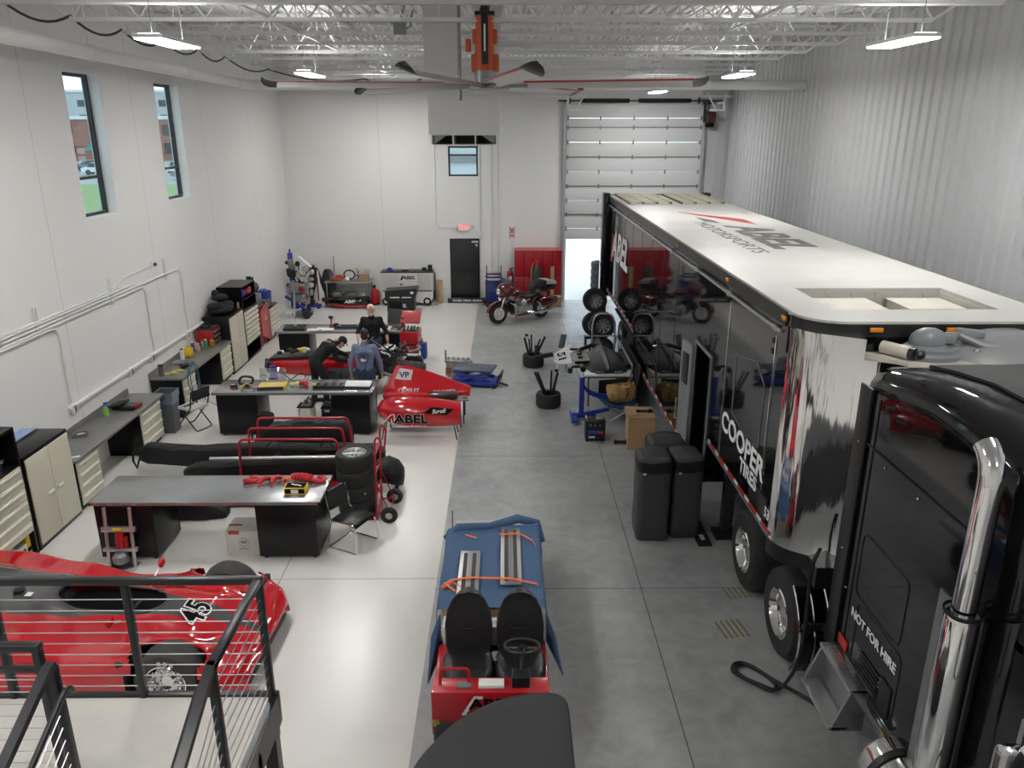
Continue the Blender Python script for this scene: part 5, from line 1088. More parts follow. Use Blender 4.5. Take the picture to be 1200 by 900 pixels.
# ---------------------------------------------------------------- blue lift table with engine
t = thing('lift_table', 'blue scissor lift table with long handle, beyond the red bodywork', 'lift', (-.75, 17.3, 0), -12)
b = MB(); b.box(-.5, .62, -.3, .3, .05, .13, .01); b.build('base_frame', M['blue_paint'], t); b = MB(); b.box(-.42, .5, -.28, .28, .36, .41, .008); b.build('platform', mat('platform_slate', (.07, .085, .12), .5), t)
for y in (-.24, .24):
    b = MB(); b.cbox((.02, y, .24), (.9, .03, .06), (0, 14, 0)); b.build('scissor_arm', M['blue_paint'], t); b = MB(); b.cbox((.02, y, .24), (.9, .03, .06), (0, -14, 0)); b.build('scissor_arm', M['blue_paint'], t)
for x in (-.42, .55):
    for y in (-.28, .28): b = MB(); b.cyl((x, y - .025, .055), (x, y + .025, .055), .055, n=14); b.build('caster', M['rubber'], t)
b = MB(); b.tube([(.6, -.2, .1), (.66, -.2, .3), (.66, .2, .3), (.6, .2, .1)], .022, 8); b.tube([(.62, -.05, .08), (.85, -.16, .06)], .025, 8); b.build('handle', M['black_metal'], t)
t = thing('engine_core', 'grey bare engine block standing on the white floor beyond the blue lift table', 'engine', (-1.12, 17.95, 0), -8)
b = MB(); b.box(-.3, .3, -.16, .16, .08, .34, .03); b.build('block', M['engine_metal'], t); b = MB()
for k in range(4): b.cyl((-.2 + .13 * k, -.17, .2), (-.2 + .13 * k, -.155, .2), .05, n=14)
b.box(-.33, .28, -.14, .14, .34, .40, .02); b.build('cylinder_head', M['engine_metal'], t)
for k in range(5): b = MB(); b.cyl((-.25 + .12 * k, -.04, .40), (-.25 + .12 * k, -.04, .47), .025, n=8); b.build('cam_cap', M['alu'], t)
b = MB(); b.cyl((-.33, 0, .3), (-.33, 0, .62), .022, n=8); b.build('lifting_post', M['engine_metal'], t); b = MB(); b.cbox((-.24, -.17, .16), (.12, .03, .16), b=.01); b.build('rusty_cover', mat('rust', (.24, .09, .04), .7), t, label='rusty cover'); b = MB(); b.box(-.32, -.24, -.1, .1, 0, .1); b.box(.1, .2, -.1, .1, 0, .1); b.build('mount', M['wood'], t)
# ---------------------------------------------------------------- red tool cart
t = thing('tool_cart', 'red rolling tool cart with raised lid at the end of the far table', 'tool cart', (-2.32, 18.45, 0), -4)
b = MB(); b.box(-.22, .22, -.26, .26, .72, 1.02, .01); b.build('upper_box', M['red_paint'], t); b = MB(); b.box(-.18, .18, -.22, .22, .96, 1.035); b.build('tool_tray', M['black_matte'], t)
b = MB(); b.cbox((-.04, .30, 1.26), (.48, .04, .42), (-58, 0, 0), .01); b.build('lid', mat('lid_red', (.46, .05, .055), .35), t, label='raised red lid'); b = MB(); b.box(-.26, -.2, .2, .3, 1.0, 1.28, .01); b.build('lid_arm', M['red_dark'], t)
b = MB(); b.box(-.2, .22, -.25, .25, .48, .68, .008); b.build('drawer', M['red_dark'], t); b = MB(); b.box(-.22, .22, -.26, .26, .12, .16, .005); b.build('bottom_shelf', M['red_paint'], t)
b = MB(); b.box(-.16, .15, -.2, .2, .16, .3, .03); b.build('tool_bag', M['black_matte'], t); b = MB(); b.cyl((-.18, -.24, .18), (.1, -.24, .18), .025, n=8); b.build('level', M['yellow'], t)
for x in (-.23, .23):
    for y in (-.25, .25):
        b = MB(); b.cyl((x, y, .1), (x, y, .74), .016, n=8); b.build('post', M['alu'], t); b = MB(); b.cyl((x, y - .02, .05), (x, y + .02, .05), .05, n=14); b.build('caster', M['rubber'], t)
b = MB(); b.box(.25, .38, -.15, .1, .3, .7, .03); b.build('side_pouch', M['blue_plastic'], t)
for k in range(8): b = MB(); b.cyl((-.14 + .04 * k, -.1 + .03 * (k % 3), 1.03), (-.13 + .04 * k, .0, 1.12), .012, n=6); b.build('hand_tool', M['alu'] if k % 2 else M['black_metal'], t)
# ---------------------------------------------------------------- mesh office chair
t = thing('office_chair', 'black mesh office chair behind the far table', 'chair', (-3.08, 20.3, 0), 160)
b = MB(); b.loft([[V((x * w_, -.25 - .12 * (z - .5), z)) for x in (-.5, -.2, .2, .5)] + [V((x * w_, -.22 - .12 * (z - .5), z)) for x in (.5, .2, -.2, -.5)] for z, w_ in ((.55, .40), (.7, .46), (.95, .44), (1.05, .38))]); b.build('backrest', mat('mesh_grey', (.07, .07, .075), .7), t); b = MB(); b.cbox((0, -.34, 1.16), (.40, .07, .24), (-8, 0, 0), .03); b.build('headrest', M['cloth_black'], t)
b = MB(); b.box(-.25, .25, -.22, .26, .44, .52, .03); b.build('seat', M['cloth_black'], t); b = MB(); b.cyl((0, 0, .1), (0, 0, .44), .03, n=12); b.build('gas_lift', M['black_metal'], t)
for k in range(5):
    a = 2 * PI * k / 5; b = MB(); b.tube([(0, 0, .12), (.3 * math.cos(a), .3 * math.sin(a), .07)], .022, 6); b.cyl((.3 * math.cos(a), .3 * math.sin(a) - .02, .03), (.3 * math.cos(a), .3 * math.sin(a) + .02, .03), .03, n=10); b.build('leg', M['black_metal'], t)
for s in (-1, 1): b = MB(); b.tube([(s * .24, -.1, .46), (s * .31, -.1, .6), (s * .31, -.12, .68)], .018, 6); b.box(s * .31 - .04, s * .31 + .04, -.16, .14, .67, .70, .01); b.build('armrest', M['black_satin'], t)
# ---------------------------------------------------------------- far wall: exit sign, conduits, extinguisher, signs
t = thing('exit_sign', 'white box exit sign with glowing red letters above the black door', 'exit sign', (-1.37, YB, 2.42))
b = MB(); b.box(-.2, .2, -.07, 0, 0, .22, .012); b.build('sign_box', M['white_plastic'], t)
m_exit = mat('exit_red', (.5, .02, .02), .4, emit=(1, .08, .06), es=1.6)
text('EXIT', .17, m_exit, t, (0, -.072, .11), (90, 0, 0), bold=.02, sx=.95, label='glowing red EXIT letters')
for s in (-1, 1): b = MB(); b.cyl((s * .24, -.06, .14), (s * .30, -.10, .12), .05, .06, n=12); b.box(min(s * .18, s * .26), max(s * .18, s * .26), -.05, -.02, .12, .16); b.build('emergency_lamp', M['white_plastic'], t)
tubes('exit_conduit', fillet([(-2.30, YB - .03, 5.2), (-2.30, YB - .03, 2.53), (-1.6, YB - .03, 2.53)], .15), .018, 'thin conduit on the far wall running down to the exit sign', m=M['conduit_grey'])
tubes('door_conduit', [(-.84, YB - .03, 5.2), (-.84, YB - .03, 1.1)], .025, 'grey conduit on the far wall along the right side of the black door', m=M['conduit_grey'])
tubes('switch_conduit', [(-.45, YB - .03, 5.6), (-.45, YB - .03, .9)], .022, 'white conduit on the far wall passing behind the blue drum', m=M['conduit_grey'])
tubes('locker_conduit', [(-.24, YB - .03, 5.6), (-.24, YB - .03, .3)], .014, 'thinnest conduit on the far wall, nearest the fire extinguisher', m=M['white_paint'])
for x, z, lb in ((-.45, 3.0, 'small round junction box on the far wall conduit, high above the blue drum'), (-.84, 2.3, 'small junction box at the top right corner of the black door'), (-.78, 1.12, 'small switch box on the wall right of the black door')):
    b = MB(); b.box(-.06, .06, -.07, 0, -.08, .08, .015); b.cyl((0, -.075, 0), (0, -.07, 0), .03, n=12); solo('junction_box', b, M['conduit_grey'], lb, 'junction box', (x, YB, z))
t = thing('fire_extinguisher', 'red fire extinguisher hanging on the far wall beside the red lockers', 'fire extinguisher', (.18, YB - .1, .62))
b = MB(); b.lathe([(.001, 0), (.075, 0), (.08, .02), (.08, .38), (.05, .46), (.03, .48), (.001, .48)], n=20); b.build('cylinder', M['red_gloss'], t); b = MB(); b.cyl((0, 0, .48), (0, 0, .53), .03, n=10); b.cbox((.03, -.02, .55), (.14, .03, .03), (0, -12, 0)); b.build('valve', M['black_metal'], t)
b = MB(); b.tube([(0, -.03, .5), (-.10, -.05, .45), (-.11, -.05, .2), (-.10, -.05, .1)], .014, 6); b.build('hose', M['cable_black'], t); b = MB(); b.box(-.045, .045, -.083, -.079, .16, .28); b.build('label', M['paper'], t, label='white label')
t = thing('extinguisher_sign', 'red and white fire extinguisher sign high on the far wall', 'sign', (.23, YB, 2.12)); b = MB(); b.box(-.09, .09, -.012, 0, 0, .48, .002); b.build('sign_plate', M['paper'], t)
b = MB(); b.box(-.08, -.05, -.014, -.012, .04, .44); b.box(.05, .08, -.014, -.012, .04, .44); b.box(-.03, .03, -.014, -.012, .1, .18); b.box(-.03, .03, -.014, -.012, .22, .38); b.build('sign_print', mat('sign_red', (.42, .08, .08), .5), t)
# ---------------------------------------------------------------- lockers
t = thing('locker_bank', 'bank of red metal lockers, two high and five wide, against the far wall', 'lockers', (1.1, YB - .26, 0))
b = MB(); b.box(-.79, .79, -.24, .24, .06, 1.82, .004); b.box(-.77, .77, -.2, .22, 0, .06); b.build('body', mat('locker_gap', (.10, .004, .008), .5), t)
for i in range(5):
    for j in range(2):
        x = -.79 + .316 * i; z = .1 + .86 * j
        b = MB(); b.box(x + .016, x + .300, -.256, -.24, z, z + .84, .004); d = b.build('door', M['locker_red'], t)
        b = MB(); b.box(x + .255, x + .285, -.27, -.256, z + .38, z + .48, .004); b.build('handle', M['red_dark'], d)
        b = MB()
        for k in range(6): b.box(x + .09, x + .23, -.2595, -.2565, z + (.62 if j else .6) + .022 * k, z + (.63 if j else .61) + .022 * k)
        for k in range(4): b.box(x + .09, x + .23, -.2595, -.2565, z + .10 + .022 * k, z + .11 + .022 * k)
        b.build('vent', M['red_dark'], d)
b = MB(); b.prism([(-.26, 1.82), (.24, 1.82), (.24, 1.86), (-.26, 1.83)], -.8, .8, 'X'); b.build('top', mat('locker_pale', (.50, .10, .11), .45), t)
t = thing('gas_cylinder', 'dark green gas cylinder on an upright cart in front of the lockers', 'gas cylinder', (1.05, 25.75, 0))
b = MB(); b.lathe([(.001, .05), (.12, .05), (.125, .08), (.125, 1.15), (.10, 1.28), (.05, 1.35), (.001, 1.35)], n=20); b.build('cylinder', mat('cyl_green', (.035, .05, .045), .4), t)
b = MB(); b.lathe([(.06, 1.33), (.065, 1.45), (.04, 1.50), (.001, 1.5)], n=14); b.build('cap', M['locker_red'], t)
for s in (-1, 1): b = MB(); b.tube(fillet([(s * .2, -.08, .03), (s * .17, .05, 1.3), (s * .1, .08, 1.42)], .1), .018, 6); b.cyl((s * .24, .08, .12), (s * .2, .08, .12), .12, n=16); b.build('cart_rail', M['wood'] if s < 0 else M['red_dark'], t)
b = MB(); b.box(-.2, .2, -.15, .12, .02, .05); b.build('cart_base', M['red_dark'], t)
b = MB(); b.T = Matrix.Rotation(R(-6), 4, 'X'); b.box(-.06, .06, -.02, .02, 0, 1.3, .003); solo('wood_plank', b, M['cardboard'], 'upright tan wood plank leaning on the red lockers behind the motorcycle', 'plank', (1.58, 25.72, 0.002))
t = thing('carton', 'brown cardboard carton on the floor in front of the lockers behind the motorcycle', 'box', (1.66, 25.55, 0)); b = MB(); b.box(-.2, .2, -.16, .16, 0, .35, .004); b.build('carton_body', M['cardboard'], t); b = MB(); b.box(-.2, .2, -.02, .02, .35, .352); b.build('tape', M['wood'], t)
# drum and its hand truck
t = thing('steel_drum', 'blue drum with white bands against the far wall', 'drum', (-.40, 26.0, 0)); t.scale = (1.12, 1.12, 1.25); b = MB(); b.lathe([(.001, 0), (.24, 0), (.25, .02), (.25, .3), (.258, .32), (.25, .34), (.25, .78), (.24, .8), (.001, .79)], n=24); b.build('drum_body', M['blue_plastic'], t)
b = MB(); b.lathe([(.252, .68), (.258, .69), (.258, .73), (.252, .74)], n=24); b.lathe([(.25, .79), (.25, .84), (.23, .84)], n=24); b.build('band', M['white_plastic'], t, label='white band')
ht = hand_truck(-.38, 25.62, 90, 'dark red hand truck standing upright before the blue drum', m='maroon')
# ---------------------------------------------------------------- mat, pit carts
t = thing('door_banner', 'low black banner board with white writing lying under the black door', 'banner', (-1.2, YB - .25, 0)); b = MB(); b.cbox((0, 0, .09), (1.55, .03, .17), (-25, 0, 0), .004); b.build('board', M['black_satin'], t)
b = MB()
for k in range(22):
    if k in (7, 14): continue
    b.cbox((-.58 + .045 * k, -.019 - .0, .085), (.03, .006, .05), (-25, 0, 10 * (k % 3)))
b.build('writing', M['white_letter'], t); b = MB(); b.cbox((.56, -.02, .085), (.24, .006, .06), (-25, 0, 0)); b.build('red_mark', M['red_letter'], t)
t = thing('pit_cart', 'white wheeled pit cart with many drawers, against the far wall', 'tool cart', (-3.29, 25.98, 0))
b = MB(); b.prism([(-.86, .10), (.78, .10), (.86, .3), (.86, 1.12), (-.86, 1.12)], -.3, .3, 'Y'); b.build('body', mat('cart_white', (.76, .76, .74), .3, coat=.3), t)
for x0, x1 in ((-.82, -.32), (.36, .82)):
    for k in range(7):
        z = .56 + .076 * k; b = MB(); b.box(x0, x1, -.315, -.3, z, z + .066, .003); d = b.build('drawer', MATS['cart_white'], t); b = MB(); b.box(x0 + .01, x1 - .01, -.326, -.315, z + .052, z + .064); b.build('handle', M['alu'], d)
for x0, x1 in ((-.82, -.32), (.36, .82)): b = MB(); b.box(x0, x1, -.315, -.3, .50, .535); b.build('black_strip', M['black_satin'], t)
b = MB(); b.box(-.29, .33, -.315, -.3, .48, 1.09, .006); d = b.build('center_door', MATS['cart_white'], t); b = MB(); b.box(-.24, -.14, -.325, -.315, .72, .76, .004); b.build('handle', M['black_satin'], d)
text('ABEL', .15, M['black_letter'], t, (.06, -.318, .96), (90, 0, 0), bold=.03, sx=1.3, shear=.3, label='black lettering'); b = MB(); b.prism([(-.22, .88), (-.17, .88), (-.10, 1.03), (-.15, 1.03)], -.318, -.315, 'Y'); b.build('logo_stroke', M['black_letter'], t)
b = MB(); b.box(-.87, .87, -.31, .31, 1.12, 1.15, .006); b.build('top_mat', M['black_satin'], t, label='black top')
for x in (-.72, .66):
    b = MB(); b.lathe([(.07, -.06), (.13, -.065), (.155, -.04), (.16, 0), (.155, .04), (.13, .065), (.07, .06)], (x, -.24, .16), 'Y', 26); w_ = b.build('wheel', M['rubber'], t); b = MB(); b.lathe([(.001, -.05), (.03, -.06), (.085, -.058), (.085, -.03), (.04, -.02), (.04, .05)], (x, -.24, .16), 'Y', 20); b.build('hub', M['chrome'], w_)
for x in (-.72, .66): b = MB(); b.lathe([(.001, -.05), (.155, -.04), (.16, 0), (.155, .04), (.001, .05)], (x, .24, .16), 'Y', 20); b.build('wheel', M['rubber'], t)
b = MB(); b.tube([(.87, -.2, .5), (.93, -.2, .55), (.93, -.2, 1.1), (.87, -.2, 1.14)], .02, 6); b.box(.86, .95, -.25, .1, .2, .5, .03); b.build('side_handle', M['black_satin'], t)
b = MB(); b.box(-.1, .1, -.08, .08, 0, .06, .02); b.ell((.0, 0, .07), (.09, .06, .04), 10); solo('blue_tool', b, M['blue_paint'], 'blue tool lying on the left end of the white pit cart', 'tool', (-3.88, 25.95, 1.152))
b = MB(); b.box(-.12, .12, -.06, .06, 0, .05, .012); solo('red_tray', b, M['maroon'], 'small dark red tray on top of the white pit cart', 'tray', (-3.35, 25.9, 1.152))
for x, z, s, lb in ((-2.72, 1.152, .1, 'black speaker box on the white pit cart, left of the stacked pair'), (-2.53, 1.152, .08, 'lower black speaker box of the stacked pair on the pit cart'), (-2.53, 1.235, .1, 'upper black speaker box of the stacked pair on the pit cart')):
    t = thing('speaker', lb, 'speaker', (x, 26.0, z), 0, 'black speakers on the pit cart'); b = MB(); b.box(-.07, .07, -.07, .07, 0, s - .003, .008); b.build('cabinet', M['black_satin'], t); b = MB(); b.cyl((0, -.07, s / 2), (0, -.075, s / 2), .03, n=14); b.build('driver', M['black_matte'], t)
t = thing('pit_box', 'black plastic pit box with white lettering in front of the white pit cart', 'box', (-3.38, 24.9, 0), 0)
b = MB(); b.prism([(-.44, .03), (.42, .03), (.44, .42), (.55, .72), (.53, .80), (-.5, .72), (-.5, .40), (-.44, .36)], -.28, .28, 'Y'); b.build('body', M['black_satin'], t)
for x0, x1 in ((-.34, -.04), (.04, .34)): b = MB(); b.box(x0, x1, -.29, -.28, .50, .53, .003); b.build('white_slot', M['white_letter'], t, label='white slot')
text('ABEL', .15, M['white_letter'], t, (-.02, -.285, .24), (90, 0, 0), bold=.03, sx=1.2, shear=.25, label='white lettering'); b = MB(); b.box(.32, .42, -.29, -.28, .63, .70, .003); b.build('decal', M['white_letter'], t)
for x in (-.3, .3):
    for y in (-.2, .2): b = MB(); b.cyl((x, y - .02, .025), (x, y + .02, .025), .025, n=10); b.build('caster', M['rubber'], t)
b = MB(); b.T = Matrix.Rotation(R(-7), 4, 'X'); b.box(-.1, .1, -.015, .015, 0, .78); solo('wood_board', b, M['wood'], 'tan wood board leaning on the far wall beside the white pit cart', 'board', (-2.24, 26.2, .002))
# ---------------------------------------------------------------- steel table and parts in the corner
t = thing('steel_table', 'stainless table heaped with parts against the far wall', 'table', (-5.25, 25.95, 0))
b = MB(); b.box(-.78, .76, -.36, .36, .80, .84, .006); b.build('table_top', M['steel'], t)
for x in (-.72, .70):
    for y in (-.3, .3): b = MB(); b.cyl((x, y, 0), (x, y, .8), .022, n=8); b.build('leg', M['steel'], t)
b = MB(); b.box(-.74, .72, -.32, .32, .16, .19); b.build('lower_shelf', M['steel'], t)
b = MB(); b.box(-.2, .2, -.14, .14, 0, .1, .03); b.ell((.1, 0, .12), (.14, .1, .07), 10); b.cyl((.1, 0, .1), (.36, .05, .06), .03, n=8); solo('red_pump', b, mat('rust_red', (.36, .07, .03), .5), 'rusty red machine part on the left end of the stainless table', 'part', (-5.68, 25.9, .842))
b = MB(); pts = [(.18 * math.cos(a * .3), .03 * a / 20, .17 + .15 * math.sin(a * .3)) for a in range(40)]; b.tube(pts, .022, 6); b.tube([(.18, 0, .17), (.4, 0, .1)], .02, 6); solo('cable_loop', b, M['cable_black'], 'black hose loop standing on the stainless table', 'hose', (-5.25, 25.95, .842))
b = MB(); b.ell((0, 0, .07), (.09, .07, .07), 10); b.cyl((0, 0, .1), (0, 0, .2), .02, n=8); solo('white_rag', b, M['paper'], 'pale blue-white rag on the stainless table before the hose loop', 'rag', (-5.28, 25.72, .842))
t = thing('carton', 'small brown carton on the right end of the stainless table', 'box', (-4.74, 25.9, .842)); b = MB(); b.box(-.14, .14, -.12, .12, 0, .22, .004); b.build('carton_body', M['cardboard'], t); b = MB(); b.box(.03, .16, -.15, .15, .22, .36, .01); b.build('upper_box', M['cardboard_white'], t)
t = thing('grease_gun', 'yellow tool standing on the stainless table behind the carton', 'tool', (-4.98, 26.1, .842)); b = MB(); b.cyl((0, 0, 0), (0, 0, .3), .025, n=10); b.build('barrel', M['grey_metal'], t); b = MB(); b.cbox((-.03, 0, .34), (.14, .04, .05), (0, 25, 0), .01); b.build('head', M['yellow'], t)
for x, y, r, lb, m in ((-5.7, 25.9, (.2, .22, .16), 'large round grey casting on the left of the stainless table lower shelf', 'engine_metal'), (-5.25, 25.9, (.26, .2, .15), 'large round grey casting in the middle of the stainless table lower shelf', 'engine_metal'), (-4.82, 25.82, (.12, .12, .12), 'pale round part on the right of the stainless table lower shelf', 'cardboard_white')):
    b = MB(); b.ell((0, 0, r[2]), r, 14); b.cyl((0, -r[1] * .6, r[2]), (0, -r[1] * 1.05, r[2]), r[0] * .4, n=14); solo('casting', b, M[m], lb, 'part', (x, y, .192), group='castings under the stainless table')
t = thing('side_bodywork', 'black and red bodywork piece with white lettering on the floor by the stainless table', 'bodywork', (-5.25, 25.42, 0))
b = MB(); L = []
for x, z0, z1, d in ((-.85, .24, .34, .05), (-.6, .14, .36, .12), (-.2, .05, .38, .16), (.3, .03, .40, .17), (.68, .04, .40, .16), (.74, .08, .36, .12)): L.append([V((x, -d, z0)), V((x, -d * 1.15, (z0 + z1) * .5)), V((x, -d * .8, z1 - .03)), V((x, 0, z1)), V((x, d, z1 - .04)), V((x, d, z0))])
b.loft(L); b.build('shell', M['black_gloss'], t, ang=50); b = MB(); L2 = [[p + V((0, -.004, -.0)) for p in (r[0], r[0] * .5 + r[1] * .5)] for r in L[1:]]; L2 = [[a, c, c + V((0, .01, 0)), a + V((0, .01, 0))] for a, c in L2]; b.loft(L2); b.build('red_band', M['red_gloss'], t, label='red lower band'); text('ABEL', .14, M['white_letter'], t, (.12, -.185, .24), (82, 0, 0), bold=.03, sx=1.25, shear=.2, label='white lettering')
t = thing('fuel_can', 'red plastic fuel jug on the floor beside the stainless table', 'jug', (-4.42, 25.95, 0)); b = MB(); b.lathe([(.001, 0), (.14, 0), (.15, .03), (.15, .38), (.08, .52), (.03, .58), (.001, .58)], n=18); b.build('jug_body', mat('jug_red', (.42, .015, .03), .35), t); b = MB(); b.cyl((0, 0, .57), (0, 0, .66), .04, n=12); b.build('cap', M['black_matte'], t); b = MB(); b.cyl((0, 0, 0), (0, 0, .06), .155, n=18); b.tube([(.1, 0, .5), (.2, 0, .4), (.19, 0, .1)], .015, 6); b.build('base_band', M['black_matte'], t)
t = thing('nose_cone', 'white pointed race car nose cone standing on end in the far corner', 'bodywork', (-6.25, 25.7, 0))
b = MB(); L = []
for z, w_, d in ((0, .17, .10), (.15, .2, .12), (.45, .17, .11), (.62, .10, .08), (.8, .05, .05), (1.2, .025, .03)): L.append([V((w_ * math.copysign(abs(math.cos(a)) ** .6, math.cos(a)), -d * math.sin(a) + .03 * z, z)) for a in [j * PI / 7 for j in range(14)]])
b.loft(L); b.build('shell', mat('nose_white', (.72, .70, .66), .35), t, ang=50); b = MB(); b.box(-.02, .02, -.125, -.10, .2, 1.0, .004); b.build('edge_stripe', M['red_dark'], t); b = MB(); b.box(-.1, -.03, -.13, -.09, .08, .14, .01); b.build('vent', M['black_matte'], t)
for x, a, h, lb in ((-6.42, 4, 1.25, 'tall black bodywork panel leaning behind the white nose cone'), (-6.0, -8, 1.2, 'tall curved black bodywork panel leaning right of the white nose cone')):
    b = MB(); L = []
    for z, w_ in ((0, .18), (.3, .24), (.8, .24), (1.1, .16), (h, .08)): L.append([V((w_ * u, -.06 * (1 - u * u) + .1 * z * .5, z)) for u in (-1, -.5, 0, .5, 1)] + [V((w_ * u, -.06 * (1 - u * u) + .1 * z * .5 + .03, z)) for u in (1, .5, 0, -.5, -1)])
    b.loft(L); solo('bodywork_panel', b, M['carbon'], lb, 'bodywork', (x, 25.98, 0), a, ang=50)
b = MB(); b.cyl((0, 0, 0), (0, 0, 1.6), .012, n=6); solo('thin_rod', b, M['black_metal'], 'thin black rod standing behind the curved black panel', 'rod', (-5.82, 26.3, 0))
# engine hoist with hanging suspension parts
t = thing('engine_hoist', 'blue engine hoist post standing in the corner past the cabinets', 'hoist', (-7.0, 25.3, 0))
b = MB(); b.box(-.07, .07, -.07, .07, 0, 1.85, .008); b.cyl((0, 0, 1.85), (0, 0, 1.97), .03, n=8); b.build('post', M['blue_paint'], t); b = MB(); b.box(-.1, .9, -.06, .06, .06, .16, .006); b.cbox((.3, 0, .42), (.9, .05, .08), (0, 38, 0)); b.build('base_leg', M['blue_paint'], t)
for x in (.1, .8): b = MB(); b.cyl((x, -.03, .06), (x, .03, .06), .06, n=14); b.build('caster', M['rubber'], t)
b = MB(); b.box(-.1, .1, -.09, .09, 1.1, 1.25, .01); b.build('collar', M['blue_paint'], t)
t = thing('suspension_assembly', 'tangle of race car suspension parts with white winglet on a rolling stand', 'machine', (-6.42, 24.1, 0))
random.seed(11)
b = MB(); b.cyl((-.12, -.55, .0), (-.08, -.45, 1.2), .03, n=10); b.build('stand_post', M['chrome'], t); b = MB(); b.cbox((-.05, -.2, .42), (1.0, .06, .07), (0, 36, 0)); b.cyl((0, 0, .05), (0, .05, 1.0), .04, n=8); b.build('blue_frame', M['blue_paint'], t, label='blue stand frame'); b = MB(); b.box(-.3, .3, -.2, .2, .1, .16, .01); b.build('stand_base', M['grey_metal'], t)
for x, y in ((.18, -.25), (.05, .3)): b = MB(); b.lathe([(.001, -.05), (.10, -.05), (.14, -.03), (.14, .03), (.10, .05), (.001, .05)], (x, y, .14), 'Y', 20); b.build('wheel', M['rubber'], t)
b = MB(); b.cbox((-.08, 0, .98), (.5, .36, .3), (0, 10, 0), .04); b.cbox((-.02, 0, .62), (.4, .34, .26), (0, -8, 0), .04); b.build('gearbox_case', M['engine_metal'], t)
for m, n in (('black_matte', 12), ('engine_metal', 10), ('red_dark', 4), ('cardboard_white', 3), ('alu', 5)):
    for k in range(n): b = MB(); c = (random.uniform(-.36, .38), random.uniform(-.25, .1), random.uniform(.45, 1.8)); b.ell(c, (random.uniform(.05, .12), random.uniform(.05, .12), random.uniform(.05, .12)), 9); b.cyl(c, (c[0] * .5, 0, c[2] - .2), .02, n=6); b.build('component', M[m], t)
for k in range(6): b = MB(); p = V((random.uniform(-.3, .3), -.2, random.uniform(1.0, 1.6))); b.tube([p, p * .6 + V((0, 0, .45)), V((0, 0, 1.1))], .015, 6); b.build('arm', M['black_metal'], t)
b = MB(); b.lathe([(.001, -.05), (.13, -.05), (.15, 0), (.13, .05), (.001, .05)], (-.2, -.2, 1.42), 'Y', 18); b.build('brake_disc', M['black_satin'], t)
b = MB(); b.cbox((.22, -.1, 1.78), (.52, .2, .02), (0, 42, 0), .005); b.build('winglet', M['white_letter'], t, label='white winglet')
b = MB(); b.cbox((-.15, -.28, .95), (.3, .05, .2), (0, 0, 0), .01); b.build('control_box', M['cast_grey'], t)
# ---------------------------------------------------------------- motorcycle
t = thing('motorcycle', 'dark red touring motorcycle parked on the concrete in front of the lockers', 'motorcycle', (.46, 23.6, 0), 34)
def mc_wheel(x, r, w_, nm):
    b = MB(); b.lathe([(r * .62, -w_ / 2), (r * .85, -w_ / 2), (r * .97, -w_ * .35), (r, 0), (r * .97, w_ * .35), (r * .85, w_ / 2), (r * .62, w_ / 2)], (x, 0, r), 'Y', 30); o = b.build(nm, M['rubber'], t)
    b = MB(); b.lathe([(r * .62, -w_ * .4), (r * .55, -w_ * .2), (r * .55, w_ * .2), (r * .62, w_ * .4)], (x, 0, r), 'Y', 26)
    for k in range(9): a = 2 * PI * k / 9; b.cyl((x, 0, r), (x + r * .57 * math.cos(a), 0, r + r * .57 * math.sin(a)), .012, n=6)
    b.cyl((x, -.05, r), (x, .05, r), .05, n=14); b.build('wheel_rim', M['alu'], o)
mc_wheel(-.82, .32, .13, 'front_wheel'); mc_wheel(.80, .31, .15, 'rear_wheel')
for s in (-1, 1): b = MB(); b.tube([(-.86, s * .10, .30), (-.58, s * .10, .92)], .032, 10); b.cyl((-.60, s * .17, .74), (-.66, s * .17, .72), .055, .06, n=16); b.build('fork', M['chrome'], t)
b = MB(); b.loft([[V((-.82 + r * math.cos(R(a)), y, .32 + r * math.sin(R(a)))) for y, r in ((-.09, .34), (-.08, .38), (0, .40), (.08, .38), (.09, .34))] for a in range(10, 171, 16)], caps=False, closed=False); b.build('front_fender', M['maroon'], t, ang=60)
b = MB(); b.loft([[V((x + .0, w_ * math.cos(a), z + h * math.sin(a))) for a in [j * PI / 8 for j in range(16)]] for x, w_, z, h in ((-.80, .12, .98, .12), (-.72, .28, 1.0, .2), (-.55, .34, 1.02, .24), (-.42, .30, 1.05, .2))]); b.build('fairing', M['maroon'], t, ang=60)
b = MB(); b.lathe([(.001, -.02), (.07, -.01), (.09, .01), (.09, .05)], (-.83, 0, 1.0), 'X', 18); b.build('headlight', M['chrome'], t)
b = MB(); b.loft([[V((-.60, y * .9, 1.2)), V((-.48, y, 1.34)), V((-.47, y, 1.345)), V((-.585, y * .9, 1.2))] for y in (-.25, -.15, 0, .15, .25)]); b.build('windshield', M['black_gloss'], t)
b = MB(); b.loft([[V((x, w_ * math.cos(a), z + h * math.sin(a))) for a in [j * PI / 8 for j in range(16)]] for x, w_, z, h in ((-.38, .10, .90, .08), (-.25, .17, .90, .13), (.0, .16, .86, .12), (.15, .08, .80, .07))]); b.build('fuel_tank', M['maroon'], t, ang=60)
b = MB(); b.loft([[V((x, w_ * math.cos(a), z + h * math.sin(a))) for a in [j * PI / 8 for j in range(16)]] for x, w_, z, h in ((.05, .10, .76, .05), (.2, .19, .74, .08), (.45, .17, .78, .09), (.55, .17, .86, .07), (.85, .15, .86, .06))]); b.build('seat', M['vinyl'], t, ang=60)
b = MB(); b.cbox((.45, 0, .98), (.10, .36, .26), (0, 15, 0), .04); b.cbox((.80, 0, 1.06), (.14, .46, .30), (0, 8, 0), .06); b.build('backrest', M['vinyl'], t)
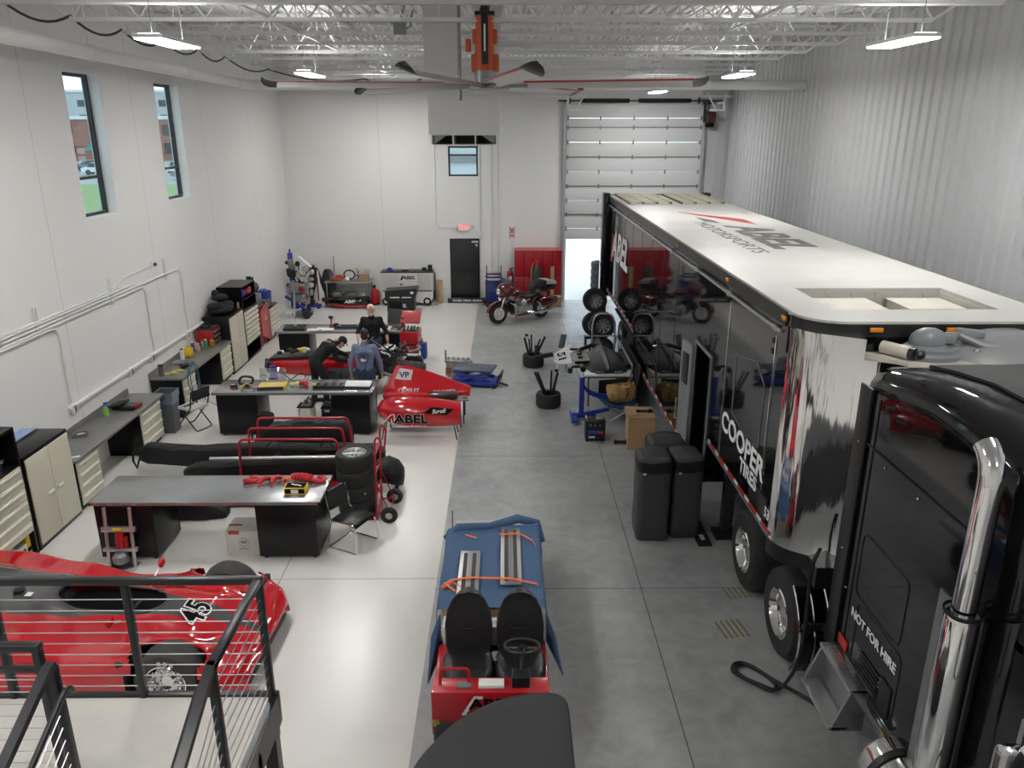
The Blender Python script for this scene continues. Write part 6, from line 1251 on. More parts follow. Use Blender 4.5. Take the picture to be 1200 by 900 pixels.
b = MB(); b.box(.82, 1.22, -.26, .26, .88, 1.08, .06); b.build('tour_trunk', M['black_gloss'], t); b = MB(); b.prism([(.84, 1.08), (1.24, 1.06), (1.18, 1.17), (.9, 1.2)], -.25, .25, 'Y'); b.build('trunk_lid', M['alu'], t, label='silver trunk lid')
for s in (-1, 1):
    b = MB(); b.loft([[V((x, s * .31 + w_ * math.cos(a), z + h * math.sin(a))) for a in [j * PI / 6 for j in range(12)]] for x, w_, z, h in ((.56, .06, .58, .14), (.66, .11, .56, .18), (1.1, .11, .56, .16), (1.2, .06, .58, .12))]); b.build('saddlebag', M['maroon'], t, ang=60)
    b = MB(); b.tube([(.05, s * .16, .3), (.3, s * .26, .26), (1.15, s * .28, .28)], .045, 10); b.build('exhaust_pipe', M['chrome'], t)
    b = MB(); b.tube(fillet([(-.42, s * .1, .62), (-.40, s * .34, .55), (-.36, s * .34, .3), (-.38, s * .1, .25)], .1), .018, 8); b.tube(fillet([(.5, s * .15, .6), (.52, s * .4, .5), (.56, s * .4, .3), (.6, s * .2, .26)], .08), .016, 8); b.build('crash_bar', M['chrome'], t)
    b = MB(); b.tube(fillet([(-.46, 0, 1.14), (-.42, s * .2, 1.2), (-.25, s * .4, 1.16)], .06), .014, 8); b.cyl((-.32, s * .34, 1.18), (-.2, s * .43, 1.14), .02, n=8); b.ell((-.42, s * .36, 1.3), (.02, .06, .04), 8); b.build('handlebar', M['black_metal'], t)
    b = MB(); b.box(-.3, .1, min(s * .2, s * .36), max(s * .2, s * .36), .24, .27, .008); b.build('footboard', M['black_metal'], t)
for a, x in ((-25, -.12), (22, .10)): b = MB(); b.cyl((0, 0, .42), (math.sin(R(a)) * .28, 0, .42 + .28 * math.cos(R(a))), .075, n=14); b.build('cylinder', M['engine_metal'], t)
b = MB(); b.box(-.28, .4, -.14, .14, .24, .46, .05); b.cyl((-.05, -.2, .38), (-.05, .2, .38), .11, n=18); b.ell((.02, -.17, .58), (.1, .05, .1), 12); b.build('engine_case', M['alu'], t)
b = MB(); b.tube([(-.55, 0, .95), (-.4, 0, .45), (-.35, 0, .26), (.5, 0, .26), (.6, 0, .7), (-.1, 0, .78), (-.55, 0, .95)], .03, 8); b.box(-.4, -.34, -.2, .2, .3, .7, .02); b.build('frame', M['black_metal'], t)
b = MB(); b.loft([[V((.80 + r * math.cos(R(a)), y, .31 + r * math.sin(R(a)))) for y, r in ((-.10, .33), (-.09, .38), (0, .40), (.09, .38), (.10, .33))] for a in range(0, 151, 15)], caps=False, closed=False); b.build('rear_fender', M['maroon'], t, ang=60)
b = MB(); b.tube([(-.05, .12, .25), (.05, .3, .015)], .014, 6); b.build('kickstand', M['black_metal'], t)
# ---------------------------------------------------------------- ceiling fan
t = thing('ceiling_fan', 'giant ceiling fan with orange motor and long grey blades under the joists', 'ceiling fan', (-.28, 12.0, 6.28))
b = MB(); b.cyl((0, 0, .95), (0, 0, 1.55), .07, n=14); b.box(-.14, .14, -.14, .14, .92, .97, .01); b.box(-.05, .05, -.16, -.1, .3, .95, .01); b.build('down_rod', M['black_metal'], t)
b = MB(); b.cyl((0, 0, .2), (0, 0, .92), .15, .13, n=20); b.box(-.2, .2, -.1, .1, .18, .42, .03); b.box(-.18, .18, -.08, .08, .55, .75, .03); b.box(-.28, -.2, -.06, .06, .45, .62, .02); b.build('motor_housing', M['orange_motor'], t, label='orange motor housing')
b = MB(); b.box(-.05, .05, -.165, -.13, .28, .9, .01); b.build('label_strip', M['black_satin'], t); b = MB(); b.box(-.012, .012, -.17, -.165, .45, .8); b.build('label_print', M['white_letter'], t)
b = MB(); b.cyl((0, 0, .0), (0, 0, .2), .16, n=20); b.cyl((0, 0, -.05), (0, 0, 0), .26, n=24); b.build('hub', M['grey_metal'], t)
mk('blade_grey', (.60, .60, .60), .35, .2); mk('blade_red', (.42, .06, .05), .4)
for k, a in enumerate((-15, 45, 105, 165, 225, 285)):
    a += (0, 14, 30, 21, 30, -4)[k]
    old = Matrix.Rotation(R(a), 4, 'Z') @ Matrix.Rotation(R(-20), 4, 'X')
    b = MB(); b.T = old; b.loft([[V((x, -w_ * .5, -.008)), V((x, -w_ * .1, .03)), V((x, w_ * .5, .0)), V((x, w_ * .1, .012))] for x, w_ in ((.25, .18), (.6, .24), (2.95, .24))]); bl = b.build('blade', M['blade_grey'], t, ang=60)
    b = MB(); b.T = old; b.box(.6, 2.95, -.123, -.10, -.008, .012); b.build('leading_edge', M['blade_red'], bl, label='red leading edge')
    b = MB(); b.T = old; b.loft([[V((x, -w_ * .55, z)), V((x, -w_ * .1, z + .035)), V((x, w_ * .55, z)), V((x, w_ * .1, z - .005))] for x, w_, z in ((2.93, .25, 0), (3.03, .25, .008), (3.10, .22, .03), (3.14, .14, .07))]); b.build('winglet', M['black_satin'], bl, label='black winglet')
    b = MB(); b.T = Matrix.Rotation(R(a), 4, 'Z'); b.box(.12, .62, -.04, .04, -.03, .01, .005); b.build('blade_bracket', M['grey_metal'], bl)
# ---------------------------------------------------------------- ducts and plenum under the roof
mk('duct_white', (.62, .63, .63), .45, .1)
b = MB(); b.box(-1.22, -.72, 12.7, 13.2, 6.45, ZC); b.box(-1.24, -.70, 12.68, 13.22, 7.0, 7.04); solo('duct_drop', b, M['duct_white'], 'vertical pale grey duct drop hanging behind the fan', 'duct')
b = MB(); b.prism([(-.55, 6.7), (-.12, 6.7), (-.02, ZC), (-.46, ZC)], 14.3, 14.7, 'Y'); solo('duct_branch', b, M['duct_white'], 'slanted pale duct branch behind the orange fan motor', 'duct')
t = thing('diffuser_box', 'large white square air diffuser box hanging near the far wall above the small window', 'air diffuser', (-1.13, 23.2, 5.24))
b = MB(); b.box(-.98, .98, -.7, .7, .30, 1.32, .01); b.build('plenum', M['white_paint'], t); b = MB()
for x0, x1, y0, y1 in ((-.92, -.88, -.66, .66), (.88, .92, -.66, .66), (-.33, -.29, -.66, .66), (.29, .33, -.66, .66)): b.box(x0, x1, y0, y1, 0, .30)
b.box(-.95, .95, -.68, .68, 0, .03); b.box(-.95, .95, -.68, -.62, .27, .32); b.build('grille_frame', M['white_paint'], t)
b = MB(); b.box(-.86, .86, -.6, .6, .28, .30); b.box(-.86, .86, .55, .6, .03, .3); b.build('inner_duct', mat('duct_brown', (.16, .145, .135), .6), t)
for k in (-1, 1): b = MB(); b.prism([(k * .84, .03), (k * .84, .29), (k * .45, .29)], -.55, -.5, 'Y'); b.build('deflector', mat('deflect', (.32, .36, .37), .5), t)
for x in (-.94, -.3, .35, .94): b = MB(); b.box(x - .02, x + .02, -.02, .02, 1.32, 2.6); b.build('hanger', M['white_paint'], t)
t = thing('junction_box', 'grey electrical junction box hanging under the joists left of the duct drop', 'junction box', (-1.52, 12.3, 7.12)); b = MB(); b.box(-.09, .09, -.05, .05, -.13, .06, .006); b.build('box_body', mat('jbox', (.20, .23, .22), .5), t); b = MB(); b.tube([(.02, 0, .06), (.12, 0, .4), (.3, .2, .62)], .02, 6); b.tube([(.09, 0, -.05), (.16, 0, -.02), (.22, .1, .5)], .016, 6); b.build('conduit_whip', M['grey_metal'], t)
b = MB(); b.tube([(-.68, 12.62, ZC), (-.68, 12.62, 6.1)], .025, 8); solo('hanging_conduit', b, M['grey_metal'], 'dark vertical conduit along the right edge of the duct drop', 'conduit')
# ---------------------------------------------------------------- race wheels lying on the concrete
t0 = thing('wheel_assembly', 'loose racing wheel lying on the concrete with suspension arms, nearer the charger', 'wheel', (.92, 15.75, 0))
tyre_mesh(.27, .30, .58).build('tyre', M['rubber'], t0); b = MB(); b.lathe([(.155, .28), (.14, .26), (.12, .12), (.001, .12)], n=24); b.build('rim', M['black_satin'], t0)
for p, q, r in (((-.02, 0, .12), (-.30, -.05, .78), .022), ((.0, .03, .12), (-.24, .1, .74), .018), ((.04, 0, .12), (.06, .0, .80), .018), ((.06, .03, .12), (.20, .1, .72), .025), ((.08, -.02, .12), (.16, -.06, .66), .016)): b = MB(); b.cyl(p, q, r * 1.35, r * 1.2, n=8); b.build('suspension_arm', M['black_metal'], t0)
b = MB(); b.ell((.17, .05, .78), (.05, .04, .04), 8); b.cyl((0, 0, .1), (0, 0, .36), .06, n=12); b.build('upright', M['black_metal'], t0)
d = dup(t0, (.70, 18.75, 0), 150, 'loose racing wheel lying on the concrete beside the number 51 panel')
t = thing('wing_panel', 'white wing panel numbered 51 lying beside the far loose wheel', 'bodywork', (1.38, 18.45, 0), 0)
PM = Matrix.Translation((.06, -.02, .34)) @ Matrix.Rotation(R(38), 4, 'X') @ Matrix.Rotation(R(-12), 4, 'Y')
b = MB(); b.T = PM; b.loft([[V((x, y0, 0)), V((x, y0, .02)), V((x, y1, .02)), V((x, y1, 0))] for x, y0, y1 in ((-.24, -.16, .10), (-.1, -.26, .16), (.16, -.26, .34), (.24, -.06, .38))]); b.build('panel', M['white_letter'], t)
text('51', .27, M['black_letter'], t, None, matrix=PM @ Matrix.Translation((-.05, -.03, .023)) @ Matrix.Rotation(R(-80), 4, 'Z'), bold=.03, label='black number 51'); b = MB(); b.cbox((-.42, .0, .34), (.45, .16, .1), (0, -12, 0), .02); b.cbox((-.6, .05, .45), (.12, .05, .3), b=.01); b.build('support_arm', M['black_satin'], t)
b = MB(); b.cbox((.05, .34, .62), (.16, .03, .36), (0, 12, 20), .01); b.build('fin', M['cast_grey'], t); b = MB(); b.cyl((-.1, 0, 0), (0, 0, .42), .03, n=8); b.cyl((.15, .2, 0), (.1, .1, .44), .03, n=8); b.build('prop', M['white_plastic'], t)
# ---------------------------------------------------------------- blue engine stand
t = thing('engine_stand', 'blue engine stand with upright post and curved brace on casters', 'engine stand', (1.55, 14.9, 0))
b = MB(); b.box(-.05, .05, -.05, .05, .08, .92, .008); b.build('post', M['blue_paint'], t); b = MB(); b.cyl((0, 0, .92), (0, 0, 1.05), .035, n=12); b.build('inner_post', M['white_plastic'], t)
b = MB(); b.cyl((0, -.12, 1.12), (0, .12, 1.12), .06, n=14); b.tube([(-.24, -.02, 1.08), (-.2, 0, 1.14), (0, 0, 1.14)], .028, 8); b.cyl((-.26, -.02, 1.02), (-.24, -.02, 1.12), .05, n=12); b.build('rotating_head', M['black_metal'], t)
pts = [(.04 + .5 * (1 - math.cos(R(a))) , .06, .72 - .28 * math.sin(R(a))) for a in range(0, 91, 10)]
b = MB(); b.loft([[V((x, .02, z)), V((x, .10, z)), V((x, .10, z + .09)), V((x, .02, z + .09))] for x, y, z in pts]); b.build('curved_brace', M['blue_paint'], t)
b = MB(); b.box(-.22, -.10, -.35, .3, .05, .12, .006); b.box(-.2, .3, -.06, .06, .06, .14, .006); b.cbox((.3, .1, .14), (.6, .08, .07), (0, -8, 10), .008); b.build('base_leg', M['blue_paint'], t)
for p in ((-.16, -.32), (-.16, .28), (.28, -.06)): b = MB(); b.cyl((p[0], p[1] - .025, .045), (p[0], p[1] + .025, .045), .045, n=14); b.build('caster', M['alu'], t)
t = thing('battery_charger', 'black battery charger box with blue and red label on the concrete', 'charger', (1.71, 13.85, 0))
b = MB(); b.box(-.19, .19, -.14, .14, .03, .42, .015); b.build('case', M['black_satin'], t); b = MB(); b.box(-.14, .06, -.142, -.14, .16, .24); b.build('blue_label', mat('label_blue', (.03, .07, .3), .4), t); b = MB(); b.box(.06, .15, -.142, -.14, .16, .22); b.build('red_label', M['red_letter'], t); b = MB(); b.box(-.13, -.01, -.142, -.14, .08, .12); b.build('white_label', M['paper'], t)
for k in range(3): b = MB(); b.cyl((-.1 + .09 * k, -.15, .34), (-.1 + .09 * k, -.14, .34), .022, n=10); b.build('dial', M['grey_metal'], t)
b = MB(); b.tube(fillet([(-.17, -.1, .42), (-.17, -.1, .46), (-.17, .1, .46), (-.17, .1, .42)], .02), .012, 6); b.box(.02, .15, -.06, .04, .42, .45, .01); b.build('handle', M['alu'], t)
for x in (-.15, .15): b = MB(); b.box(x - .025, x + .025, -.13, .13, 0, .03); b.build('foot', M['black_matte'], t)
# ---------------------------------------------------------------- white folding table with carbon nose
t = thing('folding_table', 'white plastic folding table carrying black carbon bodywork beside the trailer', 'table', (2.2, 16.3, 0))
b = MB(); b.box(-.6, .5, -.72, .9, .70, .745, .015); b.build('table_top', M['white_plastic'], t)
for y in (-.5, .7):
    for x in (-.42, .36): b = MB(); b.tube([(x, y - .1, 0), (x, y, .4), (x, y, .7)], .016, 6); b.build('leg', M['black_metal'], t)
    b = MB(); b.tube([(-.42, y - .04, .25), (.36, y - .04, .25)], .012, 6); b.build('leg_brace', M['black_metal'], t)
t = thing('carbon_nose', 'black carbon race car nose and wing assembly lying on the white folding table', 'bodywork', (2.2, 16.5, .747))
b = MB(); L = []
for y, w_, h in ((-.82, .24, .05), (-.72, .38, .09), (-.35, .50, .12), (.1, .52, .14), (.45, .44, .15), (.7, .22, .17), (.95, .16, .19), (1.2, .12, .20)): L.append([V((w_ * u, y, h * (1 - abs(u) ** 3.5) + .02 + (.05 if u == 0 else 0))) for u in (-1, -.75, -.4, -.12, 0, .12, .4, .75, 1)] + [V((w_, y, .0)), V((-w_, y, .0))])
b.loft(L); b.build('nose_shell', M['carbon'], t, ang=25)
for s in (-1, 1): b = MB(); b.loft([[V((s * x, y0, z)), V((s * x, y0, z + .03)), V((s * x, y1, z + .05)), V((s * x, y1, z))] for x, y0, y1, z in ((.2, -.5, .5, .04), (.55, -.40, .6, .05), (.68, -.3, .5, .05))]); b.build('wing', M['carbon'], t)
b = MB(); b.loft([[V((x, -.3, .12)), V((x, .32, .12)), V((x, .32, .14)), V((x, -.3, .14))] for x in (-.75, -.36)]); b.build('silver_panel', mat('silver_panel', (.42, .41, .38), .4, .3), t, label='pale metal panel')
for y in (-.12, .16): b = MB(); b.cyl((-.55, y, .14), (-.55, y, .18), .06, n=14); b.build('panel_vent', M['black_satin'], t)
b = MB(); b.tube([(-.58, .35, .05), (-.5, .62, .12), (-.2, .85, .16), (.2, .8, .16)], .05, 8); b.box(-.72, -.5, .62, .68, .1, .15, .01); b.build('roll_panel', M['carbon'], t)
for s in (-1, 1): b = MB(); b.box(s * .2 - .09, s * .2 + .09, -.86, -.76, .0, .05, .015); b.build('mount_bracket', M['grey_metal'], t)
for x0, lean, lb in ((2.72, 8, 'grey framed board leaning against the trailer side behind the folding table'),):
    b = MB(); b.T = Matrix.Translation((x0, 16.8, 0)) @ Matrix.Rotation(R(lean), 4, 'Y'); b.box(-.02, .0, -1.3, 1.2, 0, .95)
    solo('leaning_board', b, M['black_matte'], lb, 'board'); 
b = MB(); b.tube([(2.66, 15.5, .02), (2.78, 15.5, .97), (2.78, 18.0, .97), (2.66, 18.0, .02)], .022, 6); solo('board_frame', b, M['interior_grey'], 'grey metal bar frame standing against the trailer side', 'frame', (-.12, 0, 0))
# wheels on rack
def rack(y, zs, lb):
    t = thing('wheel_rack', 'chrome arched wheel trolley ' + lb, 'trolley', (2.42, y, 0)); h = zs[-1] + .1
    b = MB(); b.tube(fillet([(-.28, -.2, .05), (-.28, -.2, h), (-.2, -.2, h + .28), (.2, -.2, h + .28), (.28, -.2, h), (.28, -.2, .05)], .16), .022, 8); b.tube([(-.28, -.2, h - .28), (.28, -.2, h - .28)], .018, 8); b.build('arch_frame', M['alu'], t); b = MB(); b.box(-.3, .3, -.22, .45, .03, .06); b.build('base', M['grey_metal'], t)
    return t
def upright_wheel(y, z, lb):
    t = thing('wheel_assembly', lb, 'wheel', (2.42, y, z), 0, 'wheels standing beside the trailer')
    b = MB(); b.lathe([(.19, -.15), (.25, -.155), (.31, -.14), (.325, -.08), (.325, .08), (.31, .14), (.25, .155), (.19, .15)], (0, 0, 0), 'Y', 32); b.build('tyre', M['rubber'], t)
    b = MB(); b.lathe([(.20, -.15), (.185, -.14), (.17, -.06), (.001, -.06)], (0, 0, 0), 'Y', 28); b.build('rim', M['grey_metal'], t)
    for k in range(9): a = 2 * PI * k / 9; b = MB(); b.cyl((.05 * math.cos(a), -.07, .05 * math.sin(a)), (.175 * math.cos(a), -.12, .175 * math.sin(a)), .018, n=6); b.build('spoke', M['alu'], t)
    b = MB(); b.cyl((0, -.14, 0), (0, -.06, 0), .05, n=14); b.build('hub', M['alu'], t)
rack(18.75, (.4, 1.0), 'nearer the folding table, holding two wheels')
upright_wheel(18.78, .39, 'lower racing wheel of the trolley nearer the folding table'); upright_wheel(18.78, 1.045, 'upper racing wheel of the trolley nearer the folding table')
upright_wheel(20.6, .62, 'lower racing wheel of the far stack beside the trailer rear'); upright_wheel(20.6, 1.28, 'upper racing wheel of the far stack beside the trailer rear')
t = thing('wheel_stand', 'black stand under the far stack of wheels beside the trailer', 'stand', (2.42, 20.6, 0)); b = MB(); b.box(-.26, .26, -.18, .18, .24, .29, .006); b.build('platform', M['black_metal'], t)
for x in (-.22, .22): b = MB(); b.box(x - .02, x + .02, -.15, .15, 0, .24); b.build('leg', M['black_metal'], t)
# paper bag on blue chair
t = thing('camp_chair', 'low blue fabric chair behind the blue engine stand holding the paper bag', 'chair', (2.3, 15.0, 0), 12)
b = MB(); b.loft([[V((x, -.32 + .1 * abs(x), .30 + .2 * abs(x))), V((x, .28, .34 + .1 * abs(x))), V((x, .28, .36 + .1 * abs(x))), V((x, -.32 + .1 * abs(x), .32 + .2 * abs(x)))] for x in (-.34, -.15, 0, .15, .34)]); b.build('seat', mat('seat_blue', (.04, .10, .20), .8), t)
b = MB(); b.box(-.32, .32, .26, .30, .36, .75, .012); b.build('backrest', M['cloth_black'], t)
for s in (-1, 1): b = MB(); b.tube([(s * .34, -.3, .38), (-s * .24, -.22, .015)], .012, 6); b.tube([(s * .34, .28, .42), (-s * .24, .28, .015)], .012, 6); b.build('leg', M['chrome'], t)
b = MB(); random.seed(3); L = []
for z, w_, d in ((0, .22, .15), (.08, .27, .19), (.2, .28, .2), (.3, .27, .17), (.36, .24, .12), (.33, .16, .08), (.2, .1, .05)): L.append([V((w_ * math.cos(a) * random.uniform(.74, 1.14), d * math.sin(a) * random.uniform(.7, 1.15), z + random.uniform(-.05, .05) * (z > 0))) for a in [j * PI / 10 for j in range(20)]])
b.loft(L); solo('paper_bag', b, M['paper_brown'], 'crumpled brown paper bag sitting on the low blue chair', 'bag', (2.38, 15.02, .39), 15, ang=6).scale = (1.15, 1.15, .95)
t = thing('carton', 'open brown cardboard carton on the concrete beside the trailer door', 'box', (2.55, 13.62, 0), -4)
b = MB(); b.box(-.26, .24, -.3, .3, 0, .005)
for x0, x1, y0, y1 in ((-.26, -.255, -.3, .3), (.235, .24, -.3, .3), (-.26, .24, -.3, -.295), (-.26, .24, .295, .3)): b.box(x0, x1, y0, y1, 0, .62)
b.build('carton_body', M['cardboard'], t); b = MB(); b.cbox((-.02, -.18, .635), (.5, .25, .006), (3, 0, 0)); b.cbox((-.02, .22, .64), (.5, .22, .006), (-5, 0, 0)); b.cbox((-.2, .02, .65), (.2, .5, .006), (0, -4, 0)); b.build('flap', M['cardboard'], t); b = MB(); b.cyl((.05, -.02, .55), (.18, .08, .66), .035, n=10); b.build('packed_part', M['black_satin'], t)
b = MB(); b.cyl((-.1, 0, .045), (.06, 0, .045), .03, n=10); b.cyl((-.14, 0, .045), (-.1, 0, .045), .045, n=12); b.cyl((.06, 0, .045), (.1, 0, .045), .045, n=12); solo('dumbbell', b, M['black_satin'], 'small black dumbbell-shaped part on the concrete beside the open carton', 'part', (2.2, 13.6, 0))
# zipped covers
def cover_bag(x, y, w_, d, h, rz, lb, tabs=True):
    t = thing('tire_cover', lb, 'cover', (x, y, 0), rz, 'tall zipped black covers'); b = MB(); L = []
    random.seed(int(x * 100)); n = 40
    for z, k in ((.0, .92), (.04, .98), (.2, 1.02), (.5, 1.0), (.8, 1.01), (h - .22, 1.0), (h - .12, 1.02), (h - .06, .99), (h - .015, .93), (h, .80)):
        r = []
        for j in range(n):
            a = 2 * PI * j / n; q = (abs(math.cos(a)) ** 9 + abs(math.sin(a)) ** 9) ** (-1 / 9)
            f = 1 + .012 * math.sin(a * 5 + z * 9)
            r.append(V((w_ * math.cos(a) * q * k * f, d * math.sin(a) * q * k * f, z + .012 * math.sin(a * 3 + z * 3) * (z > .1))))
        L.append(r)
    b.loft(L); b.build('cover_body', M['cover_fabric'], t, ang=70)
    b = MB(); b.loft([[v + (V((v.x, v.y, 0)).normalized() * .012) for v in L[i]] for i in (5, 6, 7)], caps=False); b.build('top_flap', M['bag_fabric'], t, ang=70)
    b = MB(); b.box(w_ * .45, w_ * .57, -d - .022, -d - .008, h - .48, h - .26, .003); b.build('handle_tab', M['cover_fabric'], t); b = MB(); b.box(-w_ * .75, -w_ * .58, -d - .026, -d - .012, h - .24, h - .215); b.build('zipper_pull', M['white_letter'], t)
    return t
cover_bag(2.12, 10.2, .235, .25, 1.30, -2, 'tall zipped black cover standing on the concrete, nearest the cart')
cover_bag(2.60, 10.28, .215, .25, 1.28, 3, 'tall zipped black cover beside the trailer, right one of the front two')
cover_bag(2.42, 10.85, .27, .24, 1.27, 0, 'tall zipped black cover standing behind the front two')
t = thing('ramp_mat', 'black rubber ramp strip on the concrete beside the zipped covers', 'ramp', (2.88, 10.4, 0), 0); b = MB(); b.prism([(-.12, 0), (.08, 0), (.06, .05), (-.08, .05)], -.6, .6, 'Y'); b.build('ramp_body', M['black_satin'], t); b = MB(); b.box(-.06, .0, -.5, -.35, .05, .053); b.build('decal', M['deck_cream'], t)
# yellowish floor drain marks (stains on the slab)
for x, y, w_ in ((2.72, 7.88, .17), (2.95, 8.62, .12)):
    b = MB()
    for k in range(5): b.box(-w_ + .07 * k, -w_ + .07 * k + .03, -w_, w_, .001, .003)
    solo('tyre_stain', b, mat('stain', (.22, .18, .09), .6), 'yellow-brown tyre print stain on the concrete, ' + ('closer to the cab steps' if w_ > .15 else 'closer to the trailer wheels'), 'stain', (x, y, 0), 10, 'tyre prints on the concrete')
# stacked tyres outside
for k in range(5):
    o = tyre_mesh(.33, .235, .6).build('tyre', M['rubber_grey'], None); o.location = (3.38, 27.5, .24 * k); tag(o, 'grey tyre of the stack outside the open overhead door, ' + ('bottom one', 'second from the ground', 'middle one', 'fourth from the ground', 'topmost')[k], 'tyre', 'stacked tyres outside the door')
# ---------------------------------------------------------------- red sports racing car
t = thing('race_car', 'red open-cockpit sports racing car with grey centre stripe and number 45', 'car', (-3.40, 7.46, 0), -2.5)
HW = .93
def lerp_tab(tab, x):
    for (a, p), (c, q) in zip(tab, tab[1:]):
        if x <= c: k = max(0, min(1, (x - a) / (c - a))); k = k * k * (3 - 2 * k); return p + (q - p) * k
    return tab[-1][1]
CEN = [(-3.9, .92), (-2.6, .90), (-1.75, .84), (-1.2, .70), (-.5, .66), (0, .60), (.4, .46), (.68, .34), (.74, .28)]
SID = [(-3.9, .84), (-2.6, .80), (-1.8, .66), (-1.1, .50), (-.7, .52), (-.3, .62), (0, .64), (.3, .58), (.6, .40), (.74, .28)]
def zcar(x, y):
    a = abs(y) / HW; c, s = lerp_tab(CEN, x), lerp_tab(SID, x)
    k = min(1, max(0, (a - .28) / .34)); k = k * k * (3 - 2 * k)
    z = c + (s - c) * k
    if -.6 < x < .6: z -= .07 * math.exp(-((a - .5) / .12) ** 2) * math.exp(-(x / .4) ** 2)
    if a > .86: z -= (1 - math.sqrt(max(0, 1 - ((a - .86) / .14) ** 2))) * .16
    return z
def halfw(x): return HW * (1 if x < .35 else math.sqrt(max(.30, 1 - .55 * ((x - .35) / .42) ** 3)))
NU, NV = 140, 60
def swid(x): return .40 if x < -1.7 else .40 + (.03 - .40) * ((x + 1.7) / 2.44) ** .9
def cp(u, v):
    x = -3.2 + u * (3.2 + .74); w_ = halfw(x); sw = swid(x) / HW
    y = -1 + (1 - sw) * v / .35 if v < .35 else (sw * (v - .5) / .15 if v <= .65 else sw + (1 - sw) * (v - .65) / .35)
    return V((x, y * w_, zcar(x, y * HW)))
def region(u, v):
    p = cp(u, v); x, y = p.x, p.y
    if ((x + .02) / .40) ** 2 + ((abs(y) - .80) / .21) ** 2 < 1: return 'wheel'
    if ((x + 1.0) / .58) ** 4 + ((y - .03) / .24) ** 2 < 1: return 'cockpit'
    return 'stripe' if .35 < v < .65 else 'red'
b = MB(); b.grid(cp, NU, NV, keep=lambda u, v: region(u, v) == 'red')
# side skirts and nose apron
for sy in (0, 1):
    for i in range(NU):
        p, q = cp(i / NU, sy), cp((i + 1) / NU, sy)
        if abs((p.x + q.x) / 2 + .02) < .42: 
            continue
        b.raw([p, q, V((q.x, q.y, .10)), V((p.x, p.y, .10))], [(0, 1, 2, 3)])
for j in range(NV):
    p, q = cp(1, j / NV), cp(1, (j + 1) / NV); b.raw([p, q, V((q.x - .04, q.y, .10)), V((p.x - .04, p.y, .10))], [(0, 1, 2, 3)])
b.build('body', M['red_gloss'], t, ang=40, weld=True)
b = MB(); b.grid(cp, NU, NV, keep=lambda u, v: region(u, v) == 'stripe'); b.build('center_stripe', M['stripe_grey'], t, ang=40, weld=True, label='dark grey centre stripe')
b = MB(); b.loft([[V((-1.0 + .61 * sc * math.copysign(abs(math.cos(a)) ** .5, math.cos(a)), .03 + .26 * sc * math.sin(a), z)) for a in [j * PI / 12 for j in range(24)]] for sc, z in ((1.04, .64), (.95, .40), (.85, .2), (.01, .2))]); b.build('cockpit', mat('cockpit_black', (.003, .003, .003), .9, spec=.1), t, label='black cockpit interior')
b = MB(); b.tube([V((-1.0 + .59 * math.copysign(abs(math.cos(a)) ** .5, math.cos(a)), .03 + .25 * math.sin(a), 0)) + V((0, 0, zcar(-1.0 + .59 * math.copysign(abs(math.cos(a)) ** .5, math.cos(a)), .25 * math.sin(a)) + .005)) for a in [j * PI / 20 for j in range(40)]], .014, 6, closed=True); b.build('cockpit_rim', M['stripe_grey'], t)
b = MB(); b.loft([[V((x, -.2, z)), V((x, .2, z)), V((x - .05, .2, z)), V((x - .05, -.2, z))] for x, z in ((-1.3, .3), (-1.45, .5), (-1.62, .78))]); b.build('seat', M['cloth_black'], t)
b = MB(); b.tube([V((-.72, .12 * math.cos(a), .55 + .1 * math.sin(a))) for a in [j * PI / 8 for j in range(16)]], .014, 6, closed=True); b.build('steering_wheel', M['black_satin'], t)
for s in (-1, 1):
    b = MB(); b.box(-.5, .46, min(s * .46, s * .50), max(s * .46, s * .50), .1, .52); b.box(-.52, -.44, min(s * .5, s * .9), max(s * .5, s * .9), .1, .55); b.box(.40, .46, min(s * .5, s * .9), max(s * .5, s * .9), .1, .5); b.build('wheel_well', M['black_matte'], t)
    b = MB(); b.lathe([(.21, -.15), (.27, -.16), (.325, -.145), (.34, -.09), (.34, .09), (.325, .145), (.27, .16), (.21, .15)], (-.02, s * .775, .34), 'Y', 40); w_ = b.build('front_wheel', M['rubber_grey'], t)
    b = MB(); b.lathe([(.215, s * .15), (.205, s * .158), (.185, s * .10), (.13, s * .03), (.10, s * .06), (.06, s * .10), (.001, s * .10)], (-.02, s * .775, .34), 'Y', 32)
    for k in range(14): a = 2 * PI * k / 14; b.cyl((-.02 + .145 * math.cos(a), s * (.775 + .06), .34 + .145 * math.sin(a)), (-.02 + .145 * math.cos(a), s * (.775 + .12), .34 + .145 * math.sin(a)), .013, n=6)
    b.build('wheel_rim', M['chrome'], w_, label='polished bolted rim')
    for k in range(12): 
        if k > 2: continue
        a = R(68 + 14 * k); b = MB(); b.cbox((-.02 + .255 * math.cos(a), s * .937, .34 + .255 * math.sin(a)), (.035, .004, .04), (0, -(R(1) and (90 - 68 - 14 * k)) * -1, 0)); b.build('tyre_lettering', M['cardboard_white'], w_)
    b = MB(); b.tube([V((-.02 + .41 * math.cos(a), s * min((.80 - .215 * math.sin(a)) , .925), zcar(-.02 + .41 * math.cos(a), (.80 - .215 * math.sin(a))) + .004)) for a in [PI * (j / 24) for j in range(25)]], .018, 6); b.build('arch_lip', M['red_gloss'], t)
    b = MB(); m_y = s * .50 + (.12 if s > 0 else -.05); b.ell((-.72, m_y, .80), (.035, .065, .06), 12); mr = b.build('mirror', M['red_gloss'], t); b = MB(); b.tube([(-.74, s * .34, .66), (-.73, m_y, .78)], .012, 6); b.build('mirror_stalk', M['alu'], mr)
